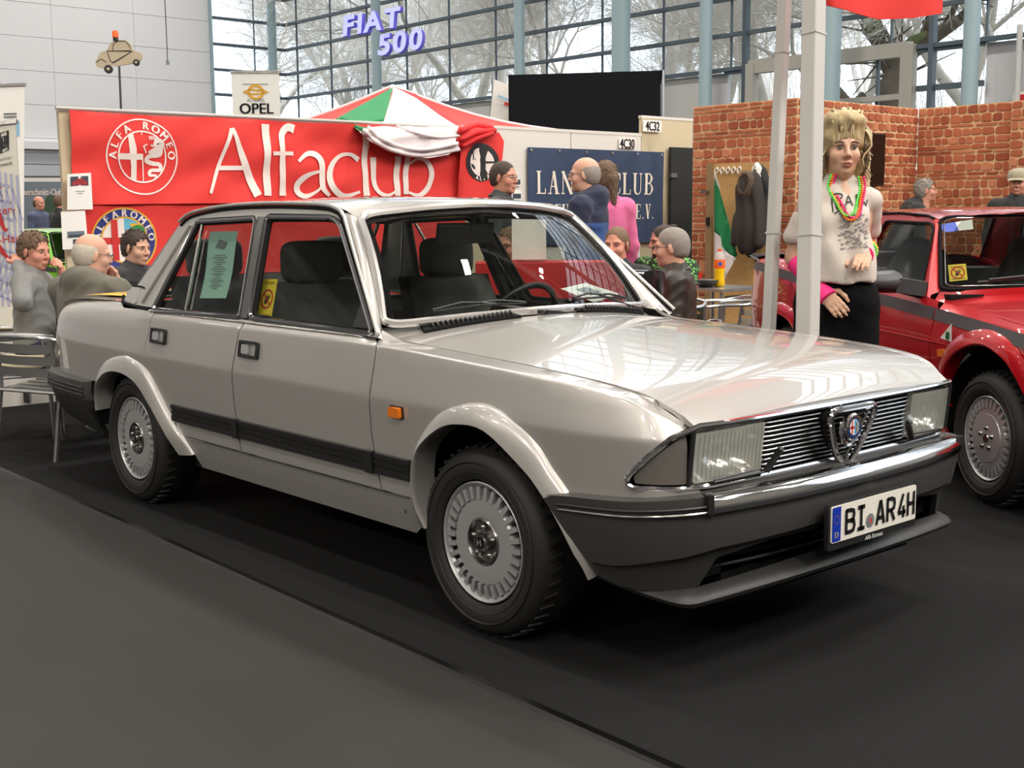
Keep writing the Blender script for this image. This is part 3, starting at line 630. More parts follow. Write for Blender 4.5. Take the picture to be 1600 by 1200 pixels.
# nose: lamps, grille
def NS(u,z,d=0): # u = s on the nose (mirrored by Mr), leaning forward at the top
    p,n=BD.plan(u); return np.array([p[0]-n[0]*(d+.014)+.10*(z-.70),p[1]-n[1]*(d+.014),z])
y2s=sN
hl=[(y2s(.665),.612),(y2s(.392),.612),(y2s(.392),.762),(y2s(.672),.755)]
def lens(b,Mr): b.panel([rpoly(hl,.010,3)],lambda u,v,d:Mr(NS(u,v,d-.012)),.05,.02)
def bowl(b,Mr):
    b.panel([hl],lambda u,v,d:Mr(NS(u,v,.008+.07*max(0,1-((u-(y2s(.53)))/.15)**2-((v-.685)/.085)**2))),.02,.0)
    c=NS(y2s(.53),.685,.05); b.lathe([(.0,.045),(.02,.04),(.022,0)],Mr(c),(1,0,0),10)
HB=both(bowl,'headlamp','lamp_bowl')
for o,sg in zip(HB,(-1,1)):
    Mr=lambda p,sg=sg:(p[0],sg*p[1],p[2]); b=MB(); lens(b,Mr)
    if sg<0: b.f=[f[::-1] for f in b.f]
    b.build('lamp_lens','fluted_lens',o)
    b=MB()
    for i in range(16):
        u=hl[0][0]+(hl[1][0]-hl[0][0])*(i+.7)/16.4; b.tube([Mr(NS(u,.62+.0*i,-.011)),Mr(NS(u,.752,-.011))],.0022,5)
    b.build('lens_ribs','lamp_glass',o,kind='stuff')
sgp=[(y2s(.685),.612),(y2s(.688),.752),(y2s(.715),.738)]+ST([(3.315,.690),(3.272,.648),(3.258,.628),(3.262,.612)])
both(lambda b,Mr:b.panel([rpoly(sgp,.006,2)],lambda u,v,d:Mr(BD.surf(u,v,d-.002+ .004)),.03,.012),'turn_signal','smoke_lens')
both(lambda b,Mr:b.tube([Mr(NS(y2s(.676),z,-.013)) for z in (.61,.758)],.008,6),'lamp_divider','black_plastic')
def ring(b,Mr):
    top=[Mr(NS(y2s(y),.776-.0*y,-.012)) for y in (0,.2,.4,.55,.66)]+[Mr(NS(y2s(.69),.765,-.012))]+[Mr(BD.surf(u,v,-.006)) for u,v in [(y2s(.728),.742)]+ST([(3.305,.693),(3.262,.65),(3.244,.628),(3.246,.608),(3.262,.600)])]+[Mr(NS(y2s(y),.600,-.012)) for y in (.70,.6,.4,.2,0)]
    b.tube(top,.009,8)
both(ring,'grille_surround','chrome')
b=MB(); b.grid(lambda u,v:np.array([3.375+.10*((.6+.175*v)-.70),-.40+.8*u,.6+.175*v]),2,2,flip=True); grb=b.build('grille','matt_black',car)
for k in range(11):
    z=.616+k*.0138
    b=MB(); b.tube([NS(y2s(.385),z,0)*np.array([1,-1,1])]+[NS(y2s(max(0.001,abs(y))),z,-.004)*np.array([1,np.sign(y) or 1,1]) for y in np.linspace(-.36,.36,9)]+[NS(y2s(.385),z,0)],.0030,6); b.build('grille_bar','dull_chrome',grb)
b=MB()
def lowp(u,v):
    y=-.64+1.28*u; p=NS(y2s(max(.001,abs(y))),.596-.036*v,-.004-.0*v); return np.array([p[0],np.sign(y)*p[1],p[2]])
b.grid(lowp,24,2,flip=True); b.build('front_apron','bumper_grey',car)
# heart shield
hx=3.434; hz_=lambda z:hx+.15*(z-.72)
HP=[(1283,657),(1290,646),(1304,640),(1340,634),(1364,628),(1371,634),(1370,646),(1360,672),(1345,702),(1332,722),(1321,731),(1308,716),(1294,692),(1285,670)]
H3=[onp(a,c,0,hx) for a,c in HP]; cy=0.0
H2=[(p[1],p[2]) for p in H3]; 
# make it symmetric about the car's centre line
top=max(p[1] for p in H2); bot=min(p[1] for p in H2)
half=[(0,bot),(.044,bot+.035),(.078,bot+.085),(.104,bot+.135),(.116,top-.024),(.110,top-.007),(.090,top),(0,top)]
full=smooth([(-a,c) for a,c in half[:-1]][::-1]+[(a,c) for a,c in half[1:-1]],3)
full=smooth(half,3)[:-1]; full=full+[np.array([-p[0],p[1]]) for p in full[::-1][:-1]]
b=MB(); b.tube([(hz_(p[1])+.012,p[0],p[1]) for p in full],.0100,8,True); sh_=b.build('heart_shield','chrome',grb)
b=MB(); b.panel([[tuple(p) for p in full]],lambda u,v,d:np.array([hz_(v)-.018-d,u,v]),.05,.01); b.build('shield_back','matt_black',grb)
for k in range(9):
    z=bot+.03+k*.0165; wv=np.interp(z,[bot,bot+.035,bot+.085,bot+.135,top],[.0,.044,.078,.104,.112])
    b=MB(); b.tube([(hz_(z)-.004,-wv,z),(hz_(z)-.004,wv,z)],.0028,5); b.build('grille_bar','dull_chrome',grb)
bz=top-.062
b=MB(); b.lathe([(.0435,-.006),(.0435,.014),(.0385,.018),(.0375,.013)],(hx+.006,0,bz),(1,0,0),28,cap=False); b.tube([(hx+.004,-.042,bz+.02),(hx+.006,-.05,bz-.01),(hx+.006,-.036,bz-.045),(hx+.004,0,bz-.058),(hx+.006,.030,bz-.035),(hx+.006,.034,bz+.0)],.008,8)
for sg in (1,): b.tube([(hx+.010,.092,top-.02),(hx-.002,.062,top-.08),(hz_(bot)+.006,.014,bot+.03)],.004,6)
b.build('badge_ring','chrome',grb)
f=pl((hx+.021,0,bz),(0,1,0),(0,0,1))
b=MB(); f0=f; f=lambda u,v,d=0:f0(u*1.13,v*1.13,d); b.panel([circ(0,0,.0335,24)],f,.05,.004,m=0); b.panel([circ(0,0,.022,24)],lambda u,v,d:f(u,v,d-.001),.05,.0,m=1)
b.add([f(0,-.022,-.0015),f(.013,-.017,-.0015),f(.0215,0,-.0015),f(.013,.017,-.0015),f(0,.022,-.0015)],[(0,1,2,3,4)],4)
b.add([f(-.013,-.017,-.002),f(-.008,-.020,-.002),f(-.008,.020,-.002),f(-.013,.017,-.002)],[(0,1,2,3)],2); b.add([f(-.0215,-.003,-.002),f(0,-.003,-.002),f(0,.003,-.002),f(-.0215,.003,-.002)],[(0,1,2,3)],2)
stroke(b,[(.008,-.014),(.013,-.008),(.006,-.002),(.013,.005),(.007,.012)],.004,f,.003,3,4)
text(b,'ALFA ROMEO',.0001,f,0,0,m=3)
for i,ch in enumerate('ALFAROMEO'):
    a=math.radians(180-12-i*19.5); text(b,ch,.012,f,.0275*cos(a),.0275*sin(a)-.0,a-PI/2,m=5,lift=.002)
b.build('badge',['badge_ring','white_print','badge_red','gold','badge_blue','gold'],grb)
# headlamp wipers
def lwiper(y0,y1,sg):
    b=MB(); a=NS(y2s(abs(y0)),.668,-.035)*np.array([1,sg,1]); c=NS(y2s(abs(y0)+.045),.615,-.03)*np.array([1,sg,1]); e=NS(y2s(abs(y1)),.612,-.024)*np.array([1,sg,1])
    b.bar(a,c,.018,.012); b.tube([c,e],.004,5); b.tube([c+np.array([0,sg*.02,.012]),e+np.array([0,0,.006])],.003,5); b.tube([a,a+np.array([.008,0,.012])],.010,6); b.build('headlamp_wiper','black_plastic',car)
lwiper(.345,.60,-1); lwiper(.345,.60,1)
# ---- front bumper ----
BP=Body([(2.6,.846),(2.95,.846),(3.10,.843),(3.25,.826),(3.33,.795),(3.40,.735),(3.44,.655),(3.475,.50),(3.50,.30),(3.512,0)],[(0,9),(4,9)],[(0,0),(4,0)],.01,[(0,0,0)],[(0,.01),(4,.01)])
bS=lambda x:float(np.interp(x,BP.P[:,0],BP.S)); bY=lambda y:float(np.interp(-y,-BP.P[:,1],BP.S)); s0=BP.S[-1]
prof=interp([(.20,-.10),(.285,-.085),(.30,-.085),(.34,-.05),(.40,-.030),(.455,-.016),(.50,-.008),(.545,0),(.575,-.006),(.59,-.02),(.60,-.05)])
def BF(u,z,d=0): p,n=BP.plan(u); o=prof(z)-d; return np.array([p[0]+n[0]*o,p[1]+n[1]*o,z])
def topedge(u): x=BP.plan(u)[0][0]; return float(np.interp(x,[2.95,3.05,3.25,3.40,3.512],[.540,.552,.566,.580,.592]))
b=MB()
def half(sg,b,polys,o=0,m=0,h=.06,th=.02): b.panel(polys,lambda u,v,d:(lambda p:(p[0],sg*p[1],p[2]))(BF(u,v,d-o)),h,th,m,flip=sg<0)
main=[(bS(2.96),.53)]+[(u,topedge(u)) for u in np.linspace(bS(3.0),s0,14)]+[(s0,.455),(bY(.62),.43),(bS(3.36),.40),(bS(3.2),.365),(bS(3.105),.36)]
for sg in (-1,1): half(sg,b,[main])
fb=b.build('front_bumper','bumper_grey',car)
b=MB()
def shelf(u,v):
    q=2*u-1; sg=-1 if q<0 else 1; ub=s0+(bS(2.97)-s0)*abs(q); p=BF(ub,topedge(ub)); pi,n=BP.plan(ub); r=np.array([p[0]-n[0]*.10*v-.0,p[1]-n[1]*.10*v,p[2]+.006*v]); return (r[0],sg*r[1],r[2])
b.grid(shelf,60,2); b.build('bumper_top','bumper_grey',fb)
b=MB()
def chs(u,v):
    q=2*u-1; sg=-1 if q<0 else 1; ub=s0+(bY(.665)-s0)*abs(q); te=topedge(ub); k=[(te-.050,.001),(te-.046,.008),(te-.03,.013),(te-.012,.012),(te+.001,.003),(te+.006,-.014),(te+.006,-.032)]
    i=min(int(v*6+.001),6); z,o=k[i]; p,n=BP.plan(ub); o2=o+prof(min(z,te-.012)); return (p[0]+n[0]*o2,sg*(p[1]+n[1]*o2),z)
b.grid(chs,60,6,flip=True); b.build('bumper_chrome_strip','chrome',fb)
for sg in (-1,1):
    for dz in (.026,.042):
        b=MB(); pts=[]
        for u in np.linspace(bS(3.02),bY(.668),16): p=BF(u,topedge(u)-dz,-.003); pts.append((p[0],sg*p[1],p[2]))
        b.tube(pts,.0045,6); b.build('bumper_rib','black_plastic' if dz<.03 else 'dull_chrome',fb)
    b=MB(); a=[]
    for u in np.linspace(bY(.655),bY(.672),3): p=BF(u,topedge(u)-.02,-.006); a.append((p[0],sg*p[1],p[2]))
    b.bar(a[0],a[2],.055,.02,(1,0,0)); b.build('strip_end_cap','black_plastic',fb)
# lower valance, intake and lip
def VL(u,z,d=0): p,n=BP.plan(u); o=-.035-(.46-z)*.22-d; return np.array([p[0]+n[0]*o,p[1]+n[1]*o,z])
val=[(bS(3.10),.37),(bS(3.25),.385),(bS(3.40),.425),(s0,.455),(s0,.425),(bY(.40),.42),(bY(.60),.395),(bY(.66),.30),(bS(3.2),.30),(bS(3.13),.315)]
b=MB()
for sg in (-1,1): b.panel([val],lambda u,v,d:(lambda p:(p[0],sg*p[1],p[2]))(VL(u,v,d)),.06,.02,flip=sg<0)
b.build('lower_valance','valance_shade_grey',fb)
b=MB()
for sg in (-1,1): b.panel([[(s0,.25),(s0,.44),(bY(.66),.42),(bY(.70),.27)]],lambda u,v,d:(lambda p:(p[0],sg*p[1],p[2]))(VL(u,v,.10)),.1,0,flip=sg<0)
b.build('air_intake','matt_black',fb)
b=MB()
for sg in (-1,1):
    for z in (.345,.375,.405): b.tube([(lambda p:(p[0],sg*p[1],p[2]))(VL(u,z,.06)) for u in np.linspace(s0,bY(.58),6)],.006,5)
b.build('intake_slats','black_plastic',fb,kind='stuff')
b=MB()
LP=smooth([(3.03,.745),(3.20,.742),(3.34,.722),(3.398,.688),(3.425,.60),(3.45,.40),(3.46,.20),(3.465,0)],6)
LPf=[(x,-y) for x,y in LP]+[(x,y) for x,y in LP[::-1][1:]]
def lip(u,v):
    i=u*(len(LPf)-1); k=min(int(i),len(LPf)-2); f_=i-k; p=np.array(LPf[k])*(1-f_)+np.array(LPf[k+1])*f_; c=np.array([2.9,0]); n=nrm(p-c) if abs(p[1])<.68 else np.array([.25,np.sign(p[1])])
    zz=float(np.interp(p[0],[3.03,3.2,3.40,3.47],[.318,.298,.278,.300]))
    o,z=[(-.055,.030),(-.020,.022),(.004,.010),(.010,.000),(.0,-.014),(-.16,-.012)][min(int(v*5+.01),5)]
    return np.array([p[0]+n[0]*o,p[1]+n[1]*o,zz+z])
b.grid(lip,96,5); b.build('front_spoiler','valance_shade_grey',fb)
# plate
pf=pl((3.533,0,.447),(0,1,0),(0,0,1)); hwp=.229
PLT=thing('x','x','x') if False else None
b=MB(); b.panel([rpoly([(-hwp-.009,-.078),(hwp+.009,-.078),(hwp+.009,.061),(-hwp-.009,.061)],.01,3)],pf,.1,.014); pb=b.build('plate_holder','black_plastic',fb)
PF=lambda u,v,d=0:pf(u,v,d-.005)
b=MB(); b.panel([rpoly([(-hwp,-.055),(hwp,-.055),(hwp,.055),(-hwp,.055)],.008,3)],PF,.2,.004,0); b.panel([rpoly([(-hwp+.003,-.052),(-hwp+.046,-.052),(-hwp+.046,.052),(-hwp+.003,.052)],.004,2)],lambda u,v,d:PF(u,v,d-.0012),.1,0,1)
for i in range(12): b.panel([circ(-hwp+.0245+.0125*cos(i*PI/6),.014+.0125*sin(i*PI/6),.0017,6)],lambda u,v,d:PF(u,v,d-.002),.05,0,3)
text(b,'D',.030,PF,-hwp+.0245,-.042,m=4,lift=.002,sx=.85,bold=.001)
def L(ch,x,w,h=.075):
    y0=-h/2; s=.0125; P=lambda *a:[(x+p[0]*w,y0+p[1]*h) for p in a]; S=lambda *a,n=0:stroke(b,P(*a),s,PF,.0025,2,n)
    if ch=='B': S((.09,0),(.09,1)); S((.05,.94),(.55,.94),(.85,.88),(.9,.75),(.82,.57),(.55,.52),(.1,.52)); S((.55,.52),(.88,.46),(.95,.27),(.85,.1),(.55,.06),(.05,.06))
    if ch=='I': S((.5,0),(.5,1)); S((.05,.94),(.95,.94)); S((.05,.06),(.95,.06))
    if ch=='A': S((.06,0),(.48,1)); S((.94,0),(.52,1)); S((.2,.27),(.8,.27))
    if ch=='R': S((.09,0),(.09,1)); S((.05,.94),(.55,.94),(.88,.86),(.92,.7),(.85,.53),(.55,.46),(.1,.46)); S((.5,.46),(.93,0))
    if ch=='4': S((.66,1),(.1,.24)); S((.04,.22),(1,.22)); S((.72,.5),(.72,0))
    if ch=='H': S((.09,0),(.09,1)); S((.91,0),(.91,1)); S((.09,.5),(.91,.5))
sc_=2*hwp/1240.
px=lambda v:-hwp+(v-178)*2*hwp/1240
# positions along the plate as fractions
for ch,f0,f1 in (('B',.150,.258),('I',.285,.375),('A',.505,.608),('R',.632,.735),('4',.770,.865),('H',.885,.975)): L(ch,-hwp+2*hwp*f0,2*hwp*(f1-f0))
b.panel([circ(-hwp+2*hwp*.437,-.017,.0215,20)],lambda u,v,d:PF(u,v,d-.002),.1,0,5); b.panel([circ(-hwp+2*hwp*.437,-.017,.013,14)],lambda u,v,d:PF(u,v,d-.003),.1,0,5); stroke(b,[(-hwp+2*hwp*.437,-.026),(-hwp+2*hwp*.437,-.009)],.008,PF,.0035,6)
text(b,'Alfa Romeo',.020,pf,0.0,-.077,m=4,shear=.3,lift=.002)
b.build('licence_plate',['plate_white','plate_blue','ink','gold','white_print','grey_ink','red_ink'],pb)
# ---- rear bumper ----
def RB(u,z,d=0):
    p,n=BD.plan(u); o=float(np.interp(z,[.28,.40,.455,.47,.485,.555,.562],[-.05,.015,.028,.045,.05,.047,.02]))-d; return np.array([p[0]+n[0]*o,p[1]+n[1]*o,z])
b=MB()
for sg in (-1,1):
    f=lambda u,v,d:(lambda p:(p[0],sg*p[1],p[2]))(RB(u,v,d)); b.panel([[(BD.sx(-.385),.46),(BD.sx(-.385),.556),(-1.1,.552),(ts,.552),(ts,.46)]],f,.08,.04,flip=sg<0)
rbm=b.build('rear_bumper','bumper_grey',car)
b=MB()
for sg in (-1,1):
    f=lambda u,v,d:(lambda p:(p[0],sg*p[1],p[2]))(RB(u,v,d)); b.panel([[(BD.sx(-.385),.28),(BD.sx(-.385),.462),(ts,.462),(ts,.37),(-1.1,.36)]],f,.08,.03,flip=sg<0)
b.build('rear_valance','black_plastic',rbm)
for z in (.49,.510,.528):
    b=MB(); us=list(np.linspace(BD.sx(-.39),ts,40)); P=[RB(u,z,-.003)*np.array([1,-1,1]) for u in us]+[RB(u,z,-.003) for u in us[::-1][1:]]; b.tube(P,.005,5); b.build('bumper_rib','black_plastic',rbm)
b=MB(); b.grid(lambda u,v:(lambda q,ub:(lambda p,n:(p[0]+n[0]*(.047-.07*v),(-1 if q<0 else 1)*(p[1]+n[1]*(.047-.07*v)),.556+.004*v))(*BD.plan(ub)))(2*u-1,ts+(BD.sx(-.385)-ts)*abs(2*u-1)),60,1); b.build('bumper_top','bumper_grey',rbm)
# ---- wheels ----
def wheel_meshes():
    r=.315; out={}
    b=MB(); prof=[(.195,-.075),(.205,.012),(.215,.020),(.25,.028),(.285,.018),(.302,-.004),(.310,-.03),(.315,-.06),(.315,-.13),(.310,-.165),(.30,-.19),(.25,-.2),(.195,-.18)]
    b.lathe(prof,(0,0,0),(0,-1,0),56,cap=False)
    for ri,h in ((.262,.0285),(.230,.0245)): b.lathe([(ri+.003,h-.003),(ri,h+.0015),(ri-.003,h-.003)],(0,0,0),(0,-1,0),56,cap=False)
    for k in range(44):
        a=2*PI*k/44
        for y0,y1 in ((-.005,-.055),):
            p=np.array([cos(a)*.3135,0,sin(a)*.3135]); q=np.array([cos(a+.05)*.3165,0,sin(a+.05)*.3165]); b.bar(p*.985+np.array([0,.006,0]),q+np.array([0,.05,0]),.012,.006,(cos(a),0,sin(a)))
    out['tyre']=(b,'tyre_rubber')
    b=MB(); b.lathe([(.160,-.16),(.180,-.17),(.186,-.03),(.188,.006),(.195,.012),(.198,.010),(.196,.002),(.199,-.03)],(0,0,0),(0,-1,0),56,cap=False)
    # vented disc: ring with ribs between outer ring and dish
    b.lathe([(.188,.004),(.182,.000),(.179,-.008)],(0,0,0),(0,-1,0),56,cap=False)
    b.lathe([(.148,-.030),(.145,-.004),(.138,.004),(.10,.006),(.079,.004),(.076,-.006),(.068,-.016),(.0,-.016)],(0,0,0),(0,-1,0),56,cap=False)
    for k in range(30):
        a=2*PI*k/30; c,s=cos(a),sin(a); b.bar((c*.140,.000+.004,s*.140),(c*.181,.006,s*.181),.016,.028,(0,1,0))
    out['rim']=(b,'alloy')
    b=MB(); b.lathe([(.175,-.045),(.0,-.045)],(0,0,0),(0,-1,0),32,cap=False); out['brake_shadow']=(b,'matt_black')
    b=MB(); b.lathe([(.076,-.004),(.078,.004),(.073,.009),(.070,.004),(.066,-.008),(.03,-.010),(.0295,.012),(.026,.018),(.0,.019)],(0,0,0),(0,-1,0),32,cap=False)
    for k in range(5):
        a=2*PI*k/5+.3; b.lathe([(.0125,-.012),(.0115,.004),(.006,.010),(.0,.011)],(cos(a)*.049,.0,sin(a)*.049),(0,-1,0),8)
    out['hub_cap']=(b,'dull_chrome')
    b=MB(); b.lathe([(.021,.0195),(.0,.0200)],(0,0,0),(0,-1,0),16); f=pl((0,-.0205,0),(1,0,0),(0,0,1)); stroke(b,[(-.012,0),(-.001,0)],.004,f,.001,1); stroke(b,[(-.007,-.009),(-.007,.009)],.004,f,.001,1); stroke(b,[(.006,-.009),(.010,-.002),(.004,.003),(.009,.009)],.004,f,.001,1,3); out['hub_badge']=(b,['ink','alloy'])
    return out
WM=wheel_meshes(); WME={}
def wheel(par,x,y,z,rz,off):
    w=None
    for nm,(b,m) in WM.items():
        if nm not in WME:
            o=b.build(nm if nm!='tyre' else 'wheel',m,par); WME[nm]=o.data
        else: o=mkobj(nm if nm!='tyre' else 'wheel',WME[nm],par)
        if nm=='tyre':
            w=o; o.location=(x-off[0],y-off[1],z); o.rotation_euler=(0,0,rz)
        else: o.parent=w; o.location=(0,0,0)
        if nm=='rim': rim=o
    return w
for x,y,rz in ((2.6,-.772,math.radians(0)),(0,-.755,0),(2.6,.772,PI),(0,.755,PI)): wheel(car,x,y,.315,rz,(1.2,0))
# ---- wipers, vents, mirror ----
def wiper(q0,qa,qb):
    piv=wsb(q0)+np.array([.035,0,-.018]); 
    on=lambda q,v:(lambda a,c:a+(c-a)*v+np.array([.022,0,.022]))(wsb(q),wst(q))
    b=MB(); m_=on((qa+qb)/2,.085); b.tube([piv+np.array([0,0,-.012]),piv+np.array([0,0,.014])],.012,8); b.bar(piv+np.array([0,0,.01]),piv*.75+m_*.25+np.array([.004,0,.006]),.022,.012); b.tube([piv*.75+m_*.25+np.array([.004,0,.006]),m_],.006,6)
    b.tube([on(qa,.065)+np.array([0,0,0]),on(qa*.7+qb*.3,.10),m_,on(qa*.3+qb*.7,.09),on(qb,.055)],.0045,6); b.tube([on(qa,.05),on((qa+qb)/2,.06),on(qb,.045)],.0045,5); b.build('windscreen_wiper','black_plastic',car)
wiper(.10,-.74,-.16); wiper(.86,.22,.74)
def vent(y0,y1,sg):
    b=MB(); f=lambda u,v,d=0:(lambda q:np.array([ (2.0+.115*(1-(q/.68)**2))+.012-.07*v,q,hoodz(2.0+.115*(1-(q/.68)**2)+.012-.07*v,q)+.010*0+.012*v-d]))(u)
    b.panel([[(y0,.0),(y1,.0),(y1-.02,1.05),(y0+.03,1.05)]],lambda u,v,d:f(u,v,d-.010),.05,.03); o=b.build('cowl_vent','matt_black',car)
    n=18
    for k in range(n):
        y=y0+.05+(y1-y0-.075)*k/(n-1); b=MB(); b.bar(f(y-.012,.08,-.014),f(y+.012,.94,-.014),.006,.014,(0,0,1)); b.build('vent_slat','black_plastic',o)
vent(-.575,-.175,-1); vent(.15,.58,1)
b=MB(); b.tube([(2.115,-.075,.985),(2.115,-.075,.999)],.012,8); b.tube([(2.115,.12,.985),(2.115,.12,.997)],.012,8); b.build('washer_jet','black_plastic',car)
b=MB(); b.panel([rpoly([(.835,1.005),(.985,1.0),(1.0,1.03),(.995,1.095),(.97,1.115),(.87,1.118),(.83,1.09)],.02,3)],lambda u,v,d:np.array([1.80+.0-d-.05*((u-.92)/.1)**2*.3,u,v-.01]),.03,.10,back=True); b.bar((1.88,.74,.985),(1.80,.85,1.01),.05,.05); mir=b.build('door_mirror','gloss_black',car,bevel=.008)
b=MB(); b.panel([rpoly([(.85,1.02),(.975,1.015),(.98,1.09),(.86,1.10)],.015,3)],lambda u,v,d:np.array([1.695,u,v-.01]),.05,.002,flip=True); b.build('mirror_glass','chrome',mir)
# ---- cabin ----
def seat(x,y,rear=False):
    b=MB(); w=.27 if not rear else .64
    b.grid(lambda u,v:np.array([x+.50-.52*u+.0, y-w+2*w*v, .50-.04*u+.07*(1-(2*v-1)**6)*(1-(2*u-1)**8)]),10,12,flip=True)
    def bk(u,v): zz=.50+.58*u; xx=x-.02-.20*u+.09*(1-(2*v-1)**6)*min(1,6*u,8*(1-u)+.01); return np.array([xx,y+(1-.12*u)*(-w+2*w*v),zz])
    b.grid(bk,12,14,flip=True); b.grid(lambda u,v:np.array([x-.10-.20*u,y+(1-.12*u)*(-w+2*w*v),.45+.63*u]),6,6); s=b.build('seat','cabin_cloth',car,ang=80)
    for yy in ((y,) if not rear else (y-.36,y+.36)):
        b=MB(); b.grid(lambda u,v:(lambda a,e,c:np.array([x-.24+.055*c(e)*c(a)*1.0,yy+.140*c(e)*(abs(sin(a))**.5*(1 if sin(a)>0 else -1)),1.165+.092*(abs(sin(e))**.45*(1 if sin(e)>0 else -1))]))(2*PI*u,-PI/2+PI*v,lambda t:abs(cos(t))**.45*(1 if cos(t)>=0 else -1)),24,14); b.tube([(x-.23,yy-.06,1.05),(x-.24,yy-.06,1.15)],.006,6); b.tube([(x-.23,yy+.06,1.05),(x-.24,yy+.06,1.15)],.006,6); b.build('headrest','cabin_cloth',s,ang=80)
seat(1.22,-.37); seat(1.22,.37); seat(.33,0,True)
b=MB(); b.grid(lambda u,v:np.array([2.04-.10*(2*v-1)**2-.42*u,-.68+1.36*v,.945-.03*u-.03*(u>.8)]),8,12); b.box((1.64,0,.82),(.10,1.34,.2)); b.box((1.72,.37,.93),(.16,.36,.07)); b.build('dashboard','cabin_trim',car)
b=MB(); c=np.array([1.50,.36,.90]); X,Y,Z=frame((-.82,0,.57)); b.tube([c+.19*(cos(2*PI*k/36)*X+sin(2*PI*k/36)*Y) for k in range(36)],.014,8,True)
for a in (0,PI,-PI/2): b.bar(c-Z*.03,c+.18*(cos(a)*X+sin(a)*Y),.035,.012,Z)
b.tube([c-Z*.03,c-Z*.25],.03,8); b.build('steering_wheel','black_plastic',car)
b=MB(); b.box((1.60,-.02,1.285),(.02,.29,.085),rotm(0,.2,0)); b.tube([(1.64,-.02,1.30),(1.67,-.02,1.36)],.008,6); b.build('rear_view_mirror','black_plastic',car,bevel=.01)
both(lambda b,Mr:(b.add([Mr((.28,.735,.40)),Mr((2.0,.735,.40)),Mr((2.0,.735,.935)),Mr((.28,.735,.935))],[(0,1,2,3)]),b.tube([Mr((1.04,.70,.95)),Mr((.93,.58,1.34))],.03,6)),'door_card','cabin_trim')
b=MB(); b.add([(-.15,-.6,.93),(.15,-.6,.93),(.15,.6,.93),(-.15,.6,.93)],[(0,1,2,3)]); b.box((.05,0,.72),(.06,1.3,.5)); b.build('parcel_shelf','cabin_trim',car)
# things lying in and on the car
b=MB(); f=lambda u,v,d=0:GS(u-.0,v,.03)*np.array([1,-1,1])
q=[(330,362),(374,361),(353,466),(312,466)]
def g_(px,py):
    n=np.array([0,1,-.44]); k=-.765-.44*.945+.042; r=np.array(ray(px,py)); C0=np.array(CAMC); return C0+r*((k-n@C0)/(n@r))
Q=[g_(*p) for p in q]; bil=lambda u,v,d=0:(Q[3]*(1-u)+Q[2]*u)*(1-v)+(Q[0]*(1-u)+Q[1]*u)*v+np.array([0,-1,.4])*(-d)+np.array([.0,.006,0])*sin(v*5)
b.grid(bil,4,8,0)
for k in range(15):
    v=.14+.035*k; wv=(.10,.22,.16,.26,.2)[k%5]; b.add([bil(.5-wv,v,-.003),bil(.5+wv,v,-.003),bil(.5+wv,v+.010,-.003),bil(.5-wv,v+.010,-.003)],[(0,1,2,3)],1)
b.add([bil(.30,.76,-.003),bil(.62,.73,-.003),bil(.72,.83,-.003),bil(.42,.88,-.003)],[(0,1,2,3)],1)
tag(b.build('window_notice',['green_paper','grey_ink']),'pale green sheet with small print taped inside the rear side window of the silver car','notice')
def warncard(Q,name,label,round_=1):
    bil=lambda u,v,d=0:(Q[3]*(1-u)+Q[2]*u)*(1-v)+(Q[0]*(1-u)+Q[1]*u)*v-nrm(np.cross(Q[2]-Q[3],Q[0]-Q[3]))*d
    b=MB(); b.grid(lambda u,v:bil(u,v),1,1,0); asp=np.linalg.norm(Q[2]-Q[3])/np.linalg.norm(Q[0]-Q[3]); F=lambda x,y,d=0:bil(x,y*asp+.5*(1-asp)*0+.0,d)
    c=.5/asp*.97; stroke(b,[(.5+.36*cos(2*PI*k/24),c+.36*sin(2*PI*k/24)) for k in range(25)],.075,F,.0015,1); stroke(b,[(.5-.25,c+.25),(.5+.25,c-.25)],.07,F,.002,1)
    stroke(b,[(.42,c-.2),(.45,c-.05),(.56,c+.02)],.17,F,.001,2); 
    for k,(a,l) in enumerate(((1.9,.14),(1.6,.2),(1.3,.2),(1.0,.16))): stroke(b,[(.5+.035*k,c),(.5+.035*k+l*cos(a),c+l*sin(a))],.04,F,.001,2)
    text(b,'Nur gucken',.17,F,.5,1/asp-.2,m=2,lift=.0015,sx=.9); text(b,'Nicht anfassen!',.15,F,.5,.07,m=2,lift=.0015,sx=.8)
    return tag(b.build(name,['yellow_card','red_ink','ink']),label,'sign')
warncard([g_(*p) for p in ((412,436),(434,436),(424,497),(401,497))],'warning_card','yellow do-not-touch card with red ring standing in the silver car front door window')
b=MB(); P=[onp(x,y,2,.972) for x,y in ((876,451),(915,442),(968,459),(929,473))]; b.add(P,[(0,1,2,3)],0); P=[onp(x,y,2,.974) for x,y in ((900,452),(916,448),(940,456),(924,461))]; b.add(P,[(0,1,2,3)],1); tag(b.build('paper_sheet',['paper','grey_ink']),'white paper sheet lying on the dashboard behind the silver car windscreen','paper')
def bz_(x): return BD.ze(x)+.045+.016
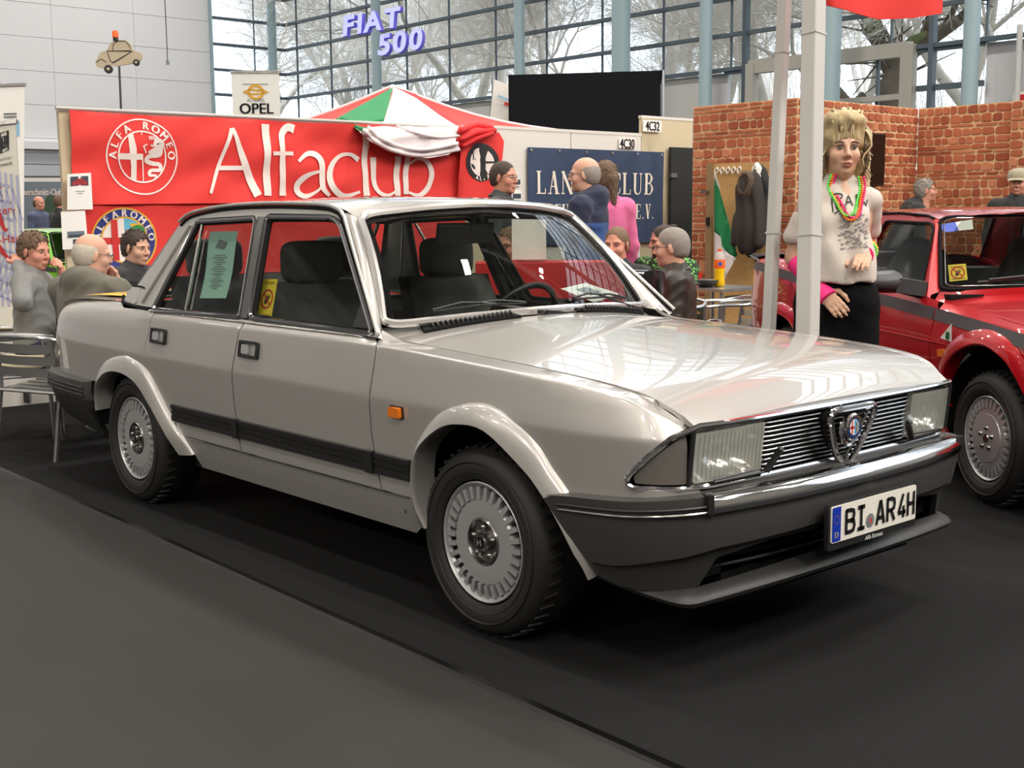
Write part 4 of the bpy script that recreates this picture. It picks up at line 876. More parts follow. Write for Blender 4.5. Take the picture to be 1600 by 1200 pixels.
# ---------------- people: smooth-union distance fields meshed with surface nets ----------------
def prim_caps(p,a,b,r0,r1):
    a=np.asarray(a,float); b=np.asarray(b,float); e=b-a; t=np.clip(((p-a)@e)/(e@e+1e-9),0,1); return np.linalg.norm(p-a-t[...,None]*e,axis=-1)-(r0+(r1-r0)*t)
def prim_ell(p,c,r,rot=None):
    q=p-np.asarray(c,float)
    if rot is not None: q=q@rot
    r=np.asarray(r,float); k0=np.linalg.norm(q/r,axis=-1); k1=np.linalg.norm(q/(r*r),axis=-1); return k0*(k0-1)/(k1+1e-9)
class SDF:
    def __init__(s,h,T=None): s.h=h; s.P=[]; s.T=T
    def caps(s,a,b,r0,r1=None,k=.02,sub=False): s.P.append(('c',np.asarray(a,float),np.asarray(b,float),r0,r0 if r1 is None else r1,k,sub)); return s
    def ell(s,c,r,rot=None,k=.02,sub=False): s.P.append(('e',np.asarray(c,float),np.asarray(r,float)*np.ones(3),rot,None,k,sub)); return s
    def cut(s,n,d): s.P.append(('p',nrm(n),d,None,None,0,True)); return s   # keep n.x<d
    def mesh(s,noise=None,lo=None,hi=None):
        L=[];H=[]
        for P in s.P:
            if P[6]: continue
            if P[0]=='c': m=max(P[3],P[4]); L.append(np.minimum(P[1],P[2])-m); H.append(np.maximum(P[1],P[2])+m)
            else: m=P[2].max() if P[3] is not None else P[2]; L.append(P[1]-m); H.append(P[1]+m)
        lo=np.min(L,0)-4*s.h; hi=np.max(H,0)+4*s.h; n=np.ceil((hi-lo)/s.h).astype(int)+1; h=s.h
        ax=[lo[i]+h*np.arange(n[i]) for i in range(3)]; D=np.full(n,.15)
        for P in s.P:
            if P[0]=='c': m=max(P[3],P[4])+.05+P[5]; a=np.minimum(P[1],P[2])-m; b=np.maximum(P[1],P[2])+m
            elif P[0]=='e': m=P[2].max()+.05+P[5]; a=P[1]-m; b=P[1]+m
            else: a=lo; b=hi
            i0=np.clip(((a-lo)/h).astype(int),0,n-1); i1=np.clip(((b-lo)/h).astype(int)+2,1,n)
            if (i1<=i0).any(): continue
            sl=tuple(slice(i0[i],i1[i]) for i in range(3)); g=np.stack(np.meshgrid(*[ax[i][sl[i]] for i in range(3)],indexing='ij'),-1)
            if P[0]=='c': d=prim_caps(g,P[1],P[2],P[3],P[4])
            elif P[0]=='e': d=prim_ell(g,P[1],P[2],P[3])
            else: d=g@P[1]-P[2]
            A=D[sl]; k=P[5]
            if P[6]:
                d=-d if P[0]!='p' else d
                if k>0: w_=np.maximum(k-np.abs(A-d),0)/k; D[sl]=np.maximum(A,d)+w_*w_*k*.25
                else: D[sl]=np.maximum(A,d)
            else:
                w_=np.maximum(k-np.abs(A-d),0)/k; D[sl]=np.minimum(A,d)-w_*w_*k*.25
        if noise is not None:
            g=np.stack(np.meshgrid(*ax,indexing='ij'),-1); D=D+noise(g)
        return nets(D,lo,h)
def nets(D,lo,h):
    S=D<0; n=np.array(D.shape)-1
    c=[S[i:n[0]+i,j:n[1]+j,k:n[2]+k] for i in (0,1) for j in (0,1) for k in (0,1)]
    a=c[0].copy(); o=c[0].copy()
    for q in c[1:]: a&=q; o|=q
    act=o&~a; idx=-np.ones(act.shape,int); I=np.argwhere(act); idx[act]=np.arange(len(I))
    s=np.zeros((len(I),3)); w=np.zeros(len(I))
    cor=[(i,j,k) for i in (0,1) for j in (0,1) for k in (0,1)]
    val={q:D[I[:,0]+q[0],I[:,1]+q[1],I[:,2]+q[2]] for q in cor}
    for i in range(8):
        for j in range(i+1,8):
            p,q=cor[i],cor[j]
            if sum(abs(p[t]-q[t]) for t in range(3))!=1: continue
            u,v=val[p],val[q]; m=(u<0)!=(v<0); t=np.where(m,u/(u-v+1e-12),0)
            s+=np.where(m[:,None],np.array(p)+t[:,None]*(np.array(q)-np.array(p)),0); w+=m
    V=lo+h*(I+s/w[:,None]); F=[]
    for ax_ in range(3):
        sl0=[slice(1,None)]*3; 
        A=S[:-1,:,:] if ax_==0 else S[:,:-1,:] if ax_==1 else S[:,:,:-1]; B=S[1:,:,:] if ax_==0 else S[:,1:,:] if ax_==1 else S[:,:,1:]
        E=np.argwhere(A!=B); u=(ax_+1)%3; v=(ax_+2)%3
        ok=(E[:,u]>0)&(E[:,v]>0)&(E[:,u]<n[u])&(E[:,v]<n[v]); E=E[ok]; fl=A[E[:,0],E[:,1],E[:,2]]
        eu=np.eye(3,dtype=int)[u]; ev=np.eye(3,dtype=int)[v]
        q=[idx[tuple((E-x).T)] for x in (eu+ev,ev,0*eu,eu)]; q=np.stack(q,1)
        q[~fl]=q[~fl][:,::-1]; F.append(q)
    return V,np.concatenate(F)
def vf(mb,VF,T=None,m=0):
    V,F=VF
    if T is not None: V=V@np.asarray(T[0]).T+T[1]
    return mb.add(V.tolist(),F.tolist(),m)
mat('skin_fair',(.82,.63,.54),.5,var=.05,vs=30,spec=.35); mat('skin_ruddy',(.80,.56,.47),.5,var=.06,vs=30,spec=.35); mat('eye_white',(.72,.68,.65),.35); mat('iris',(.16,.13,.11),.2); mat('lip',(.70,.42,.38),.5)
for nm,c in (('hair_brown',(.40,.31,.24)),('hair_grey',(.55,.52,.49)),('hair_dark',(.25,.20,.17)),('hair_white',(.74,.70,.64)),('beard_brown',(.30,.21,.16)),('hair_lightbrown',(.45,.35,.26))): mat(nm,c,.7,var=.25,vs=60,bump=.4,bs=220)
for nm,c in (('cloth_grey',(.47,.47,.46)),('cloth_hoodie',(.40,.385,.34)),('cloth_black',(.15,.15,.155)),('cloth_charcoal',(.24,.245,.25)),('cloth_navy',(.125,.15,.25)),('cloth_blue',(.16,.30,.52)),('cloth_pink',(.86,.42,.60)),('jeans',(.20,.25,.36)),('leather_black',(.22,.21,.19)),('cloth_khaki',(.40,.38,.30)),('cloth_stripe',(.85,.85,.85)),('cap_beige',(.60,.57,.48)),('shoe_black',(.08,.08,.08)),('cloth_check',(.30,.32,.42))): mat(nm,c,.85 if 'leather' not in nm else .4,var=.12,vs=18,bump=.25,bs=140,sheen=.1 if 'leather' not in nm else 0)
m=mat('cloth_leafprint',(.35,.62,.25),.85); n_=m.node_tree; vt=n_.nodes.new('ShaderNodeTexVoronoi'); vt.inputs['Scale'].default_value=38; rr_=n_.nodes.new('ShaderNodeValToRGB'); tc_=n_.nodes.new('ShaderNodeTexCoord')
n_.links.new(tc_.outputs['Object'],vt.inputs['Vector']); n_.links.new(vt.outputs['Distance'],rr_.inputs[0]); n_.links.new(rr_.outputs[0],n_.nodes['Principled BSDF'].inputs['Base Color'])
e_=rr_.color_ramp.elements; rr_.color_ramp.interpolation='CONSTANT'; e_[0].position=0; e_[0].color=(.30,.62,.18,1); e_[1].position=.42; e_[1].color=(.01,.03,.012,1); q_=rr_.color_ramp.elements.new(.25); q_.color=(.10,.33,.05,1)
def headsdf(h,fem=False):
    s=SDF(h); s.ell((-.014,0,.036),(.098,.076,.086)).ell((.030,0,-.030),(.058,.056,.085),k=.03).ell((.030,0,-.082),(.050,.047 if not fem else .040,.034),k=.03).ell((.068,0,-.103),(.017,.020,.014),k=.02)
    for y in (-1,1):
        s.ell((.058,y*.040,-.032),(.026,.024,.024),k=.03).caps((.082,y*.018,.022),(.070,y*.048,.020),.009,k=.018)
        s.ell((.097,y*.032,.002),(.017,.018,.012),k=.012,sub=True)
        s.ell((-.008,y*.076,-.008),(.019,.008,.032),rot=rotm(0,.2,y*.35),k=.008)
    s.caps((.088,0,.010),(.108,0,-.028),.0075,.0115,k=.012)
    for y in (-1,1): s.ell((.095,y*.012,-.034),(.011,.008,.008),k=.008)
    s.caps((.090,-.018,-.0635),(.090,.018,-.0635),.0065,k=.006).caps((.088,-.014,-.0745),(.088,.014,-.0745),.0075,k=.006); s.caps((.101,-.020,-.069),(.101,.020,-.069),.0030,k=.003,sub=True)
    s.caps((-.018,0,-.06),(-.040,0,-.21),.058 if not fem else .047,.064 if not fem else .050,k=.03)
    return s
def hairsdf(style,h):
    s=SDF(h)
    if style=='short': s.ell((-.016,0,.043),(.1035,.0785,.089)).ell((-.045,0,-.01),(.070,.0762,.085),k=.03).ell((.110,0,-.012),(.085,.090,.093),k=.012,sub=True).ell((.072,0,-.068),(.078,.14,.095),k=.012,sub=True).ell((0,0,-.13),(.2,.2,.072),k=.01,sub=True)
    if style=='buzz': s.ell((-.015,0,.037),(.1005,.0782,.0885)).ell((-.045,0,-.01),(.072,.0755,.085),k=.03).ell((.110,0,-.012),(.080,.062,.094),k=.012,sub=True).ell((.070,0,-.068),(.080,.14,.10),k=.012,sub=True).ell((0,0,-.13),(.2,.2,.075),k=.01,sub=True)
    if style=='bald': s.ell((-.020,0,.02),(.0975,.0795,.080)).ell((-.045,0,-.015),(.072,.0765,.080),k=.03).ell((.10,0,-.01),(.105,.14,.12),k=.01,sub=True).ell((.0,0,.12),(.13,.075,.072),k=.01,sub=True).ell((0,0,-.13),(.2,.2,.06),k=.01,sub=True)
    if style=='beard': s.ell((.030,0,-.086),(.063,.056,.042)).ell((.055,0,-.115),(.035,.040,.035),k=.02).ell((.105,0,-.069),(.016,.022,.007),k=.006,sub=True).ell((-.02,0,-.03),(.062,.1,.06),k=.01,sub=True)
    if style=='tail': s.ell((-.018,0,.040),(.104,.084,.093)).ell((-.05,0,-.02),(.075,.080,.09),k=.03).caps((-.11,0,-.02),(-.12,0,-.20),.042,.022,k=.03).ell((.11,0,-.04),(.09,.14,.10),k=.01,sub=True)
    return s
_HC={}
def cached(k,f):
    if k not in _HC: _HC[k]=f()
    return _HC[k]
def handsdf(curl,h=.0045,thumb=.6):
    """right hand: wrist at origin, fingers along +x, palm faces -z, thumb on +y"""
    s=SDF(h); s.ell((.045,0,0),(.050,.040,.016)).caps((-.02,0,0),(.02,0,0),.026,.027,k=.02)
    for j,(y,L) in enumerate(((.030,.072),(.010,.082),(-.011,.076),(-.030,.060))):
        p=np.array([.085,y*.95,.0]); a=0; r=.0098-.0006*j
        for k,f in enumerate((.45,.32,.23)):
            a+=curl*(.75 if k==0 else 1.0); q=p+L*f*np.array([cos(a),y*.5*(1-min(1,curl)),-sin(a)]); s.caps(p,q,r,r*.9,k=.006 if k else .012); p=q; r*=.9
    p=np.array([.020,.028,-.004])
    for k,(d,L) in enumerate(((np.array([.72,.62,-.30]),.042),(np.array([.86,.28-.2*thumb,-.35]),.034),(np.array([.90,.05-.3*thumb,-.35]),.028))):
        q=p+nrm(d)*L; s.caps(p,q,.0125-.0015*k,.0110-.0015*k,k=.010); p=q
    return s
def basis(x,up):
    x=nrm(x); up=np.asarray(up,float); z=nrm(up-x*(up@x)); return np.stack([x,np.cross(z,x),z],1)
def fold(amp,f,ph=0):
    def q(g):
        a=np.sin(g[...,2]*f+4*np.sin(g[...,0]*9+ph)+3*np.sin(g[...,1]*11)); c=np.sin(g[...,0]*f*.8+g[...,1]*f*.7+5*np.sin(g[...,2]*7+ph)); m=.5+.5*np.sin(g[...,0]*7+g[...,1]*8+g[...,2]*6+ph)
        return amp*(m*(np.abs(a)-.5)+(1-m)*.7*(np.abs(c)-.5))
    return q
def person(name,label,loc,rz,pose='stand',head=(0,0,0),hair=('short','hair_brown'),skin='skin_fair',top='cloth_black',legs='jeans',larm=None,rarm=None,hands=(None,None),glasses=None,hood=False,collar=None,beard=None,h=1.0,lean=0,extra=None,cat='person',group=None,coarse=1.0,bulk=1.0,sleeve='long',bodyname='body',eyes=True,top2=None):
    """local frame: +x forward, +y to the figure's left. returns root, joints"""
    root=thing(name,label,cat,loc,rz,group)
    seat=pose=='sit'; pz=.52 if seat else .95
    J={'pel':np.array([0,0,pz])}; L=np.array([sin(lean),0,cos(lean)])
    q_=.89 if seat else 1.; J['waist']=J['pel']+L*.14*q_; J['ch']=J['pel']+L*.36*q_; J['nk']=J['pel']+L*.535*q_; J['hd']=J['nk']+nrm(L*.9+np.array([.18,0,.2]))*.155
    X=np.array([cos(lean),0,-sin(lean)])
    for sd,y in (('l',1),('r',-1)):
        J['sh'+sd]=J['ch']+L*.10+np.array([0,y*.185*bulk,0])
        a=(larm if sd=='l' else rarm) or ((.02,y*.26,-.30),(.06,y*.27,-.55)) 
        J['el'+sd]=J['sh'+sd]+np.array(a[0])-np.array([0,y*.185,0]) if a is None else J['sh'+sd]+np.array([a[0][0],a[0][1]-y*.20,a[0][2]]); J['wr'+sd]=J['sh'+sd]+np.array([a[1][0],a[1][1]-y*.20,a[1][2]])
        J['hp'+sd]=J['pel']+np.array([0,y*.09,-.02])
        if seat: J['kn'+sd]=J['pel']+np.array([.42,y*.13,.0]); J['an'+sd]=J['pel']+np.array([.40,y*.14,-.44])
        else: J['kn'+sd]=J['pel']+np.array([.02,y*.10,-.43]); J['an'+sd]=J['pel']+np.array([-.01,y*.11,-.86])
    hh=.0125*coarse
    yaw,pit,rol=head; HR=rotm(rol,pit,yaw); HT=(HR,J['hd'])
    fem=hair[0]=='tail'
    # body: head with face and neck + hidden coarse trunk and limbs + hands
    b=MB(); vf(b,cached(('head',fem,coarse),lambda:headsdf(.0055*coarse,fem).mesh()),HT)
    s=SDF(.022); s.ell(J['ch'],(.10,.15,.20)).ell(J['waist'],(.10,.14,.16),k=.05).ell(J['pel'],(.11,.16,.11),k=.05).caps(J['nk'],J['nk']-L*.1,.05,.08,k=.04)
    for sd in 'lr':
        s.caps(J['sh'+sd],J['el'+sd],.043,.036,k=.04).caps(J['el'+sd],J['wr'+sd],.036,.025,k=.02)
        s.caps(J['hp'+sd],J['kn'+sd],.078,.052,k=.04).caps(J['kn'+sd],J['an'+sd],.05,.036,k=.03).caps(J['an'+sd]-np.array([.03,0,.03]),J['an'+sd]+np.array([.14,0,-.045]),.035,.03,k=.02)
    vf(b,s.mesh())
    for sd,y,hd in (('l',1,hands[0]),('r',-1,hands[1])):
        d=J['wr'+sd]-J['el'+sd]; curl,up=hd if hd else (.35,(0,y,.1))
        B=basis(d,up); Bm=B.copy()
        if y>0: Bm[:,1]*=-1   # mirror for the left hand
        V,F=cached(('hand',round(curl,2)),lambda:handsdf(curl).mesh()); b.add((V@Bm.T+J['wr'+sd]).tolist(),(F[:,::-1] if y>0 else F).tolist())
    b.build(bodyname,skin,root,ang=180)
    if eyes:
        b=MB()
        for y in (-1,1):
            b.ell(HR@np.array([.0825,y*.032,.001])+J['hd'],(.006,.0115,.0048),10,8,HR,m=0); c=np.array([.0868,y*.032,.0015]); b.ell(HR@c+J['hd'],(.003,.0048,.0042),8,6,HR,1)
            for k in range(3): pass
        b.build('eyes',['eye_white','iris'],root,ang=180)
        b=MB()
        for y in (-1,1):
            b.tube([HR@np.array(p)+J['hd'] for p in ((.092,y*.016,.018),(.088,y*.034,.023),(.076,y*.052,.017))],[.0022,.0028,.0016],5); b.tube([HR@np.array(p)+J['hd'] for p in ((.087,y*.020,.004),(.0895,y*.032,.0075),(.083,y*.045,.003))],.0013,4)
        b.build('eyebrows',hair[1],root,ang=180)
    if hair[0]!='none':
        b=MB(); tuft=[]; vf(b,cached(('hair',hair[0],coarse),lambda:hairsdf(hair[0],.0060*coarse).mesh(lambda g:(.0035 if hair[0] in ('short','tail') else .0012)*np.sin(g[...,1]*210+5*np.sin(g[...,0]*40))*np.sin(g[...,0]*120+g[...,2]*90))),HT)
        if hair[0] in ('short','tail') and coarse<1.5:
            rt_=random.Random(len(label)); hv=b.v[:]
            for _ in range(230):
                p=np.array(hv[rt_.randrange(len(hv))]); n_=nrm(p-J['hd']-HR@np.array([-.02,0,.02])); fl=HR@np.array([.35 if n_[2]>.6 else -.25,0,-.5]); fl=nrm(fl-n_*(fl@n_)+np.array([rt_.gauss(0,.18) for _ in range(3)])*.6); b.tube([p-n_*.004-fl*.008,p+n_*.002+fl*.008,p+n_*.0005+fl*.022],[.0055,.0045,.001],4)
        b.build('hair',hair[1],root,ang=180)
    if beard:
        b=MB(); vf(b,cached('beard',lambda:hairsdf('beard',.006).mesh()),HT); b.build('beard',beard,root,ang=180)
    if glasses:
        b=MB(); G=lambda *p:HR@np.array(p)+J['hd']
        for y in (-1,1):
            b.tube([G(.108,y*.033+.021*cos(t),.0+.015*sin(t)) for t in np.linspace(0,6.28,15)[:-1]],.0018,5,True); b.tube([G(.106,y*.054,.006),G(.05,y*.077,.006),G(-.01,y*.080,.004)],.0018,5)
        b.tube([G(.108,-.012,.003),G(.110,.012,.003)],.0016,5); b.build('glasses',glasses,root,ang=180)
    # clothes
    s=SDF(hh); g=.012*bulk
    s.ell(J['ch']+L*.0,(.125*bulk,.175*bulk,.22)).ell(J['waist'],(.13*bulk,.165*bulk,.18),k=.06).ell(J['pel']+L*.02,(.135*bulk,.175*bulk,.12),k=.05).caps(J['shl'],J['shr'],.068,k=.06).caps(J['nk']-L*.02,J['nk']-L*.07,.062,.10,k=.05)
    for sd in 'lr':
        s.caps(J['sh'+sd],J['el'+sd],.064*bulk,.056*bulk,k=.05)
        if sleeve=='long': s.caps(J['el'+sd],J['wr'+sd]-nrm(J['wr'+sd]-J['el'+sd])*.01,.056*bulk,.040*bulk,k=.03)
        else: pass
    if hood: s.ell(J['nk']-X*.075+L*.0,(.085,.135,.085),k=.04).caps(J['nk']+np.array([.05,.09,.0]),J['nk']+np.array([-.06,.11,-.01]),.03,k=.03).caps(J['nk']+np.array([.05,-.09,.0]),J['nk']+np.array([-.06,-.11,-.01]),.03,k=.03)
    else: s.caps(J['nk']+L*.015-X*.01,J['nk']-L*.06,.070,.085,k=.03)
    b=MB(); vf(b,s.mesh(fold(.0085,38,loc[0]))); (b.m.__setitem__(slice(None),[1 if top2[1](np.mean([b.v[i] for i in f],0)) else 0 for f in b.f]) if top2 else None); b.build('jacket' if sleeve=='long' else 'shirt',[top,top2[0]] if top2 else top,root,ang=180)
    if collar:
        b=MB(); b.tube([J['nk']+L*.02+np.array([.078*cos(t)-.012,.080*sin(t),0]) for t in np.linspace(0,6.28,20)[:-1]],.013,6,True); b.build('collar',collar,root,ang=180)
    s=SDF(.018); s.ell(J['pel']-np.array([0,0,.01]),(.125,.17,.12))
    for sd in 'lr': s.caps(J['hp'+sd],J['kn'+sd],.092,.066,k=.05).caps(J['kn'+sd],J['an'+sd],.064,.054,k=.04)
    b=MB(); vf(b,s.mesh(fold(.004,38))); b.build('trousers',legs,root,ang=180)
    b=MB()
    for sd in 'lr': a=J['an'+sd]; b.ell(a+np.array([.07,0,-.045]),(.14,.048,.042),12,8); b.ell(a+np.array([-.01,0,-.02]),(.055,.045,.055),10,8)
    b.build('shoes','shoe_black',root,ang=180)
    return root,J,HT
# ---------------- club stands ----------------
mat('banner_red',(.88,.21,.19),.75,var=.04,vs=5); mat('flag_red',(.80,.12,.13),.75,var=.05,vs=6); mat('flag_white',(.90,.86,.86),.75); mat('flag_green',(.10,.50,.29),.75); mat('logo_white',(.93,.87,.84),.7); mat('board_white',(.86,.84,.81),.6); mat('board_beige',(.80,.74,.62),.7); mat('logo_blue',(.17,.20,.48),.6); mat('logo_gold',(.88,.66,.22),.6); mat('logo_sky',(.38,.70,.80),.6); mat('logo_green',(.16,.52,.26),.6); mat('logo_black',(.10,.09,.10),.6); mat('picture_dark',(.22,.25,.30),.6); mat('picture_red',(.62,.16,.18),.6)
mat('lancia_blue',(.19,.25,.36),.5,var=.08,vs=3); mat('lancia_letter',(.90,.86,.80),.6); mat('panel_black',(.09,.095,.11),.9,spec=.1); mat('door_black',(.12,.125,.115),.7); mat('pole_white',(.74,.73,.71),.45); mat('steel',(.72,.72,.72),.28,.9); mat('sign_blue',(.55,.72,.85),.6); mat('lilac',(.62,.62,.72),.7); mat('script_red',(.66,.14,.16),.7); mat('beige_banner',(.80,.78,.73),.7); mat('cream',(.90,.84,.70),.8); mat('photo_grey',(.42,.46,.50),.7); mat('photo_green',(.30,.42,.26),.8); mat('cutout_beige',(.76,.70,.60),.6); mat('beacon',(.95,.36,.06),.3,emit=(.95,.36,.06),es=.35)
mat('sign_glow',(.70,.72,.97),.5,emit=(.62,.64,1.0),es=.75); mat('sign_side',(.38,.34,.72),.5,emit=(.35,.30,.85),es=.25)
mat('mortar',(.84,.70,.53),.85); mat('wood',(.56,.44,.30),.7,var=.15,vs=6); mat('osb',(.74,.58,.36),.75,var=.25,vs=26); mat('tv_black',(.06,.05,.05),.18); mat('sign_red',(.78,.14,.13),.5)
for k,c in enumerate(((.66,.36,.24),(.71,.41,.28),(.59,.30,.20),(.76,.49,.35))): mat('brick_%d'%k,c,.9,var=.16,vs=12)
XA=-4.1
def YZ(px,py,X=XA): p=onp(px,py,0,X); return np.array([p[1],p[2]])
def part_wall(name,X,y0,y1,ztop,m,label,cat='partition'):
    t=thing(name,label,cat,(X,(y0+y1)/2,0),world=True); n=max(1,int(round((y1-y0)/1.0)))
    for k in range(n):
        a=y0+(y1-y0)*k/n; c=y0+(y1-y0)*(k+1)/n; b=MB(); b.box((X-.03,(a+c)/2,ztop/2),(.04,c-a-.012,ztop)); b.build('panel',m,t)
    b=MB(); b.box((X-.03,(y0+y1)/2,ztop+.01),(.05,y1-y0,.03)); b.build('top_rail','board_white',t); return t
yl,zl=YZ(105,172); yr,zr=YZ(768,203)
part_wall('partition',XA,YZ(91,172)[0],yr,max(zl,zr)-.02,'board_beige','cream stand partition carrying the red club banner')
# cloth helper: wrinkled sheet in the plane x=X
def cloth(X,amp=.012,f=6.,ph=0,vert=False):
    def fn(u,v,d=0):
        w=amp*(sin(f*u*(.25 if not vert else 1.6)+f*v*(1.3 if not vert else .15)+ph+1.3*sin(2.1*u))+.5*sin(2.3*f*v*(1 if not vert else .2)-1.1*f*u+2*sin(1.3*v+u)))
        return np.array([X+w-d,u,v])
    return fn
zt=lambda y:zl+(zr-zl)*(y-yl)/(yr-yl)
fold_z=YZ(200,316)[1]; yR=YZ(757,208)[0]
ban=thing('banner','long red club banner with white roundel and large white lettering on the partition','banner',(XA+.03,(yl+yR)/2,fold_z),world=True)
BF1=cloth(XA+.045,.014,9)
b=MB(); b.panel([[(yl,fold_z-.02)]+[(y,zt(y)-.015*abs(sin(2.2*(y-yl)))) for y in np.linspace(yl,yR,14)]+[(yR,fold_z+.02)]],BF1,.055,.006,back=True); b.build('cloth','banner_red',ban,ang=80)
b=MB(); b.tube([(XA+.02,y,zt(y)+.012) for y in (yl-.1,yR)],.014,8); b.build('rail','pole_white',ban)
Z3=lambda zx,zy:YZ(320+zx/3.3333,zy/3.3333)
def letter(bm,pts,w,n=0): k=3.3333; sc=.0064/k*.98; stroke(bm,[Z3(*p) for p in pts],[x*sc for x in w] if not np.isscalar(w) else w*sc,BF1,.012,0,n,mx=.05)
def lb(*strokes):
    b=MB()
    for s in strokes: letter(b,*s)
    b.build('letter','logo_white',ban)
lb(([(12,1008),(122,672)],[14,20]),([(126,668),(190,850),(258,1020)],[16,34,44]),([(52,876),(195,876)],20))
lb(([(300,648),(306,830),(312,1020)],[42,34,40]))
lb(([(452,674),(420,664),(392,690),(382,740),(388,880),(394,1020)],[40,30,28,30,30,38],4),([(334,801),(442,801)],18))
lb(([(468,842),(515,803),(562,808),(588,850),(592,940),(600,985),(632,1020)],[14,20,30,34,32,28,16],4),([(588,892),(520,912),(472,955),(472,1000),(512,1023),(570,995),(592,965)],[12,18,30,32,24,14,10],4))
lb(([(788,834),(745,806),(690,812),(645,860),(630,925),(652,985),(710,1022),(788,1000)],[26,16,20,32,34,30,20,12],4))
lb(([(815,690),(818,850),(822,1020)],[38,32,38]))
lb(([(862,820),(864,930),(882,995),(926,1019),(970,1000),(988,975)],[34,32,30,22,14,10],4),([(985,815),(985,1020)],[36,36]))
lb(([(1035,800),(1032,920),(1030,1012)],[36,32,34]),([(1040,860),(1090,827),(1140,845),(1164,905),(1150,975),(1100,1018),(1040,1000)],[10,16,26,34,30,20,12],4))
def roundel(F,c,ry,rz,parent,style):
    E=lambda r,n=40:[(c[0]+ry*r*cos(2*PI*i/n),c[1]+rz*r*sin(2*PI*i/n)) for i in range(n)]
    pt=lambda x,y:(c[0]+ry*x,c[1]+rz*y); lf=lambda k:(lambda u,v,d:F(u,v,d-k)); s=(ry+rz)/2
    mats=['logo_white','logo_blue','logo_gold','logo_sky','logo_green','sign_red','logo_black']; b=MB(); W=0
    if style=='line':
        stroke(b,E(1)+[E(1)[0]],.022*s/.3*.55,F,.006,0); stroke(b,E(.68)+[E(.68)[0]],.022*s/.3*.55,F,.006,0)
        stroke(b,[pt(-.66,.0),pt(.0,.0)],.16*s,F,.006,0); stroke(b,[pt(-.32,.60),pt(-.28,.2),pt(-.24,-.25),pt(-.26,-.62)],[.15*s,.2*s,.16*s,.15*s],F,.0065,0); stroke(b,[pt(.0,.68),pt(.0,-.68)],.03*s,F,.006,0)
        stroke(b,[pt(.16,.12),pt(.40,.20),pt(.52,.36),pt(.40,.42),pt(.30,.3),pt(.22,.32)],[.05*s,.2*s,.22*s,.16*s,.05*s,.04*s],F,.006,0,4)
        stroke(b,[pt(.52,.3),pt(.50,.08),pt(.2,.02),pt(.12,-.10),pt(.3,-.17),pt(.5,-.2),pt(.5,-.34),pt(.25,-.36),pt(.2,-.48),pt(.38,-.5),pt(.3,-.62)],[.12*s,.13*s,.12*s,.12*s,.12*s,.11*s,.1*s,.09*s,.08*s,.06*s,.02*s],F,.006,0,4)
        for k in range(5): stroke(b,[pt(.2+.05*k,.46),pt(.2+.05*k,.56)],.03*s,F,.006,0)
        stroke(b,[pt(.1,.10),pt(.02,.28),pt(.12,.34)],.04*s,F,.006,0); letters,a0,a1,tm,rr='ALFA ROMEO',178,4,0,.84
    if style=='colour':
        b.panel([E(1.0),E(.94)],lf(.005),.12,0,2); b.panel([E(.945),E(.71)],lf(.005),.12,0,1); b.panel([E(.72),E(.67)],lf(.006),.12,0,2)
        L=[pt(.68*cos(t),.68*sin(t)) for t in np.linspace(PI/2,1.5*PI,20)]; Rr=[pt(.68*cos(t),.68*sin(t)) for t in np.linspace(-PI/2,PI/2,20)]
        b.panel([L],lf(.005),.12,0,0); b.panel([Rr],lf(.005),.12,0,3); stroke(b,[pt(-.30,.62),pt(-.30,-.62)],.2*s,F,.007,5); stroke(b,[pt(-.68,-.02),pt(0,-.02)],.2*s,F,.0075,5)
        stroke(b,[pt(.10,.12),pt(.35,.16),pt(.5,.28),pt(.4,.36),pt(.2,.34)],[.08*s,.24*s,.26*s,.2*s,.06*s],F,.007,4,4); stroke(b,[pt(.5,.2),pt(.5,-.05),pt(.2,-.12),pt(.15,-.3),pt(.42,-.36),pt(.3,-.55)],.14*s,F,.007,4,4); stroke(b,[pt(.18,.46),pt(.5,.46)],.09*s,F,.007,2)
        stroke(b,[pt(.04,.30),pt(.16,.2),pt(.04,.08)],.06*s,F,.008,5,3); letters,a0,a1,tm,rr='ALFAROMEO',172,6,0,.825
    if style=='mono':
        b.panel([E(1.0)],lf(.006),.12,0,6); b.panel([E(.74)],lf(.007),.12,0,0); stroke(b,[pt(.1,.75),pt(.1,-.75)],.09*s,F,.009,6); stroke(b,[pt(-.05,.0),pt(.74,.0)],.09*s,F,.009,6)
        for k in range(5): stroke(b,[pt(-.6+.16*k,.55),pt(-.52+.16*k,.25),pt(-.55+.18*k,.1)],.09*s,F,.009,6,3)
        letters,a0,a1,tm,rr='ALFA',250,300,0,.86
    o=b.build('roundel',mats,parent,ang=180); b=MB(); n=len(letters)
    for i,ch in enumerate(letters):
        if ch==' ': continue
        a=math.radians(a0+(a1-a0)*i/(n-1)); rot=a-PI/2 if style!='mono' else a+PI/2
        text(b,ch,.30*s,F,c[0]+ry*rr*cos(a)-(-.10*s*sin(a-PI/2+0))*0-cos(a)*.1*s*(1 if style!='mono' else -1),c[1]+rz*rr*sin(a)-sin(a)*.1*s*(1 if style!='mono' else -1),rot,m=0,lift=.009,bold=.012*s,sx=.95)
    b.build('lettering','logo_white',o,ang=180)
cL=YZ(218.5,245.5); e1=YZ(272,245)[0]-cL[0]; e2=YZ(218,187)[1]-cL[1]
roundel(BF1,cL,e1,e2,ban,'line')
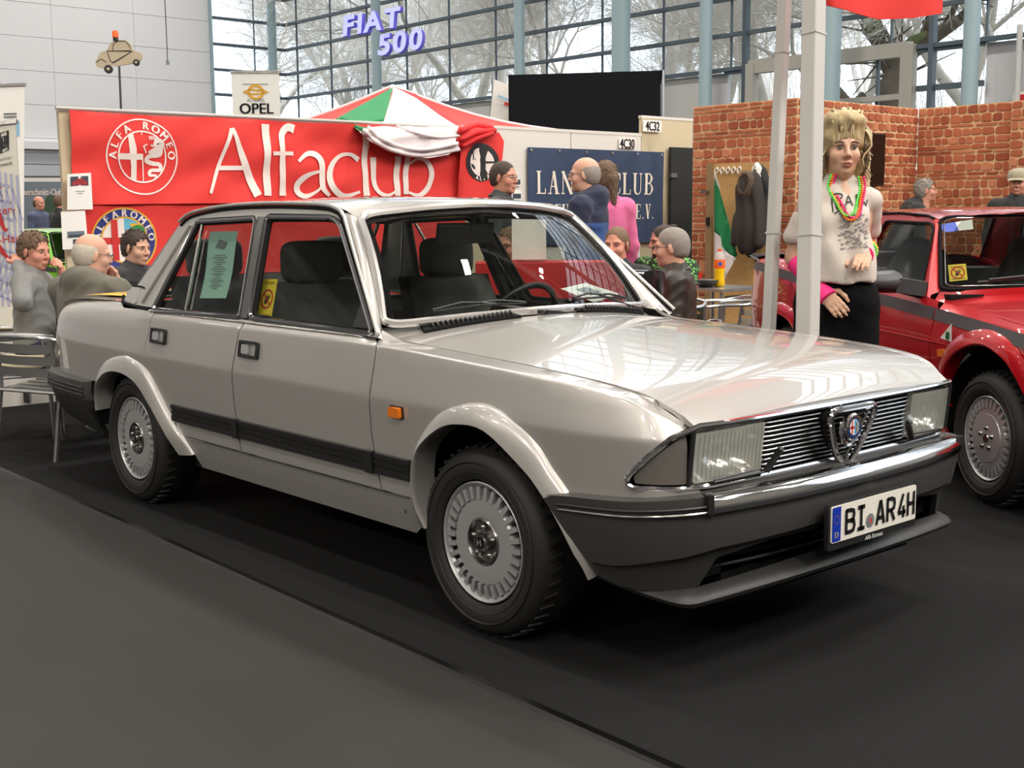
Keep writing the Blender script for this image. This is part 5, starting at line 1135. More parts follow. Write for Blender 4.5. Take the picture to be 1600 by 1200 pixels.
# lower red flag with the coloured roundel
lf=thing('flag','lower red flag with blue and gold roundel hanging under the long banner','flag',(XA+.02,(yl+yR)/2,.6),world=True)
BF2=cloth(XA+.030,.012,5,1.0)
b=MB(); b.panel([[(yl+.06,.62),(yR-.3,.62),(yR-.3,fold_z+.01),(yl+.06,fold_z+.01)]],BF2,.12,.005,back=True); b.build('cloth','banner_red',lf,ang=80)
c2=YZ(193,375); roundel(BF2,c2,YZ(243,375)[0]-c2[0],YZ(193,324)[1]-c2[1],lf,'colour')
# right hanging flag with the black roundel
q0=YZ(706,232); q1=YZ(770,208); rf=thing('flag','narrow red flag with black and white roundel at the right end of the banner','flag',(XA+.1,(q0[0]+q1[0])/2,q0[1]-.6),world=True)
BF3=cloth(XA+.13,.016,11,0,True); b=MB(); b.panel([[tuple(YZ(704,330)),tuple(YZ(764,330)),tuple(YZ(766,275)),tuple(YZ(773,222)),tuple(YZ(765,208)),tuple(YZ(735,206)),tuple(YZ(706,228))]],BF3,.05,.005,back=True); b.build('cloth','banner_red',rf,ang=80)
c3=YZ(739,254); roundel(BF3,c3,YZ(764,254)[0]-c3[0],YZ(739,224)[1]-c3[1],rf,'mono')
# pop-up tent behind the banner, flag draped over it
A=at(614,136,14.3); tent=thing('gazebo','pyramid roof of a red and white pop-up tent behind the banner','tent',(A[0],A[1],0),world=True)
hs=1.55; zb_=2.27; cs=[np.array([A[0]+a*hs,A[1]+c*hs,zb_]) for a,c in ((1,-1),(1,1),(-1,1),(-1,-1))]
for k in range(4):
    b=MB(); p,q=cs[k],cs[(k+1)%4]; b.grid(lambda u,v:(p*(1-u)+q*u)*(1-v)+A*v+np.array([0,0,-.10*sin(PI*v)*(1)]),10,8); b.build('roof_panel','banner_red' if k in (0,3) else 'flag_white',tent)
    b=MB(); b.tube([p+(A-p)*t+np.array([0,0,.012-.10*sin(PI*t)]) for t in np.linspace(0,1,8)],.022,6); b.build('seam','flag_white',tent)
    b=MB(); b.box((p[0],p[1],zb_/2),(.05,.05,zb_)); b.build('leg','steel',tent)
def XF(u,v):
    return XA+.20+.02*sin(u*.16)+.02*sin(v*.3+u*.05)-max(0,204-v)*.0272
FL=lambda u,v,d=0:onp(u,v,0,XF(u,v)-d)
dr=thing('draped_flag','italian tricolour flag draped from the tent top over the banner','flag',tuple(onp(640,215,0,XA+.2)),world=True)
for nm,P,m in (('green_stripe',[(614,136),(522,187),(536,192),(548,196),(560,204),(574,200),(586,193),(599,190),(607,165)],'flag_green'),('white_stripe',[(616,136),(600,189),(582,192),(573,200),(561,205),(580,222),(606,236),(640,246),(670,247),(700,242),(718,231),(712,219),(718,205),(716,198),(690,182),(650,153)],'flag_white'),('red_stripe',[(617,136),(650,152),(690,181),(716,197),(714,218),(719,232),(740,222),(762,210),(775,206),(771,197),(757,190),(740,190),(722,195),(690,176),(650,147)],'flag_red')):
    b=MB(); b.panel([P],lambda u,v,d:FL(u,v,d*1),7,.02,back=True,flip=True); b.build(nm,m,dr,ang=80)
b=MB()
for (P,r) in (([(574,199),(590,214),(620,228),(660,234),(714,224)],.018),([(566,203),(585,221),(615,236),(660,243),(716,233)],.02),([(606,192),(640,205),(680,214),(716,212)],.013)):
    b.tube([FL(*p)+np.array([.02,0,0]) for p in smooth(P,5)],r,6)
b.build('white_folds','flag_white',dr,ang=180); b=MB()
for (P,r) in (([(716,205),(740,197),(768,201)],.03),([(718,218),(742,208),(771,204)],.028),([(720,229),(745,217),(768,208)],.022)): b.tube([FL(*p)+np.array([.02,0,0]) for p in smooth(P,5)],r,6)
b.build('red_folds','flag_red',dr,ang=180)
b=MB()
for (P,r) in (([(524,188),(545,194),(565,203)],.02),([(530,186),(560,192),(596,188)],.02)): b.tube([FL(*p)+np.array([.02,0,0]) for p in smooth(P,4)],r,6)
b.build('green_folds','flag_green',dr,ang=180)
# sheets pinned on the left post
def sheet(P,label,pic,X=XA+.10):
    Q=[onp(a,c,0,X) for a,c in P]; bil=lambda u,v,d=0:(Q[3]*(1-u)+Q[2]*u)*(1-v)+(Q[0]*(1-u)+Q[1]*u)*v+np.array([.008*sin(3*u)-d,0,0])
    b=MB(); b.grid(bil,4,4,0)
    for (u0,u1,v0,v1,mm) in pic: b.add([bil(u0,v0,-.004),bil(u1,v0,-.004),bil(u1,v1,-.004),bil(u0,v1,-.004)],[(0,1,2,3)],mm)
    return tag(b.build('paper_sheet',['paper','picture_dark','picture_red','grey_ink','photo_grey']),label,'paper')
sheet([(105,272),(142,270),(145,327),(105,328)],'white sheet with a red car photo pinned at the left edge of the red banner',[(.12,.86,.66,.92,1),(.2,.8,.68,.80,2),(.35,.65,.78,.86,2),(.3,.7,.50,.515,3),(.4,.6,.44,.455,3)])
sheet([(95,331),(133,329),(138,388),(98,390)],'white sheet with a dark car photo pinned below the red car sheet',[(.2,.88,.30,.47,4),(.25,.8,.31,.38,1),(.4,.72,.12,.26,1)])
# blue club banner wall
y0=YZ(772,204)[0]; y1=YZ(1003,210)[0]; ztop=YZ(890,206)[1]
part_wall('partition',XA,yr+.02,y1,ztop,'board_white','white stand partition behind the blue club banner')
lb_=thing('banner','dark blue club banner with pale serif lettering on the white partition','banner',(XA+.02,(y0+y1)/2+.2,1.0),world=True)
BL=cloth(XA+.03,.004,3); P0=YZ(822,230); P1=YZ(1034,238); zbo=YZ(1030,378)[1]
b=MB(); b.panel([[(P0[0],zbo),(P1[0],zbo),(P1[0],P1[1]),(P0[0],P0[1])]],BL,.15,.006); b.build('cloth','lancia_blue',lb_,ang=80)
b=MB()
for k in range(6):
    y=P0[0]+.04+(P1[0]-P0[0]-.08)*k/5
    for z in (P0[1]-.03,zbo+.03): b.lathe([(.016,.0),(.016,.004),(.008,.005)],(XA+.036,y,z),(1,0,0),10)
b.build('eyelets','steel',lb_,kind='stuff')
def serif(bm,ch,x,w,y0,h,F=BL,lift=.007,m=0):
    T=h*.155; t=h*.05; P=lambda a,c:(x+a*w,y0+c*h); S=lambda pts,wd,n=0:stroke(bm,[P(*p) for p in pts],wd,F,lift,m,n)
    def V(a,c0=0,c1=1,wd=None,s=1): 
        wd=wd or T; S([(a,c0),(a,c1)],wd)
        if s:
            for c in (c0,c1):
                if c in (0,1): S([(a-.5*wd/w-.10,c+(t/2/h if c==0 else -t/2/h)),(a+.5*wd/w+.10,c+(t/2/h if c==0 else -t/2/h))],t)
    if ch=='L': V(.28); S([(.2,.025),(.9,.025)],t); S([(.9,0),(.9,.24)],t)
    if ch=='I': V(.5)
    if ch=='A': S([(.18,0),(.5,1)],t); S([(.5,1),(.78,0)],T); S([(.28,.33),(.64,.33)],t); S([(.02,.02),(.34,.02)],t); S([(.6,.02),(1,.02)],t)
    if ch=='N': V(.16,wd=t); V(.86,wd=t); S([(.14,1),(.86,0)],T)
    if ch=='H': V(.25); V(.75); S([(.25,.52),(.75,.52)],t)
    if ch=='U': V(.22,.25,1); S([(.22,.3),(.26,.1),(.5,.02),(.72,.1),(.78,.3)],[T,T*.8,t,t,t],4); V(.78,.25,1,t)
    if ch=='C': S([(.92,.72),(.85,.9),(.58,.985),(.3,.85),(.2,.5),(.3,.15),(.58,.015),(.85,.1),(.94,.3)],[t,t*1.4,t,T*.8,T,T*.8,t,t,t],4); S([(.93,.66),(.93,.98)],t)
    if ch=='B': V(.24); S([(.24,.975),(.6,.97),(.82,.76),(.6,.53),(.24,.525)],[t,t,T,t,t],4); S([(.3,.525),(.66,.52),(.9,.27),(.66,.03),(.24,.025)],[t,t,T,t,t],4)
    if ch=='D': V(.22); S([(.22,.975),(.55,.96),(.84,.5),(.55,.04),(.22,.025)],[t,T*.6,T,T*.6,t],4)
    if ch=='E': V(.26); S([(.2,.975),(.88,.975),(.88,.76)],t); S([(.2,.025),(.9,.025),(.9,.26)],t); S([(.26,.52),(.7,.52)],t)
    if ch=='T': V(.5); S([(.06,.74),(.08,.975),(.92,.975),(.94,.74)],t)
    if ch=='S': S([(.84,.78),(.6,.97),(.3,.9),(.24,.7),(.55,.5),(.84,.3),(.7,.08),(.4,.03),(.14,.24)],[t,t,T*.7,T*.9,T,T*.9,T*.7,t,t],4)
    if ch=='V': S([(.2,1),(.5,0)],T); S([(.5,0),(.82,1)],t); S([(.0,.98),(.4,.98)],t); S([(.66,.98),(1,.98)],t)
    if ch=='.': S([(.3,.06),(.6,.06)],T*.8)
def line(txt,ya,yb,z0,h,gap=.45):
    ws=[{'I':.55,'.':.5,' ':gap,'N':1.05,'A':1.0,'D':1.02,'U':1.0,'H':1.05}.get(c,.88) for c in txt]; tot=sum(ws); y=ya
    for c,w_ in zip(txt,ws):
        W=w_/tot*(yb-ya)
        if c!=' ': b=MB(); serif(b,c,y+.04*W,W*.88,z0,h); b.build('letter','lancia_letter',lb_,ang=180)
        y+=W
z1=YZ(836,303)[1]; h1=YZ(836,267)[1]-z1; line('LANCIA CLUB',YZ(833,290)[0],YZ(1018,290)[0],z1,h1)
z2=YZ(1000,342)[1]; h2=YZ(1000,319)[1]-z2; line('DEUTSCHLAND E.V.',YZ(850,330)[0],YZ(1020,330)[0],z2,h2,.9)
def stand_sign(P,txt,label,X):
    Q=[onp(a,c,0,X) for a,c in P]; b=MB(); b.box(np.mean(Q,0),(.012,abs(Q[1][1]-Q[0][1]),abs(Q[0][2]-Q[3][2]))); o=tag(b.build('stand_number',['paper','ink']),label,'sign')
    b=MB(); c=np.mean(Q,0); text(b,txt,.145,pl((X+.007,c[1],c[2]),(0,1,0),(0,0,1)),0,-.05,sx=.72,bold=.004); b.build('lettering','ink',o,ang=180)
stand_sign([(967,217),(992,217),(992,232),(967,232)],'4C30','small white stand number 4C30 on the white partition',XA+.01)
part_wall('partition',XA-.02,y1+.02,YZ(1086,188)[0],YZ(1045,186)[1],'board_beige','taller beige plywood partition beside the brick pattern wall')
stand_sign([(1005,188),(1033,188),(1033,206),(1005,206)],'4C32','small white stand number 4C32 on the taller beige partition',XA+.01)
q=[YZ(1044,230),YZ(1087,233)]; b=MB(); b.box((XA+.03,(q[0][0]+q[1][0])/2,q[0][1]/2),(.05,q[1][0]-q[0][0],q[0][1])); o=b.build('cabinet_door','door_black',bevel=.006); tag(o,'tall black locker door standing against the beige partition','door')
b=MB(); b.box((XA+.065,q[0][0]+.02,q[0][1]-.32),(.03,.10,.05)); b.box((XA+.065,q[0][0]+.02,q[0][1]-.9),(.03,.10,.05)); b.build('hinge','dull_chrome',o)
for (px,py,lab) in ((805,283,'upper small photo print on the white partition beside the blue banner'),(806,305,'lower small photo print on the white partition beside the blue banner')):
    P=YZ(px,py); b=MB(); b.box((XA+.01,P[0],P[1]),(.01,.13,.10)); b.box((XA+.016,P[0],P[1]-.01),(.004,.11,.05),m=1); tag(b.build('photo_print',['paper','picture_dark']),lab,'photo')
# big black panel, white flag sign
t=thing('display_panel','big matt black panel raised above the white partition','panel',tuple(at(915,160,17.8)*np.array([1,1,0])),world=True)
Q=[at(798,117,18.0),at(1033,110,17.4),at(1033,214,17.4),at(798,206,18.0)]; b=MB(); n=nrm(np.cross(Q[1]-Q[0],Q[3]-Q[0])); b.add(Q+[p-n*.08*(1 if n@np.array(CF)<0 else -1) for p in Q],[(0,1,2,3),(7,6,5,4),(0,4,5,1),(1,5,6,2),(2,6,7,3),(3,7,4,0)]); b.build('board','panel_black',t)
b=MB(); b.bar(at(1035,110,17.4),at(1035,214,17.4),.04,.04,(0,1,0)); b.build('edge_strip','steel',t); b=MB()
for p in (Q[0],Q[1]): b.bar(p*np.array([1,1,0]),p,.05,.05,(0,1,0))
b.build('post','panel_black',t)
t=thing('hanging_sign','white pennant sign with faint red and blue print beside the black panel','sign',tuple(at(783,170,18.6)*np.array([1,1,0])),world=True)
Q=[at(772,124,18.6),at(812,138,18.6),at(812,204,18.6),at(764,203,18.6)]; b=MB(); b.add(Q+[p+CF*.02 for p in map(np.array,Q)],[(0,1,2,3),(7,6,5,4),(0,4,5,1),(1,5,6,2),(2,6,7,3),(3,7,4,0)]); b.build('sheet','board_white',t)
f=pl(at(786,160,18.55),CR,CU); b=MB(); stroke(b,[(-.08,.10),(.09,.03)],.03,f,.0,0); b.build('blue_print','sign_blue',t); b=MB(); stroke(b,[(.02,-.01),(.10,-.04)],.05,f,.0,0); b.build('red_print','sign_red',t); b=MB(); b.bar(at(770,124,18.6)*np.array([1,1,0]),at(770,122,18.6),.03,.03,(0,1,0)); b.build('post','steel',t)
# brick-pattern walls, every stone raised from the mortar
bm_=[]
rb=random.Random(9)
for k in range(10):
    b=MB(); j=lambda:rb.uniform(-.09,.09); P=[(-.5+j()*.5,-.5+j()),(.5+j()*.5,-.5+j()),(.5+j()*.5,.5+j()),(-.5+j()*.5,.5+j())]; P=rpoly(P,.16,1); n=len(P)
    b.add([(x,y,0) for x,y in P]+[(x*.93,y*.90,.5) for x,y in P],[(i,(i+1)%n,n+(i+1)%n,n+i) for i in range(n)]+[tuple(range(n,2*n))]); bm_.append(b)
bd_={}
def brickwall(o,ux,L,zt_,label,cat='partition',name='brick_wall'):
    o=np.asarray(o,float); ux=nrm(ux); nn=np.cross(ux,np.array([0,0,1.])); t=thing(name,label,cat,tuple(o+ux*L/2),world=True)
    b=MB(); c=o+ux*L/2-nn*.03; b.box((c[0],c[1],zt_/2),(L if abs(ux[0])>.5 else .05,L if abs(ux[1])>.5 else .05,zt_)); b.build('board','mortar',t)
    Rm=Matrix(((ux[0],0,nn[0]),(ux[1],0,nn[1]),(0,1,0))).to_4x4(); z=zt_; low=MB(); cnt=0
    while z>.05:
        h=rb.choice((.042,.06,.085,.10,.095)); x=0.0; z-=h
        while x<L-.02:
            w_=min(rb.uniform(.08,.15) if h>.08 else rb.uniform(.12,.30),L-x); 
            if L-x-w_<.07: w_=L-x
            k=rb.randrange(10); m=rb.choice((0,0,0,1,1,2,3)); p=o+ux*(x+w_/2)-nn*.004+np.array([0,0,z+h/2])
            if cnt<298 and z>.75:
                if (k,m) not in bd_:
                    me=bpy.data.meshes.new('brick'); me.from_pydata(bm_[k].v,[],bm_[k].f); me.materials.append(MATS['brick_%d'%m]); bd_[(k,m)]=me
                q=mkobj('brick',bd_[(k,m)],t); q.matrix_local=Matrix.Translation(Vector(p)-Vector(t.location))@Rm@Matrix.Diagonal((w_-.013,h-.014,.026*rb.uniform(.4,1),1)); cnt+=1
            else: low.add([p+ux*(a*(w_-.016))+np.array([0,0,c_*(h-.018)])+nn*.5*d_*.03 for a,c_,d_ in bm_[k].v],bm_[k].f,m)
            x+=w_
    if low.v: low.build('lower_bricks',['brick_%d'%i for i in range(4)],t,kind='stuff',ang=180)
zt_=2.5; XB=-2.05; YB=7.26; YB2=9.5
xl=onp(1083,175,1,YB)[0]
brickwall((xl,YB,0),(1,0,0),XB-xl,zt_,'brick pattern wall behind the coat board, left of the two poles')
brickwall((XB,YB,0),(0,1,0),YB2-YB,zt_,'brick pattern wall behind the mannequin, carrying the black screen')
x2=onp(1582,168,1,YB2)[0]; brickwall((XB,YB2,0),(1,0,0),x2-XB,zt_,'brick pattern wall behind the stooping grey-haired man')
brickwall((x2+.02,YB2-.06,0),(1,0,0),.9,zt_,'paler brick pattern wall at the right edge behind the man with cap')
Q=[onp(a,c,0,XB+.10) for a,c in ((1349,207),(1383,209),(1383,290),(1349,290))]; c=np.mean(Q,0); b=MB(); b.box(c-np.array([.03,0,0]),(.06,abs(Q[1][1]-Q[0][1]),abs(Q[0][2]-Q[3][2]))); o=tag(b.build('screen','black_plastic',bevel=.004),'black flat screen hung upright on the brick wall behind the mannequin','screen')
b=MB(); b.box(c+np.array([.0015,0,0]),(.003,abs(Q[1][1]-Q[0][1])-.03,abs(Q[0][2]-Q[3][2])-.03)); b.build('panel','tv_black',o)
# coat board with hooks, coats and flag
YC=YB-.10; W=lambda px,py,Y=YC:onp(px,py,1,Y)
p0=W(1115,256); p1=W(1202,256); cb=thing('coat_board','tall osb coat board with white hooks leaning on the brick wall','coat rack',((p0[0]+p1[0])/2,YC,0),world=True)
b=MB(); b.box(((p0[0]+p1[0])/2,YC,p0[2]/2),(p1[0]-p0[0],.03,p0[2])); b.build('board','osb',cb)
b=MB(); b.box((p0[0]-.03,YC,p0[2]/2+.005),(.09,.06,p0[2]+.01)); b.build('side_post','wood',cb); b=MB(); b.box((p0[0]-.08,YC-.04,W(1107,300)[2]),(.10,.03,.025)); b.build('bracket','dull_chrome',cb); b=MB(); b.box((p0[0]-.03,YC-.05,W(1109,346)[2]),(.03,.03,.09)); b.build('latch','black_plastic',cb)
for k in range(5):
    x=p0[0]+.07+k*.075; z=W(1130,266)[2]; b=MB(); b.tube([(x,YC-.02,z+.03),(x-.03,YC-.03,z),(x,YC-.05,z-.04),(x+.03,YC-.04,z),(x,YC-.02,z+.03)],.008,5); b.build('hook','board_white',cb)
def coat(px,top,bot,wpx,m,furm,label,Yo):
    c=W(px,top,Yo); d=W(px,bot,Yo); wd=wpx*.0068/2; s=SDF(.014); z0,z1=c[2],d[2]
    s.ell((c[0],Yo,z0-.16),(wd*.72,.085,.15)).ell((c[0],Yo,z0-.42),(wd*.85,.09,.36),k=.08).ell((c[0],Yo,z1+.22),(wd*.92,.085,.24),k=.08)
    for sg in (-1,1): s.caps((c[0]+sg*wd*.55,Yo,z0-.20),(c[0]+sg*wd*.88,Yo-.02,z0-.72),.055,.045,k=.04)
    t=thing('coat',label,'coat',(c[0],Yo,z1),world=True); b=MB(); vf(b,s.mesh(lambda g:.012*np.sin(g[...,0]*55+3*np.sin(g[...,2]*4)))); b.build('body',m,t,ang=180)
    s=SDF(.012); s.ell((c[0],Yo-.05,z0-.15),(wd*.62,.075,.15)).ell((c[0],Yo-.12,z0-.12),(wd*.34,.05,.10),k=.01,sub=True); b=MB(); vf(b,s.mesh(lambda g:.012*np.sin(g[...,0]*140)*np.sin(g[...,2]*130)*np.sin(g[...,1]*120))); b.build('hood',furm,t,ang=180)
mat('fur',(.36,.30,.25),.95,var=.35,vs=50,bump=.6,bs=180); mat('coat_brown',(.19,.165,.15),.85,var=.1,vs=20)
coat(1188,254,385,24,'cloth_black','board_white','black coat with a white lining hanging behind the brown coat',YC-.13); coat(1172,266,398,50,'coat_brown','fur','dark brown parka with a fur hood hanging on the coat board',YC-.32)
t=thing('flag','green and white flag hanging at the left side of the coat board','flag',tuple(W(1120,430,YC-.3)),world=True); Yf=YC-.30
ff=lambda u,v,d=0:onp(u,v,1,Yf+.03*sin(u*.35)+d)
for nm,P,m in (('green_stripe',[(1116,276),(1124,296),(1138,345),(1152,398),(1150,403),(1138,396),(1128,384),(1126,370),(1116,362)],'flag_green'),('white_stripe',[(1116,362),(1126,370),(1128,384),(1138,396),(1150,403),(1135,430),(1130,442),(1116,442)],'flag_white'),('hem',[(1115,268),(1120,276),(1126,296),(1123,296),(1115,276)],'flag_white')):
    b=MB(); b.panel([P],ff,6,.008,back=True,flip=True); b.build(nm,m,t,ang=80)
b=MB(); b.tube([W(1115,262,Yf),W(1115,470,Yf)],.008,6); b.build('stick','wood',t)
# the two poles beside the silver car and the red cloth above them
def pole(p,q,w_,label):
    p=np.array(p); q=np.array(q); t=thing('pole',label,'pole',tuple(p),world=True); b=MB(); x=nrm(q-p); b.bar(p,q,w_,w_,(1,0,0)); b.build('shaft','pole_white',t,bevel=.006)
    for f_ in (.35,.58): c=p+(q-p)*f_; b=MB(); b.bar(c-x*.004,c+x*.004,w_+.006,w_+.006,(1,0,0)); b.build('joint_ring','pole_white',t)
    b=MB(); b.box((p[0],p[1],.012),(w_*2.2,w_*2.2,.024)); b.build('foot','pole_white',t)
def pole_px(x0,y0,x1,y1,d,w_,label,top=3.6):
    a=at(x0,y0,d); c=at(x1,y1,d); e=(a-c)/(a[2]-c[2]); pole(c-e*(c[2]-.006),c+e*(top-c[2]),w_,label); return c-e*(c[2]-.006),c+e*(top-c[2])
P1=pole_px(1272,0,1262,500,5.15,.073,'thick pale grey pole standing right in front of the mannequin shoulder'); P2=pole_px(1226,0,1202,500,5.75,.05,'thin leaning pale grey pole left of the thick one')
t=thing('pavilion_cloth','red cloth hem stretched high beside the thick pole','awning',tuple(at(1378,8,5.4)),world=True); a=at(1287,7,5.3); c=at(1470,11,5.5)
b=MB(); b.panel([[(0,.12),(.25,.05),(.5,.02),(.75,.04),(1,.10),(1,1.5),(0,1.5)]],lambda u,v,d:(a*(1-u)+c*u)*np.array([1,1,0])+np.array([.02*sin(u*9)-d,.0,a[2]-.055+v*.45]),.12,.006,back=True); b.build('cloth','banner_red',t,ang=80); b=MB(); zz=a[2]-.05+.68; b.tube([(P1[1][0],P1[1][1],zz),(a[0],a[1],zz),(c[0],c[1],zz)],.015,6); b.build('crossbar','pole_white',t)
# hanging letters, small banners and the cut-out car on the left
t=thing('illuminated_sign','glowing violet-white block letters hung high before the glass wall','sign',tuple(at(600,50,25)),world=True)
def blockword(txt,px,py,size,d,rot):
    c=at(px,py,d); ux=nrm(np.array(CR)*cos(rot)+np.array(CU)*sin(rot)-np.array(CF)*.25); uy=np.array([0,0,1.]); uy=nrm(uy-ux*(uy@ux)); x=0
    for i,ch in enumerate(txt):
        vs,fs=textmesh(ch,size,'LEFT'); wd=max(v[0] for v in vs); f=pl(c+ux*x,ux,uy); b=MB(); k=.02*size
        cu=bpy.data.curves.new('letter','FONT'); cu.body=ch; cu.size=size; cu.extrude=.10; cu.offset=.035*size; cu.shear=.22; o=bpy.data.objects.new('l',cu); COL.objects.link(o); me=o.to_mesh(); V=[f(v.co.x,v.co.y,-v.co.z) for v in me.vertices]; F=[tuple(p.vertices) for p in me.polygons]; Z=[me.vertices[p.vertices[0]].co.z for p in me.polygons]; nz=[abs(p.normal.z) for p in me.polygons]; o.to_mesh_clear(); bpy.data.objects.remove(o)
        b.v=[tuple(v) for v in V]; b.f=F; b.m=[0 if n_>.9 else 1 for n_ in nz]; b.build('letter',['sign_glow','sign_side'],t,ang=30); x+=wd+.16*size
blockword('FIAT',537,57,.50,24.5,.10); blockword('500',592,87,.53,24.5,.10)
for px in (548,615,655): b=MB(); p=at(px,20,24.6); b.tube([p-np.array([0,0,.3]),(p[0],p[1],ZC-.3)],.006,4); b.build('wire','mullion',t)
t=thing('hanging_banner','white banner with yellow round emblem and black lettering before the glass wall','banner',tuple(at(400,185,21)*np.array([1,1,0])),world=True); f=pl(at(400,150,21),CR,(0,0,1)); s=21/FPX
b=MB(); b.panel([[(-36*s,-60*s),(37*s,-60*s),(37*s,37*s),(-38*s,37*s)]],f,.5,.02,back=True); b.build('cloth','paper',t); b=MB(); b.bar(f(-39*s,37*s),f(40*s,37*s),.04,.04); b.bar(f(0,-60*s,.03),f(0,37*s,.03),.03,.03,(0,1,0)); b.bar(f(0,-60*s,.03)*np.array([1,1,0]),f(0,-58*s,.03),.04,.04,(0,1,0)); b.build('frame','dull_chrome',t)
b=MB(); text(b,'OPEL',23*s,f,0,-27*s,lift=.012,sx=1.0,bold=.6*s); b.build('lettering','ink',t,ang=180); b=MB(); stroke(b,[(11*s*cos(k*PI/12),6*s+10*s*sin(k*PI/12)) for k in range(25)],4*s,f,.012); stroke(b,[(-19*s,6*s),(-8*s,10*s),(13*s,8*s),(18*s,6*s),(13*s,4*s),(-8*s,3*s),(-19*s,6*s)],2.5*s,f,.012); b.build('emblem','logo_gold',t,ang=180)
b=MB(); stroke(b,[(-20*s,18*s),(20*s,18*s)],1*s,f,.012); text(b,'ALTOPEL',7*s,f,0,-9*s,lift=.012); b.build('fine_print','grey_ink',t,ang=180)
d_=12.5; t=thing('cutout_sign','beige plywood cut-out of a bubble car with orange beacon on a thin black pole','sign',tuple(at(186,165,d_)*np.array([1,1,0])),world=True); s=d_/FPX; f=pl(at(185,88,d_),nrm(np.array(CR)*1.0),(0,0,1)); G=lambda pts:[((x-185)*s,(88-y)*s) for x,y in pts]
b=MB(); b.panel([rpoly(G([(148,99),(152,90),(158,81),(167,80),(173,68),(181,63),(198,63),(206,70),(209,80),(222,83),(221,92),(214,97),(200,100),(178,103),(170,101),(160,106),(150,104)]),3*s,3)],f,4*s,.03,back=True); b.build('body','cutout_beige',t)
for x,y,r in ((169,108,6.5),(213,98,5)): b=MB(); b.lathe([(r*s*.75,-.012),(r*s,-.005),(r*s,.02),(r*s*.6,.022)],f((x-185)*s,(88-y)*s,0),-np.array(CF),20); o=b.build('wheel','tyre_rubber',t); b=MB(); b.lathe([(r*s*.55,.02),(0,.026)],f((x-185)*s,(88-y)*s,0),-np.array(CF),16); b.build('wheel_disc','cutout_beige',o)
b=MB()
for P in ([(177,80),(178,70),(184,65),(197,65),(203,72),(205,80),(177,80)],[(168,81),(172,95),(176,98),(208,80)],[(150,97),(158,92),(166,97)],[(167,80),(177,80)]): stroke(b,G(P),1.1*s,f,.003)
b.build('drawn_lines','ink',t,ang=180); b=MB(); b.bar(f(-.5*s,-15*s,.02),np.array([at(187,165,d_)[0],at(187,165,d_)[1],0]),.016,.016,(0,1,0)); b.build('pole','black_plastic',t)
b=MB(); c=f(-3*s,27*s,.0); b.lathe([(.026,-.02),(.026,.01),(.02,.012)],c,(0,0,1),14); o=b.build('beacon_base','black_plastic',t); b=MB(); b.lathe([(.030,.012),(.031,.055),(.024,.075),(0,.082)],c,(0,0,1),16); b.build('beacon_lens','beacon',o)
b=MB(); p=at(262,98,30); b.tube([p,(p[0],p[1],ZC)],.012,5); b.box(p,(.06,.06,.10)); tag(b.build('hanging_cable','dull_chrome'),'thin hanging cable with a small plug before the white block wall','cable')
# roll-up banners at the far left
def rollup(P,d,m,label):
    Q=[at(x,y,d) for x,y in P]; t=thing('rollup_banner',label,'banner',tuple((Q[2]+Q[3])/2*np.array([1,1,0])),world=True)
    bil=lambda u,v,dd=0:(Q[3]*(1-u)+Q[2]*u)*(1-v)+(Q[0]*(1-u)+Q[1]*u)*v+np.array(CF)*dd
    b=MB(); b.grid(lambda u,v:bil(u,v),2,2); b.grid(lambda u,v:bil(u,v,.01),2,2,flip=True); b.build('sheet',m,t); b=MB(); b.bar(bil(-.02,1),bil(1.02,1),.03,.03,(0,1,0)); b.bar(bil(0,0),bil(1,0),.10,.08,(0,0,1)); b.bar(bil(.5,0,.03),bil(.5,1,.03),.02,.02,(0,1,0)); b.build('frame','dull_chrome',t); return t,bil
def fb(d): zf=d*0; return 336+1.34/d*FPX
t,f=rollup([(-75,136),(38,132),(36,fb(13)),(-77,fb(13))],13,'paper','tall white roll-up banner with a pale blue block at the left edge')
s_=lambda f,W_,H_:(lambda u,v,dd=0:f(u/W_,v/H_,dd))
b=MB(); F=s_(f,1,1); b.add([F(.70,.80,-.006),F(.94,.80,-.006),F(.94,.86,-.006),F(.70,.86,-.006)],[(0,1,2,3)]); b.build('blue_block','sign_blue',t); b=MB()
for k in range(2): b.add([F(.72,.872+.012*k,-.006),F(.90,.872+.012*k,-.006),F(.90,.879+.012*k,-.006),F(.72,.879+.012*k,-.006)],[(0,1,2,3)])
b.build('lettering','grey_ink',t)
d2=9.2; t,f=rollup([(-118,206),(24,190),(50,fb(d2)),(-92,fb(d2))],d2,'beige_banner','grey-beige roll-up banner with timber lattice and red script at the left edge')
ux=142*d2/FPX; uy=(fb(d2)-198)*d2/FPX; F=lambda x,y,dd=0:f(x/ux,y/uy,dd); Q=lambda px,py:((px-(24+(py-190)*26/(fb(d2)-190)-142))*d2/FPX,(fb(d2)-py)*d2/FPX)
b=MB()
for P in ([(1,214),(13,211),(14,240),(3,244),(1,214)],[(4,220),(11,218),(11,236),(5,238),(4,220)],[(5,229),(11,228)],[(8,219),(8,237)]): stroke(b,[Q(*p) for p in P],.010,F,.006)
b.build('emblem','ink',t,ang=180); b=MB(); x,y=Q(21,263); text(b,'Fachwerk',.040,F,x,y,align='RIGHT',lift=.006,rot=.1); b.build('lettering','ink',t,ang=180); b=MB(); x,y=Q(19,254); text(b,'Deutsches',.036,F,x,y,align='RIGHT',lift=.006,rot=.1); b.build('pale_lettering','grey_ink',t,ang=180)
b=MB()
for k in range(8): y=290+k*26; stroke(b,[Q(-40,y-10-3*k),Q(16+k*2,y+6)],.018,F,.005)
for k in range(6): x=-18+k*9; stroke(b,[Q(x,265+k*3),Q(x+14,480)],.018,F,.005)
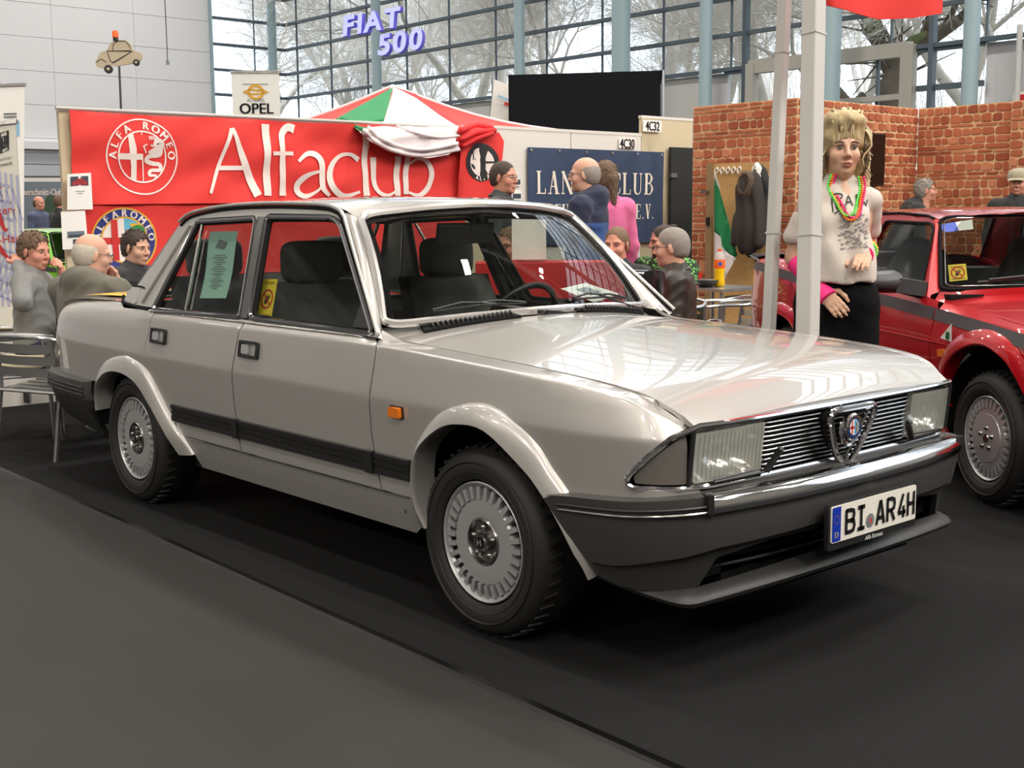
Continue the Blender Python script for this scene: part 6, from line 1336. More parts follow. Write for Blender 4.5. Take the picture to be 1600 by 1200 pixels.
for k in range(5): stroke(b,[Q(-20+k*10,300),Q(-4+k*10,350)],.012,F,.005); stroke(b,[Q(0+k*8,400),Q(-16+k*8,460)],.012,F,.005)
b.build('timber_lattice','lilac',t,ang=180); b=MB(); x,y=Q(26,337); text(b,'Klassiker-',.085,F,x,y,align='RIGHT',lift=.008,rot=.06); x,y=Q(41,381); text(b,'Kalender-Haus',.085,F,x,y,align='RIGHT',lift=.008,rot=.06)
stroke(b,[Q(-10,300),Q(2,296)],.02,F,.008); stroke(b,[Q(-12,352),Q(-2,340),Q(8,362),Q(14,360)],[.03,.04,.025,.006],F,.008,0,5); stroke(b,[Q(-8,378),Q(2,392),Q(14,406),Q(21,402)],[.03,.04,.02,.006],F,.008,0,5); b.build('red_script','script_red',t,ang=180)
d3=26.; t,f=rollup([(-20,276),(140,276),(140,fb(d3)),(-20,fb(d3))],d3,'photo_grey','grey photo banner with white club lettering behind the green car'); ux=160*d3/FPX; uy=(fb(d3)-276)*d3/FPX; F=lambda x,y,dd=0:f(x/ux,y/uy,dd); Q=lambda px,py:((px+20)*d3/FPX,(fb(d3)-py)*d3/FPX)
b=MB(); x,y=Q(97,305); text(b,'Messerschmitt-Club',.195,F,x,y,align='RIGHT',lift=.01,sx=.63,bold=.004); b.build('lettering','logo_white',t,ang=180)
b=MB(); b.panel([[Q(*p) for p in ((66,345),(68,320),(74,306),(84,303),(92,312),(95,330),(95,345))]],F,.2,-.006); b.build('printed_tree','photo_green',t); b=MB(); b.add([F(*Q(38,284),-.005),F(*Q(140,284),-.005),F(*Q(140,276),-.005),F(*Q(38,276),-.005)],[(0,1,2,3)]); b.build('pale_strip','board_white',t)
# tables and chairs
def alu_chair():
    t=thing('armchair','x','chair'); 
    b=MB(); 
    b.tube(smooth([(.24,.28,.64),(.10,.285,.655),(-.12,.28,.66),(-.24,.20,.69),(-.27,0,.70),(-.24,-.20,.69),(-.12,-.28,.66),(.10,-.285,.655),(.24,-.28,.64)],5),.0135,8); b.build('arm_rail','steel',t)
    for sg in (-1,1):
        b=MB(); b.tube([(.27,sg*.27,0),(.25,sg*.27,.44),(.235,sg*.278,.645)],.0135,8); b.build('leg','steel',t)
        b=MB(); b.tube([(-.27,sg*.24,0),(-.20,sg*.235,.40),(-.235,sg*.21,.68)],.0135,8); b.build('leg','steel',t)
    b=MB(); b.tube([(.25,-.27,.40),(.25,.27,.40)],.010,6); b.tube([(-.21,-.235,.38),(-.21,.235,.38)],.010,6); b.tube([(.25,.27,.40),(-.21,.235,.38)],.010,6); b.tube([(.25,-.27,.40),(-.21,-.235,.38)],.010,6); b.build('stretcher','steel',t)
    for k in range(7): b=MB(); b.box((.22-.066*k,0,.425-.008*k),(.055,.48,.012)); b.build('seat_slat','steel',t)
    for k in range(3): b=MB(); b.grid(lambda u,v:np.array([-.20-.05*cos((u-.5)*2.4)-.012*k,-.21+.42*u,.47+.068*k+.052*v]),8,1); b.build('back_slat','steel',t)
    return t
ch0=alu_chair(); n_ch=[0]
def chair(px,d,yaw,label):
    p=at(px,600,d); o=ch0 if n_ch[0]==0 else dup(ch0,(0,0,0),0); n_ch[0]+=1; o.location=(p[0],p[1],.002); o.rotation_euler=(0,0,math.radians(yaw)); o['label']=label; o['group']='aluminium cafe armchairs'; return o
def table(px,d,r,h,label,sq=False):
    p=at(px,600,d); t=thing('bistro_table',label,'table',(p[0],p[1],.002)); b=MB()
    if sq: b.box((0,0,h-.012),(2*r,2*r,.024))
    else: b.lathe([(r-.01,h-.03),(r,h-.025),(r,h-.003),(r-.01,h)],(0,0,0),(0,0,1),28)
    b.build('table_top','steel',t)
    if sq:
        for a in (-1,1):
            for c in (-1,1): b=MB(); b.tube([(a*(r-.04),c*(r-.04),0),(a*(r-.04),c*(r-.04),h-.03)],.016,8); b.build('leg','steel',t)
    else:
        b=MB(); b.lathe([(.03,.03),(.03,h-.03)],(0,0,0),(0,0,1),12); b.build('column','steel',t); b=MB(); b.lathe([(.22,0),(.22,.015),(.04,.04)],(0,0,0),(0,0,1),20); b.build('base','steel',t)
    return t
# ---------------- the red hatch-tailed saloon at the right (built in its own frame, x forward) ----------------
mat('red_paint',(.72,.06,.11),.3,.1,1.0,coatr=.02); mat('stripe_grey',(.27,.27,.28),.45); mat('sticker_blue',(.25,.35,.75),.4); mat('clover',(.05,.42,.20),.5); mat('lime_paint',(.50,.78,.18),.3,0,1.0)
def red_car(name,label,cat,loc,rz,paint,detail=True):
    t=thing(name,label,cat,loc,rz)
    B=Body([(-.86,0),(-.85,.5),(-.83,.64),(-.76,.72),(-.55,.765),(0,.785),(.8,.799),(1.6,.80),(2.2,.799),(2.7,.79),(3.1,.755),(3.3,.70),(3.38,.6),(3.42,.3),(3.43,0)],
      [(-.9,1.03),(-.4,1.02),(.32,.968),(1.24,.93),(2.02,.887),(2.83,.82),(3.3,.755),(3.45,.74)],[(-.9,10),(.1,40),(1.8,46),(2.1,12),(3.4,6)],.012,[(.18,.09,.18),(.40,.02,.40),(.735,0,.735)],[(-.9,.03),(3.5,.02)])
    def bo(fn,nm,m,par=None,**kw):
        r=[]
        for sg in (-1,1):
            b=MB(); fn(b,lambda p,sg=sg:(p[0],sg*p[1],p[2]))
            if sg<0: b.f=[f[::-1] for f in b.f]
            r.append(b.build(nm,m,par or t,**kw))
        return r
    S=lambda P:[(B.sx(x),z) for x,z in P]
    pn=lambda nm,P,m=paint,off=0,h=.07,th=.012:bo(lambda b,Mr:b.panel([S(P)],lambda u,v,d:Mr(B.surf(u,v,d-off)),h,th),nm,m)
    FO=smooth([(2.12,.40),(2.13,.50),(2.20,.63),(2.33,.715),(2.50,.75),(2.68,.715),(2.80,.62),(2.87,.52),(2.89,.40)],4); RO=smooth([(-.40,.40),(-.37,.52),(-.28,.63),(-.12,.69),(.03,.70),(.2,.66),(.31,.57),(.37,.48),(.38,.40)],4)
    tp=lambda x,w:(x,B.ze(x)+w)
    pn('front_fender',[(2.03,.40),(2.005,.60),(2.005,.75),(2.03,B.ze(2.03)-.01),tp(2.0,.05),tp(2.2,.10),tp(2.6,.10),tp(3.0,.09),tp(3.2,.06),(3.28,.72),(3.28,.40)]+[tuple(p) for p in FO[::-1]])
    pn('front_door',[(2.022,.40),(1.998,.60),(1.998,.75),(2.02,B.ze(2.02)-.01),tp(1.95,.045),tp(.97,.035),(.95,.80),(.95,.40)])
    pn('rear_door',[(.942,.40),(.942,.80),tp(.962,.035),tp(.10,.035),(.12,.85),(.22,.70),(.31,.60),(.385,.47),(.39,.40)])
    pn('quarter_panel',[tp(.09,.035),(.11,.85),(.21,.70)]+[tuple(p) for p in RO[::-1] if p[0]<.24]+[(-.40,.36),(-.84,.40),(-.862,.95),tp(-.80,.02),tp(-.5,.09),tp(-.1,.08)])
    pn('sill',[(.40,.40),(.40,.24),(2.10,.24),(2.10,.40)])
    pn('side_stripe',[(x,B.ze(x)-.004) for x in (-.84,-.5,.2,1.0,1.6,2.0)]+[(x,B.ze(x)-.062) for x in (2.0,1.6,1.0,.2,-.5,-.84)],'stripe_grey',.006)
    pn('side_stripe',[(x,B.ze(x)-.004) for x in (2.015,2.4,2.8,3.25)]+[(x,B.ze(x)-.062) for x in (3.25,2.8,2.4,2.015)],'stripe_grey',.006)
    bo(lambda b,Mr:b.tube([Mr(B.surf(B.sx(x),.715+.012*(2.3-x),-.001)) for x in np.linspace(.1,2.25,12)],.004,5),'swage_line',paint)
    def fl(O,cx):
        def f(b,Mr):
            rows=[]
            for p in O:
                dv=nrm(np.array([cx,.33])-p); r=[]
                for k,o in ((-.075,.0),(-.06,.012),(-.02,.024),(0,.026),(.006,.02),(.008,-.05)): q=p+dv*k; r.append(Mr(B.surf(B.sx(q[0]),q[1],-o)))
                rows.append(r)
            b.add([p for r in rows for p in r],[(k*6+j+1,k*6+j,(k+1)*6+j,(k+1)*6+j+1)[::-1] for k in range(len(rows)-1) for j in range(5)]); b.f=[x for x in b.f]
        bo(f,'wheel_arch_flare',paint)
    fl(FO,2.51); fl(RO,0)
    for x in (0,2.51): bo(lambda b,Mr:(b.grid(lambda u,v:Mr((x+.40*cos(PI*u),.45+.32*v,.30+.42*sin(PI*u))),14,1),b.add([Mr((x-.4,.46,.2)),Mr((x+.4,.46,.2)),Mr((x+.4,.46,.75)),Mr((x-.4,.46,.75))],[(0,1,2,3)])),'wheel_housing','matt_black')
    b=MB(); b.box((1.25,0,.30),(4.0,1.0,.18)); b.box((1.25,0,.30),(1.6,1.4,.1)); b.build('underbody','matt_black',t)
    # hood, nose, roof, screens
    def hood(u,v):
        q=2*v-1; x0=1.99-.14*q*q; x=x0+(3.40-.05*q*q-x0)*u; y=q*float(np.interp(x,[1.8,2.6,3.1,3.4],[.70,.695,.66,.60])); return np.array([x,y,B.ze(x)+.012+.045*(1-q*q)*(1-.5*u)])
    b=MB(); b.grid(hood,14,16); b.build('hood',paint,t)
    b=MB()
    for sg in (-1,1): b.panel([[(B.sx(3.25),.40),(B.sx(3.25),.74),(B.S[-1],.74),(B.S[-1],.40)]],lambda u,v,d:(lambda p:(p[0],sg*p[1],p[2]))(B.surf(u,v,d)),.1,0,flip=sg<0)
    b.build('nose',paint,t)
    bo(lambda b,Mr:b.panel([[(B.sx(2.92),.36),(B.sx(2.90),.53),(B.S[-1],.55),(B.S[-1],.34)]],lambda u,v,d:Mr(B.surf(u,v,d-.05)),.1,.04),'front_bumper','black_plastic')
    bo(lambda b,Mr:b.panel([[(B.S[0],.36),(B.S[0],.56),(B.sx(-.42),.56),(B.sx(-.42),.36)]],lambda u,v,d:Mr(B.surf(u,v,d-.05)),.1,.04),'rear_bumper','black_plastic')
    wb=lambda q:np.array([2.0-.16*q*q,.665*q,.985-.03*q*q]); wt=lambda q:np.array([1.70-.10*q*q,.555*q,1.345-.025*q*q])
    W=lambda u,v:(lambda q:wb(q)+(wt(q)-wb(q))*v)(2*u-1)
    b=MB(); b.grid(lambda u,v:W(.02+.96*u,.03+.94*v),16,6,flip=True); b.build('windscreen','car_glass',t); b=MB(); b.tube([W(u,v)+np.array([.006,0,.004]) for u,v in rpoly([(0,0),(1,0),(1,1),(0,1)],.06,4)],.010,6,True); b.build('windscreen_seal','matt_black',t)
    b=MB(); b.tube([W(u,v)+np.array([.012,0,.008]) for u,v in rpoly([(.015,.03),(.985,.03),(.985,.97),(.015,.97)],.06,4)],.003,6,True); b.build('windscreen_trim','dull_chrome',t)
    def cowl(u,v): q=2*u-1; a=wb(q); c=hood(0,u); return a+(c-a)*v+np.array([0,0,-.004])
    b=MB(); b.grid(cowl,14,2,flip=True); b.build('cowl_panel',paint,t)
    def roof(u,v): q=2*u-1; x0=.18-.06*q*q*0; xe=1.60; x=x0+(xe+.10*(1-q*q)-x0)*v; xx=x0+(xe-x0)*v; return np.array([x,q*float(np.interp(xx,[.1,.4,1.6],[.56,.565,.56])),float(np.interp(xx,[.1,.25,.7,1.2,1.5,1.62],[1.315,1.335,1.352,1.35,1.335,1.318]))+.032*(1-q**2)])
    b=MB(); b.grid(roof,14,14,flip=True); b.build('roof',paint,t)
    G=lambda x,z,d=0:np.array([x,.745-(z-.93)*.42-d*.92,z-d*.39])
    fw=[(.955,.962),(1.06,1.305),(1.58,1.295),(1.64,1.27),(1.80,.925)]; rw=[(.27,.985),(.47,1.26),(.52,1.29),(.99,1.31),(.885,.965)]
    out=[(-.16,1.035),(.22,1.33),(.7,1.345),(1.2,1.345),(1.52,1.33),(1.63,1.30),(1.86,.93),(1.0,.945),(.2,.98)]
    bo(lambda b,Mr:b.panel([out,rpoly(fw,.02,3),rpoly(rw,.02,3)],lambda u,v,d:Mr(G(u,v,d)),.08,.02),'side_frame',paint)
    def ap(b,Mr): b.grid(lambda u,v:Mr(W(1,v)*(1-u)+G(1.86+(1.60-1.86)*v,.93+(1.315-.93)*v)*u),3,8)
    bo(ap,'windscreen_pillar',paint)
    for P in (fw,rw):
        bo(lambda b,Mr:b.panel([rpoly(P,.02,3)],lambda u,v,d:Mr(G(u,v,d+.012)),.15,0),'door_glass','car_glass'); bo(lambda b,Mr:b.tube([Mr(G(q[0],q[1],-.002)) for q in rpoly(P,.02,3)],.009,6,True),'window_seal','matt_black')
    bo(lambda b,Mr:b.tube([Mr(G(x,z,-.006)) for x,z in ((.18,1.31),(.5,1.343),(1.2,1.35),(1.52,1.335),(1.60,1.32))],.007,6),'drip_rail','matt_black')
    def rwn(u,v): q=2*u-1; a=np.array([-.20+.05*q*q,.62*q,1.05]); c=roof(u,0); return a+(c-a)*v
    b=MB(); b.grid(rwn,10,4); b.build('rear_window','car_glass',t)
    b=MB(); b.grid(lambda u,v:np.array([-.18-.67*v,(2*u-1)*(.70-.04*v),B.ze(-.18-.67*v)+.075-.06*v]),8,6); b.build('boot_lid',paint,t); b=MB(); b.panel([[(-.66,0),(.66,0),(.66,.66),(-.66,.66)]],lambda u,v,d:np.array([-.86-d,u,.38+v]),.3,0,flip=True); b.build('tail_panel',paint,t)
    b=MB(); b.grid(lambda u,v:np.array([-.70-.19*v,(2*u-1)*.69,1.04+.035*v-.02*abs(2*u-1)**4]),12,2); b.box((-.86,0,1.055),(.06,1.34,.03)); b.build('spoiler','stripe_grey',t)
    bo(lambda b,Mr:(b.grid(lambda u,v:Mr((1.70+.10*sin(PI*v)*(.75+.25*sin(PI*u)), .83+.20*u, 1.00+(.060 if u>.0 else .05)*-cos(PI*v)*(1-.18*u*u))),8,10),b.add([Mr((1.70,.83,.94)),Mr((1.70,1.03,.951)),Mr((1.70,1.03,1.049)),Mr((1.70,.83,1.06))],[(0,1,2,3)]),b.add([Mr((1.70+.075*sin(PI*k/10),1.03,1.0-.049*cos(PI*k/10))) for k in range(11)],[tuple(range(11))]),b.add([Mr((1.70+.075*sin(PI*k/10),.83,1.0-.060*cos(PI*k/10))) for k in range(11)],[tuple(range(11))]),b.bar(Mr((1.80,.72,.965)),Mr((1.74,.85,.985)),.08,.075)),'door_mirror','stripe_grey',ang=50)
    bo(lambda b,Mr:b.panel([rpoly([(2.10,.655),(2.175,.655),(2.175,.69),(2.10,.69)],.005,2)],lambda u,v,d:Mr(B.surf(B.sx(u),v,d-.012)),.1,.015),'side_repeater','amber')
    # cabin
    for y in (-.35,.35):
        b=MB(); b.ell((1.02,y,.84),(.11,.25,.36),12,10); b.ell((1.20,y,.50),(.28,.25,.1),12,8); b.ell((.96,y,1.13),(.05,.13,.08),12,8); b.build('seat','cabin_trim',t,ang=180)
    b=MB(); b.box((.25,0,.75),(.3,1.25,.5)); b.build('rear_seat','cabin_trim',t); b=MB(); b.box((1.75,0,.88),(.35,1.3,.12)); b.build('dashboard','matt_black',t); b=MB(); b.tube([(1.45+.09*sin(a),.35+.18*cos(a),.93+.16*sin(a)) for a in np.linspace(0,6.28,25)[:-1]],.013,6,True); b.build('steering_wheel','black_plastic',t)
    b=MB(); b.tube([W(.55,.04)+np.array([.02,0,.02]),W(.30,.09)+np.array([.02,0,.02]),W(.16,.07)+np.array([.018,0,.018])],.007,5); b.tube([W(.42,.08)+np.array([.018,0,.016]),W(.12,.05)+np.array([.016,0,.016])],.006,5); b.build('windscreen_wiper','black_plastic',t)
    bo(lambda b,Mr:b.add([Mr((.3,.71,.4)),Mr((1.9,.71,.4)),Mr((1.9,.71,.9)),Mr((.3,.71,.93))],[(0,1,2,3)]),'door_card','cabin_trim')
    for x,y,r in ((2.51,-.755,0),(0,-.74,0),(2.51,.755,PI),(0,.74,PI)):
        w_=wheel(t,x,y,.315,r,(0,0))
        for ch in list(w_.children):
            if ch.name.startswith('hub'): bpy.data.objects.remove(ch)
        b=MB(); b.lathe([(.118,-.004),(.112,.010),(.06,.013),(.0,.013)],(0,0,0),(0,-1,0),32,cap=False); b.build('wheel_disc','alloy',w_).location=(0,0,0); b=MB()
        for k in range(5): a=2*PI*k/5+.3; b.lathe([(.014,.0),(.013,.018),(.007,.024),(0,.025)],(cos(a)*.049,0,sin(a)*.049),(0,-1,0),8)
        b.build('wheel_bolts','dull_chrome',w_); b=MB(); b.lathe([(.022,.013),(.02,.018),(.0,.019)],(0,0,0),(0,-1,0),14); b.build('hub_badge','dull_chrome',w_)
    return t,B,W
RO_=(1.054,4.098,.0); RZ=math.radians(-32)
rc,RBd,RW_=red_car('sedan','glossy red 1980s saloon car with dark side stripe, cut by the right edge','car',RO_,RZ,'red_paint')
RMt=np.array(Matrix.Rotation(RZ,3,'Z'))
RL=lambda p:RMt@np.asarray(p,float)+np.array(RO_)
def rpl(px,py,p0,n):   # pixel onto a plane given in the red car's frame -> local point
    r=RMt.T@np.array(ray(px,py)); C0=RMt.T@(np.array(CAMC)-np.array(RO_)); n=np.asarray(n,float); return C0+r*((n@(np.asarray(p0)-C0))/(n@r))
b=MB(); T=[rpl(x,y,(0,-.808,0),(0,1,0)) for x,y in ((1487,505),(1469,528),(1487,534))]; b.add(T,[(0,1,2)],0); c=np.mean(T,0)
for k in range(4): a=PI/4+k*PI/2; q=c+np.array([.012*cos(a),-.002,-.006+.012*sin(a)]); b.add([q+np.array([.011*cos(u),0,.011*sin(u)]) for u in np.linspace(0,6.28,9)[:-1]],[tuple(range(8))],1)
b.add([c+np.array(v) for v in ((-.002,-.002,-.03),(.003,-.002,-.03),(.003,-.002,-.006),(-.002,-.002,-.006))],[(0,1,2,3)],1); b.build('clover_badge',['white_print','clover'],rc,ang=180)
pn_=((1.80,-.60,.975),(.83,-.18,.53))
wq=[rpl(x,y,(1.815,-.60,.975),pn_[1]) for x,y in ((1481,414),(1509,412),(1512,437),(1484,440))]; warncard([RL(p) for p in wq],'warning_card','square yellow do-not-touch card inside the red car windscreen')
b=MB(); P=[RL(rpl(x,y,(1.83,-.60,.975),pn_[1])) for x,y in ((1467,351),(1519,343),(1521,358),(1475,363))]; m1=P[0]*.5+P[1]*.5; m2=P[3]*.5+P[2]*.5; b.add([P[0],m1,m2,P[3]],[(0,1,2,3)],0); b.add([m1,P[1],P[2],m2],[(0,1,2,3)],1); tag(b.build('sun_sticker',['sticker_blue','white_print']),'blue and white sticker at the top corner of the red car windscreen','sticker')
# lime green small car far at the left: same helper, other paint
pg=at(78,400,15.4); lc,_,_=red_car('small_car','lime green small car standing before the grey club banner','car',(pg[0]-.71,pg[1]-.26,0),math.radians(20),'lime_paint'); lc.scale=(.84,.92,.905)
# ---------------- who and what stands where ----------------
def put(px,py,d): p=at(px,py,d); return (p[0],p[1],.002)
D=math.radians
NEU=None
person('person','man in grey sweatshirt seated at the left, one hand on his nape',put(48,400,8.1),D(52),'sit',head=(D(-22),.10,0),hair=('short','hair_brown'),skin='skin_ruddy',top='cloth_grey',legs='cloth_navy',rarm=((.05,-.38,-.10),(-.06,-.085,.13)),larm=((.20,.22,-.24),(.20,.02,.05)),hands=((.9,(1,0,.3)),(.7,(0,0,1))))
person('person','balding man with glasses in olive-grey hoodie seated with his back to us',put(126,400,7.3),D(112),'sit',head=(D(-30),.12,0),hair=('bald','hair_white'),skin='skin_fair',top='cloth_hoodie',legs='cloth_navy',hood=True,glasses='black_plastic',bulk=1.18,rarm=((.24,-.26,-.22),(.19,-.03,.03)),larm=((.14,.28,-.27),(.36,.15,-.20)),hands=(None,(1.0,(1,0,0))),lean=.12)
person('person','dark-haired man in black sweater seated before the coloured roundel',put(204,400,8.9),D(28),'sit',head=(D(-6),.12,0),hair=('short','hair_dark'),top='cloth_black',legs='cloth_black',collar='cloth_charcoal',lean=.05)
person('person','man with glasses and short grey hair standing in charcoal jacket by the white partition',put(783,285,9.4),D(30),head=(D(-10),.02,0),hair=('buzz','hair_dark'),skin='skin_ruddy',top='cloth_charcoal',legs='jeans',glasses='dull_chrome',collar='cloth_charcoal')
person('person','bald man in navy and blue jacket standing before the blue banner',put(918,285,8.9),D(212),head=(D(6),.04,0),hair=('bald','hair_grey'),skin='skin_fair',top='cloth_navy',legs='jeans',hood=True,glasses='dull_chrome',bulk=1.22,top2=('cloth_blue',lambda c:c[0]<-.015 and c[2]<1.30))
person('person','woman with brown ponytail in pink sweater behind the man in navy',put(946,300,9.6),D(160),head=(D(10),.05,0),hair=('tail','hair_brown'),top='cloth_pink',legs='jeans',bulk=.98)
person('person','short-haired man in black jacket with white collar stripe beside the windscreen pillar',put(966,392,8.5),D(285),'sit',head=(D(8),.05,0),hair=('buzz','hair_lightbrown'),skin='skin_ruddy',top='cloth_black',legs='jeans',collar='cloth_stripe')
person('person','grey crop-haired man with glasses in black leather jacket seen from behind',put(1055,385,7.7),D(222),'sit',head=(D(-8),.04,0),hair=('buzz','hair_grey'),skin='skin_fair',top='leather_black',legs='jeans',glasses='black_plastic',bulk=1.1,collar='leather_black')
person('person','bearded man in green leaf-print shirt seated behind the leather-jacket man',put(1040,385,9.5),D(262),'sit',head=(D(-25),.10,0),hair=('buzz','hair_dark'),skin='skin_ruddy',top='cloth_leafprint',legs='cloth_khaki',beard='beard_brown',bulk=1.36,sleeve='short',larm=((.16,.36,-.16),(.30,.20,-.32)),hands=((.8,(0,0,1)),None))
person('person','grey-haired man stooping in black top behind the red car roof',put(1402,300,13.2),D(40),head=(0,-.1,0),hair=('short','hair_grey'),skin='skin_ruddy',top='cloth_black',legs='jeans',lean=.42,bulk=1.1)
pr,J,HT=person('person','man with beige peaked cap in dark jacket at the right edge',put(1590,295,12.6),D(300),head=(D(-10),.05,0),hair=('short','hair_grey'),skin='skin_ruddy',top='cloth_black',legs='jeans',bulk=1.1,collar='cloth_charcoal')
b=MB(); HP=lambda *p:HT[0]@np.array(p)+HT[1]
b.lathe([(.106,.0),(.106,.03),(.09,.075),(.05,.098),(0,.103)],HP(-.012,0,.045),HT[0]@np.array([.12,0,1]),20); b.grid(lambda u,v:HP(.085+.085*v*(1-.6*(2*u-1)**2),(2*u-1)*.085,.055-.02*v-.01*(2*u-1)**2),8,3); b.build('cap','cap_beige',pr,ang=60)
person('person','man with glasses in dark jacket seated behind the silver car, seen through its windows',put(803,392,8.4),D(268),'sit',head=(D(10),.05,0),hair=('short','hair_lightbrown'),skin='skin_ruddy',top='cloth_black',legs='jeans',glasses='black_plastic')
person('person','far bald man in dark checked shirt beyond the green car',put(60,328,22),D(30),head=(D(0),.05,0),hair=('bald','hair_brown'),skin='skin_ruddy',top='cloth_check',legs='jeans',coarse=1.6)
person('person','far brown-haired man in black beyond the green car, half hidden by the pinned sheets',put(93,330,21),D(100),hair=('short','hair_brown'),skin='skin_ruddy',top='cloth_black',legs='jeans',coarse=1.6)
# ---------------- mannequin ----------------
mat('mannequin_skin',(.80,.63,.52),.4,var=.03,vs=10); mat('wig',(.70,.62,.46),.6,var=.3,vs=30,bump=.3,bs=160); mat('wig_dark',(.40,.32,.22),.7,var=.25,vs=40); mat('wig_light',(.85,.78,.62),.55,var=.15,vs=30); mat('tee',(.80,.76,.72),.9,var=.04,vs=9,bump=.2,bs=150); mat('neon_pink',(.98,.18,.52),.7,bump=.2,bs=200); mat('bead_orange',(1,.50,.10),.35); mat('bead_green',(.40,.92,.35),.35); mat('bead_pink',(.98,.25,.50),.35); mat('bead_yellow',(.98,.90,.20),.35); mat('trouser_black',(.07,.07,.075),.95,spec=.1); mat('marker',(.16,.16,.17),.7); mat('marker_grey',(.50,.48,.47),.8); mat('makeup',(.30,.20,.18),.6); mat('lipstick',(.72,.47,.42),.4)
mp=put(1311,300,5.62); MR=D(322)
def tee_noise(g): return .006*np.sin(g[...,2]*22+5*np.sin(g[...,1]*9))+.005*np.sin(g[...,1]*40+3*np.sin(g[...,2]*6))
mq,J,HT=person('mannequin','female shop mannequin in signed white t-shirt, blond wig and black trousers','mannequin' and mp,MR,'stand',head=(D(-3),.02,0),hair=('none','wig_dark'),skin='mannequin_skin',top='tee',legs='cloth_black',larm=((-.15,.245,-.20),(.09,.145,-.245)),rarm=((-.05,-.245,-.26),(.09,-.15,-.40)),hands=((.35,(.2,.2,1)),(.25,(1,-.2,0))),sleeve='short',cat='mannequin',bulk=.80,eyes=False,coarse=.75)
for ch in list(mq.children):
    if ch.name.startswith(('shirt','trousers','shoes')): bpy.data.objects.remove(ch)
s=SDF(.010); c=J['ch']
s.ell(c+np.array([.0,0,.0]),(.105,.135,.20))
for dz in (.14,.24,.34,.44,.54): s.ell(c+np.array([.012,0,-dz]),(.118+.02*dz,.148+.045*dz,.17),k=.08)
s.caps(J['shl']-np.array([0,.018,-.004]),J['shr']+np.array([0,.018,.004]),.052,k=.04).caps(J['nk']+np.array([0,0,.005]),J['nk']-np.array([0,0,.08]),.064,.085,k=.03)
for y in (-1,1): s.ell(c+np.array([.075,y*.070,.02]),(.050,.055,.055),k=.05)
for sd,y in (('l',1),('r',-1)):
    q_=J['sh'+sd]-np.array([0,y*.02,0]); v_=J['el'+sd]-q_; s.caps(q_,q_+v_*.35,.054,.058,k=.03).caps(q_+v_*.35,q_+v_*.62,.058,.066,k=.02)
    s.ell(q_+v_*1.02,(.085,.085,.085),k=.006,sub=True)
s.cut((0,0,-1),-(c[2]-.27))
tv=s.mesh(tee_noise); b=MB(); vf(b,tv); b.build('t_shirt','tee',mq,ang=180)
from mathutils.bvhtree import BVHTree
bv=BVHTree.FromPolygons([Vector(v) for v in tv[0]],[tuple(f) for f in tv[1]])
def onT(y,z,d=0):
    h=bv.ray_cast(Vector((.6,y,z)),Vector((-1,0,0))); return (h[0]+Vector((-d,0,0))) if h[0] else Vector((.12-d,y,z))
TP=lambda px,py:((px-1318)*5.5/FPX,c[2]+.0+(318-py)*5.5/FPX+.075)
b=MB()
for P in ([(1296,328),(1298,302),(1312,300),(1311,306),(1302,307),(1303,324),(1311,315),(1317,324)],[(1317,318),(1323,303),(1328,318)],[(1319,313),(1327,312)],[(1336,301),(1336,318)],[(1336,301),(1343,303),(1342,309),(1336,310),(1344,319)],[(1345,318),(1349,312),(1352,318),(1356,309)],[(1298,330),(1306,326)]): stroke(b,[TP(*p) for p in smooth(P,4)],.006,onT,.004,0)
rs=random.Random(4)
b.build('marker_lettering','marker',mq,ang=180); b=MB()
for k in range(85):
    x=rs.uniform(1304,1350); y=rs.uniform(332,378) if k<75 else rs.uniform(378,386); L=rs.uniform(4,10); P=[(x+L*i/5,y+rs.uniform(-2,2)-L*.04*i) for i in range(6)]; stroke(b,[TP(*p) for p in smooth(P,2)],rs.choice((.0022,.003,.004)),onT,.003,0)
b.build('signatures','marker_grey',mq,ang=180,kind='stuff')
s=SDF(.014); s.ell(J['pel']+np.array([0,0,.04]),(.125,.165,.16))
for sd in 'lr': s.caps(J['hp'+sd]+np.array([.01,0,0]),J['kn'+sd],.105,.10,k=.07).caps(J['kn'+sd],J['an'+sd],.10,.09,k=.06)
b=MB(); vf(b,s.mesh(fold(.004,30))); b.build('trousers','trouser_black',mq,ang=180); b=MB()
for sd in 'lr': a=J['an'+sd]; b.ell(a+np.array([.07,0,-.045]),(.13,.045,.042),12,8)
b.build('shoes','shoe_black',mq,ang=180)
# face paint, wig
H=lambda *p:HT[0]@np.array(p)+HT[1]
b=MB()
for y in (-1,1):
    b.ell(H(.0815,y*.032,.003),(.010,.013,.009),10,8,HT[0],0); b.ell(H(.0905,y*.032,.003),(.003,.006,.006),8,6,HT[0],1); b.tube([H(.0905,y*.018,.010),H(.094,y*.032,.0135),(H(.085,y*.048,.007))],.0025,5,m=2); b.tube([H(.093,y*.016,.024),H(.090,y*.036,.030),H(.078,y*.054,.022)],.0028,5,m=2)
b.build('painted_eyes',['eye_white','iris','makeup'],mq,ang=180)
b=MB(); b.tube([H(.092,-.022,-.068),H(.099,-.008,-.063),H(.099,.008,-.063),H(.092,.022,-.068)],.0055,6); b.tube([H(.091,-.018,-.073),H(.097,0,-.0755),H(.091,.018,-.073)],.0055,6); b.build('painted_lips','lipstick',mq,ang=180)
s=SDF(.010); s.ell((-.025,0,.055),(.115,.108,.100)).ell((.02,0,.125),(.085,.095,.045),k=.04).ell((-.075,0,-.06),(.070,.115,.17),k=.05).caps((-.03,.098,-.02),(-.02,.115,-.19),.034,.026,k=.03).caps((-.03,-.098,-.02),(-.02,-.125,-.21),.034,.034,k=.03).ell((.115,0,-.045),(.085,.068,.090),k=.01,sub=True)
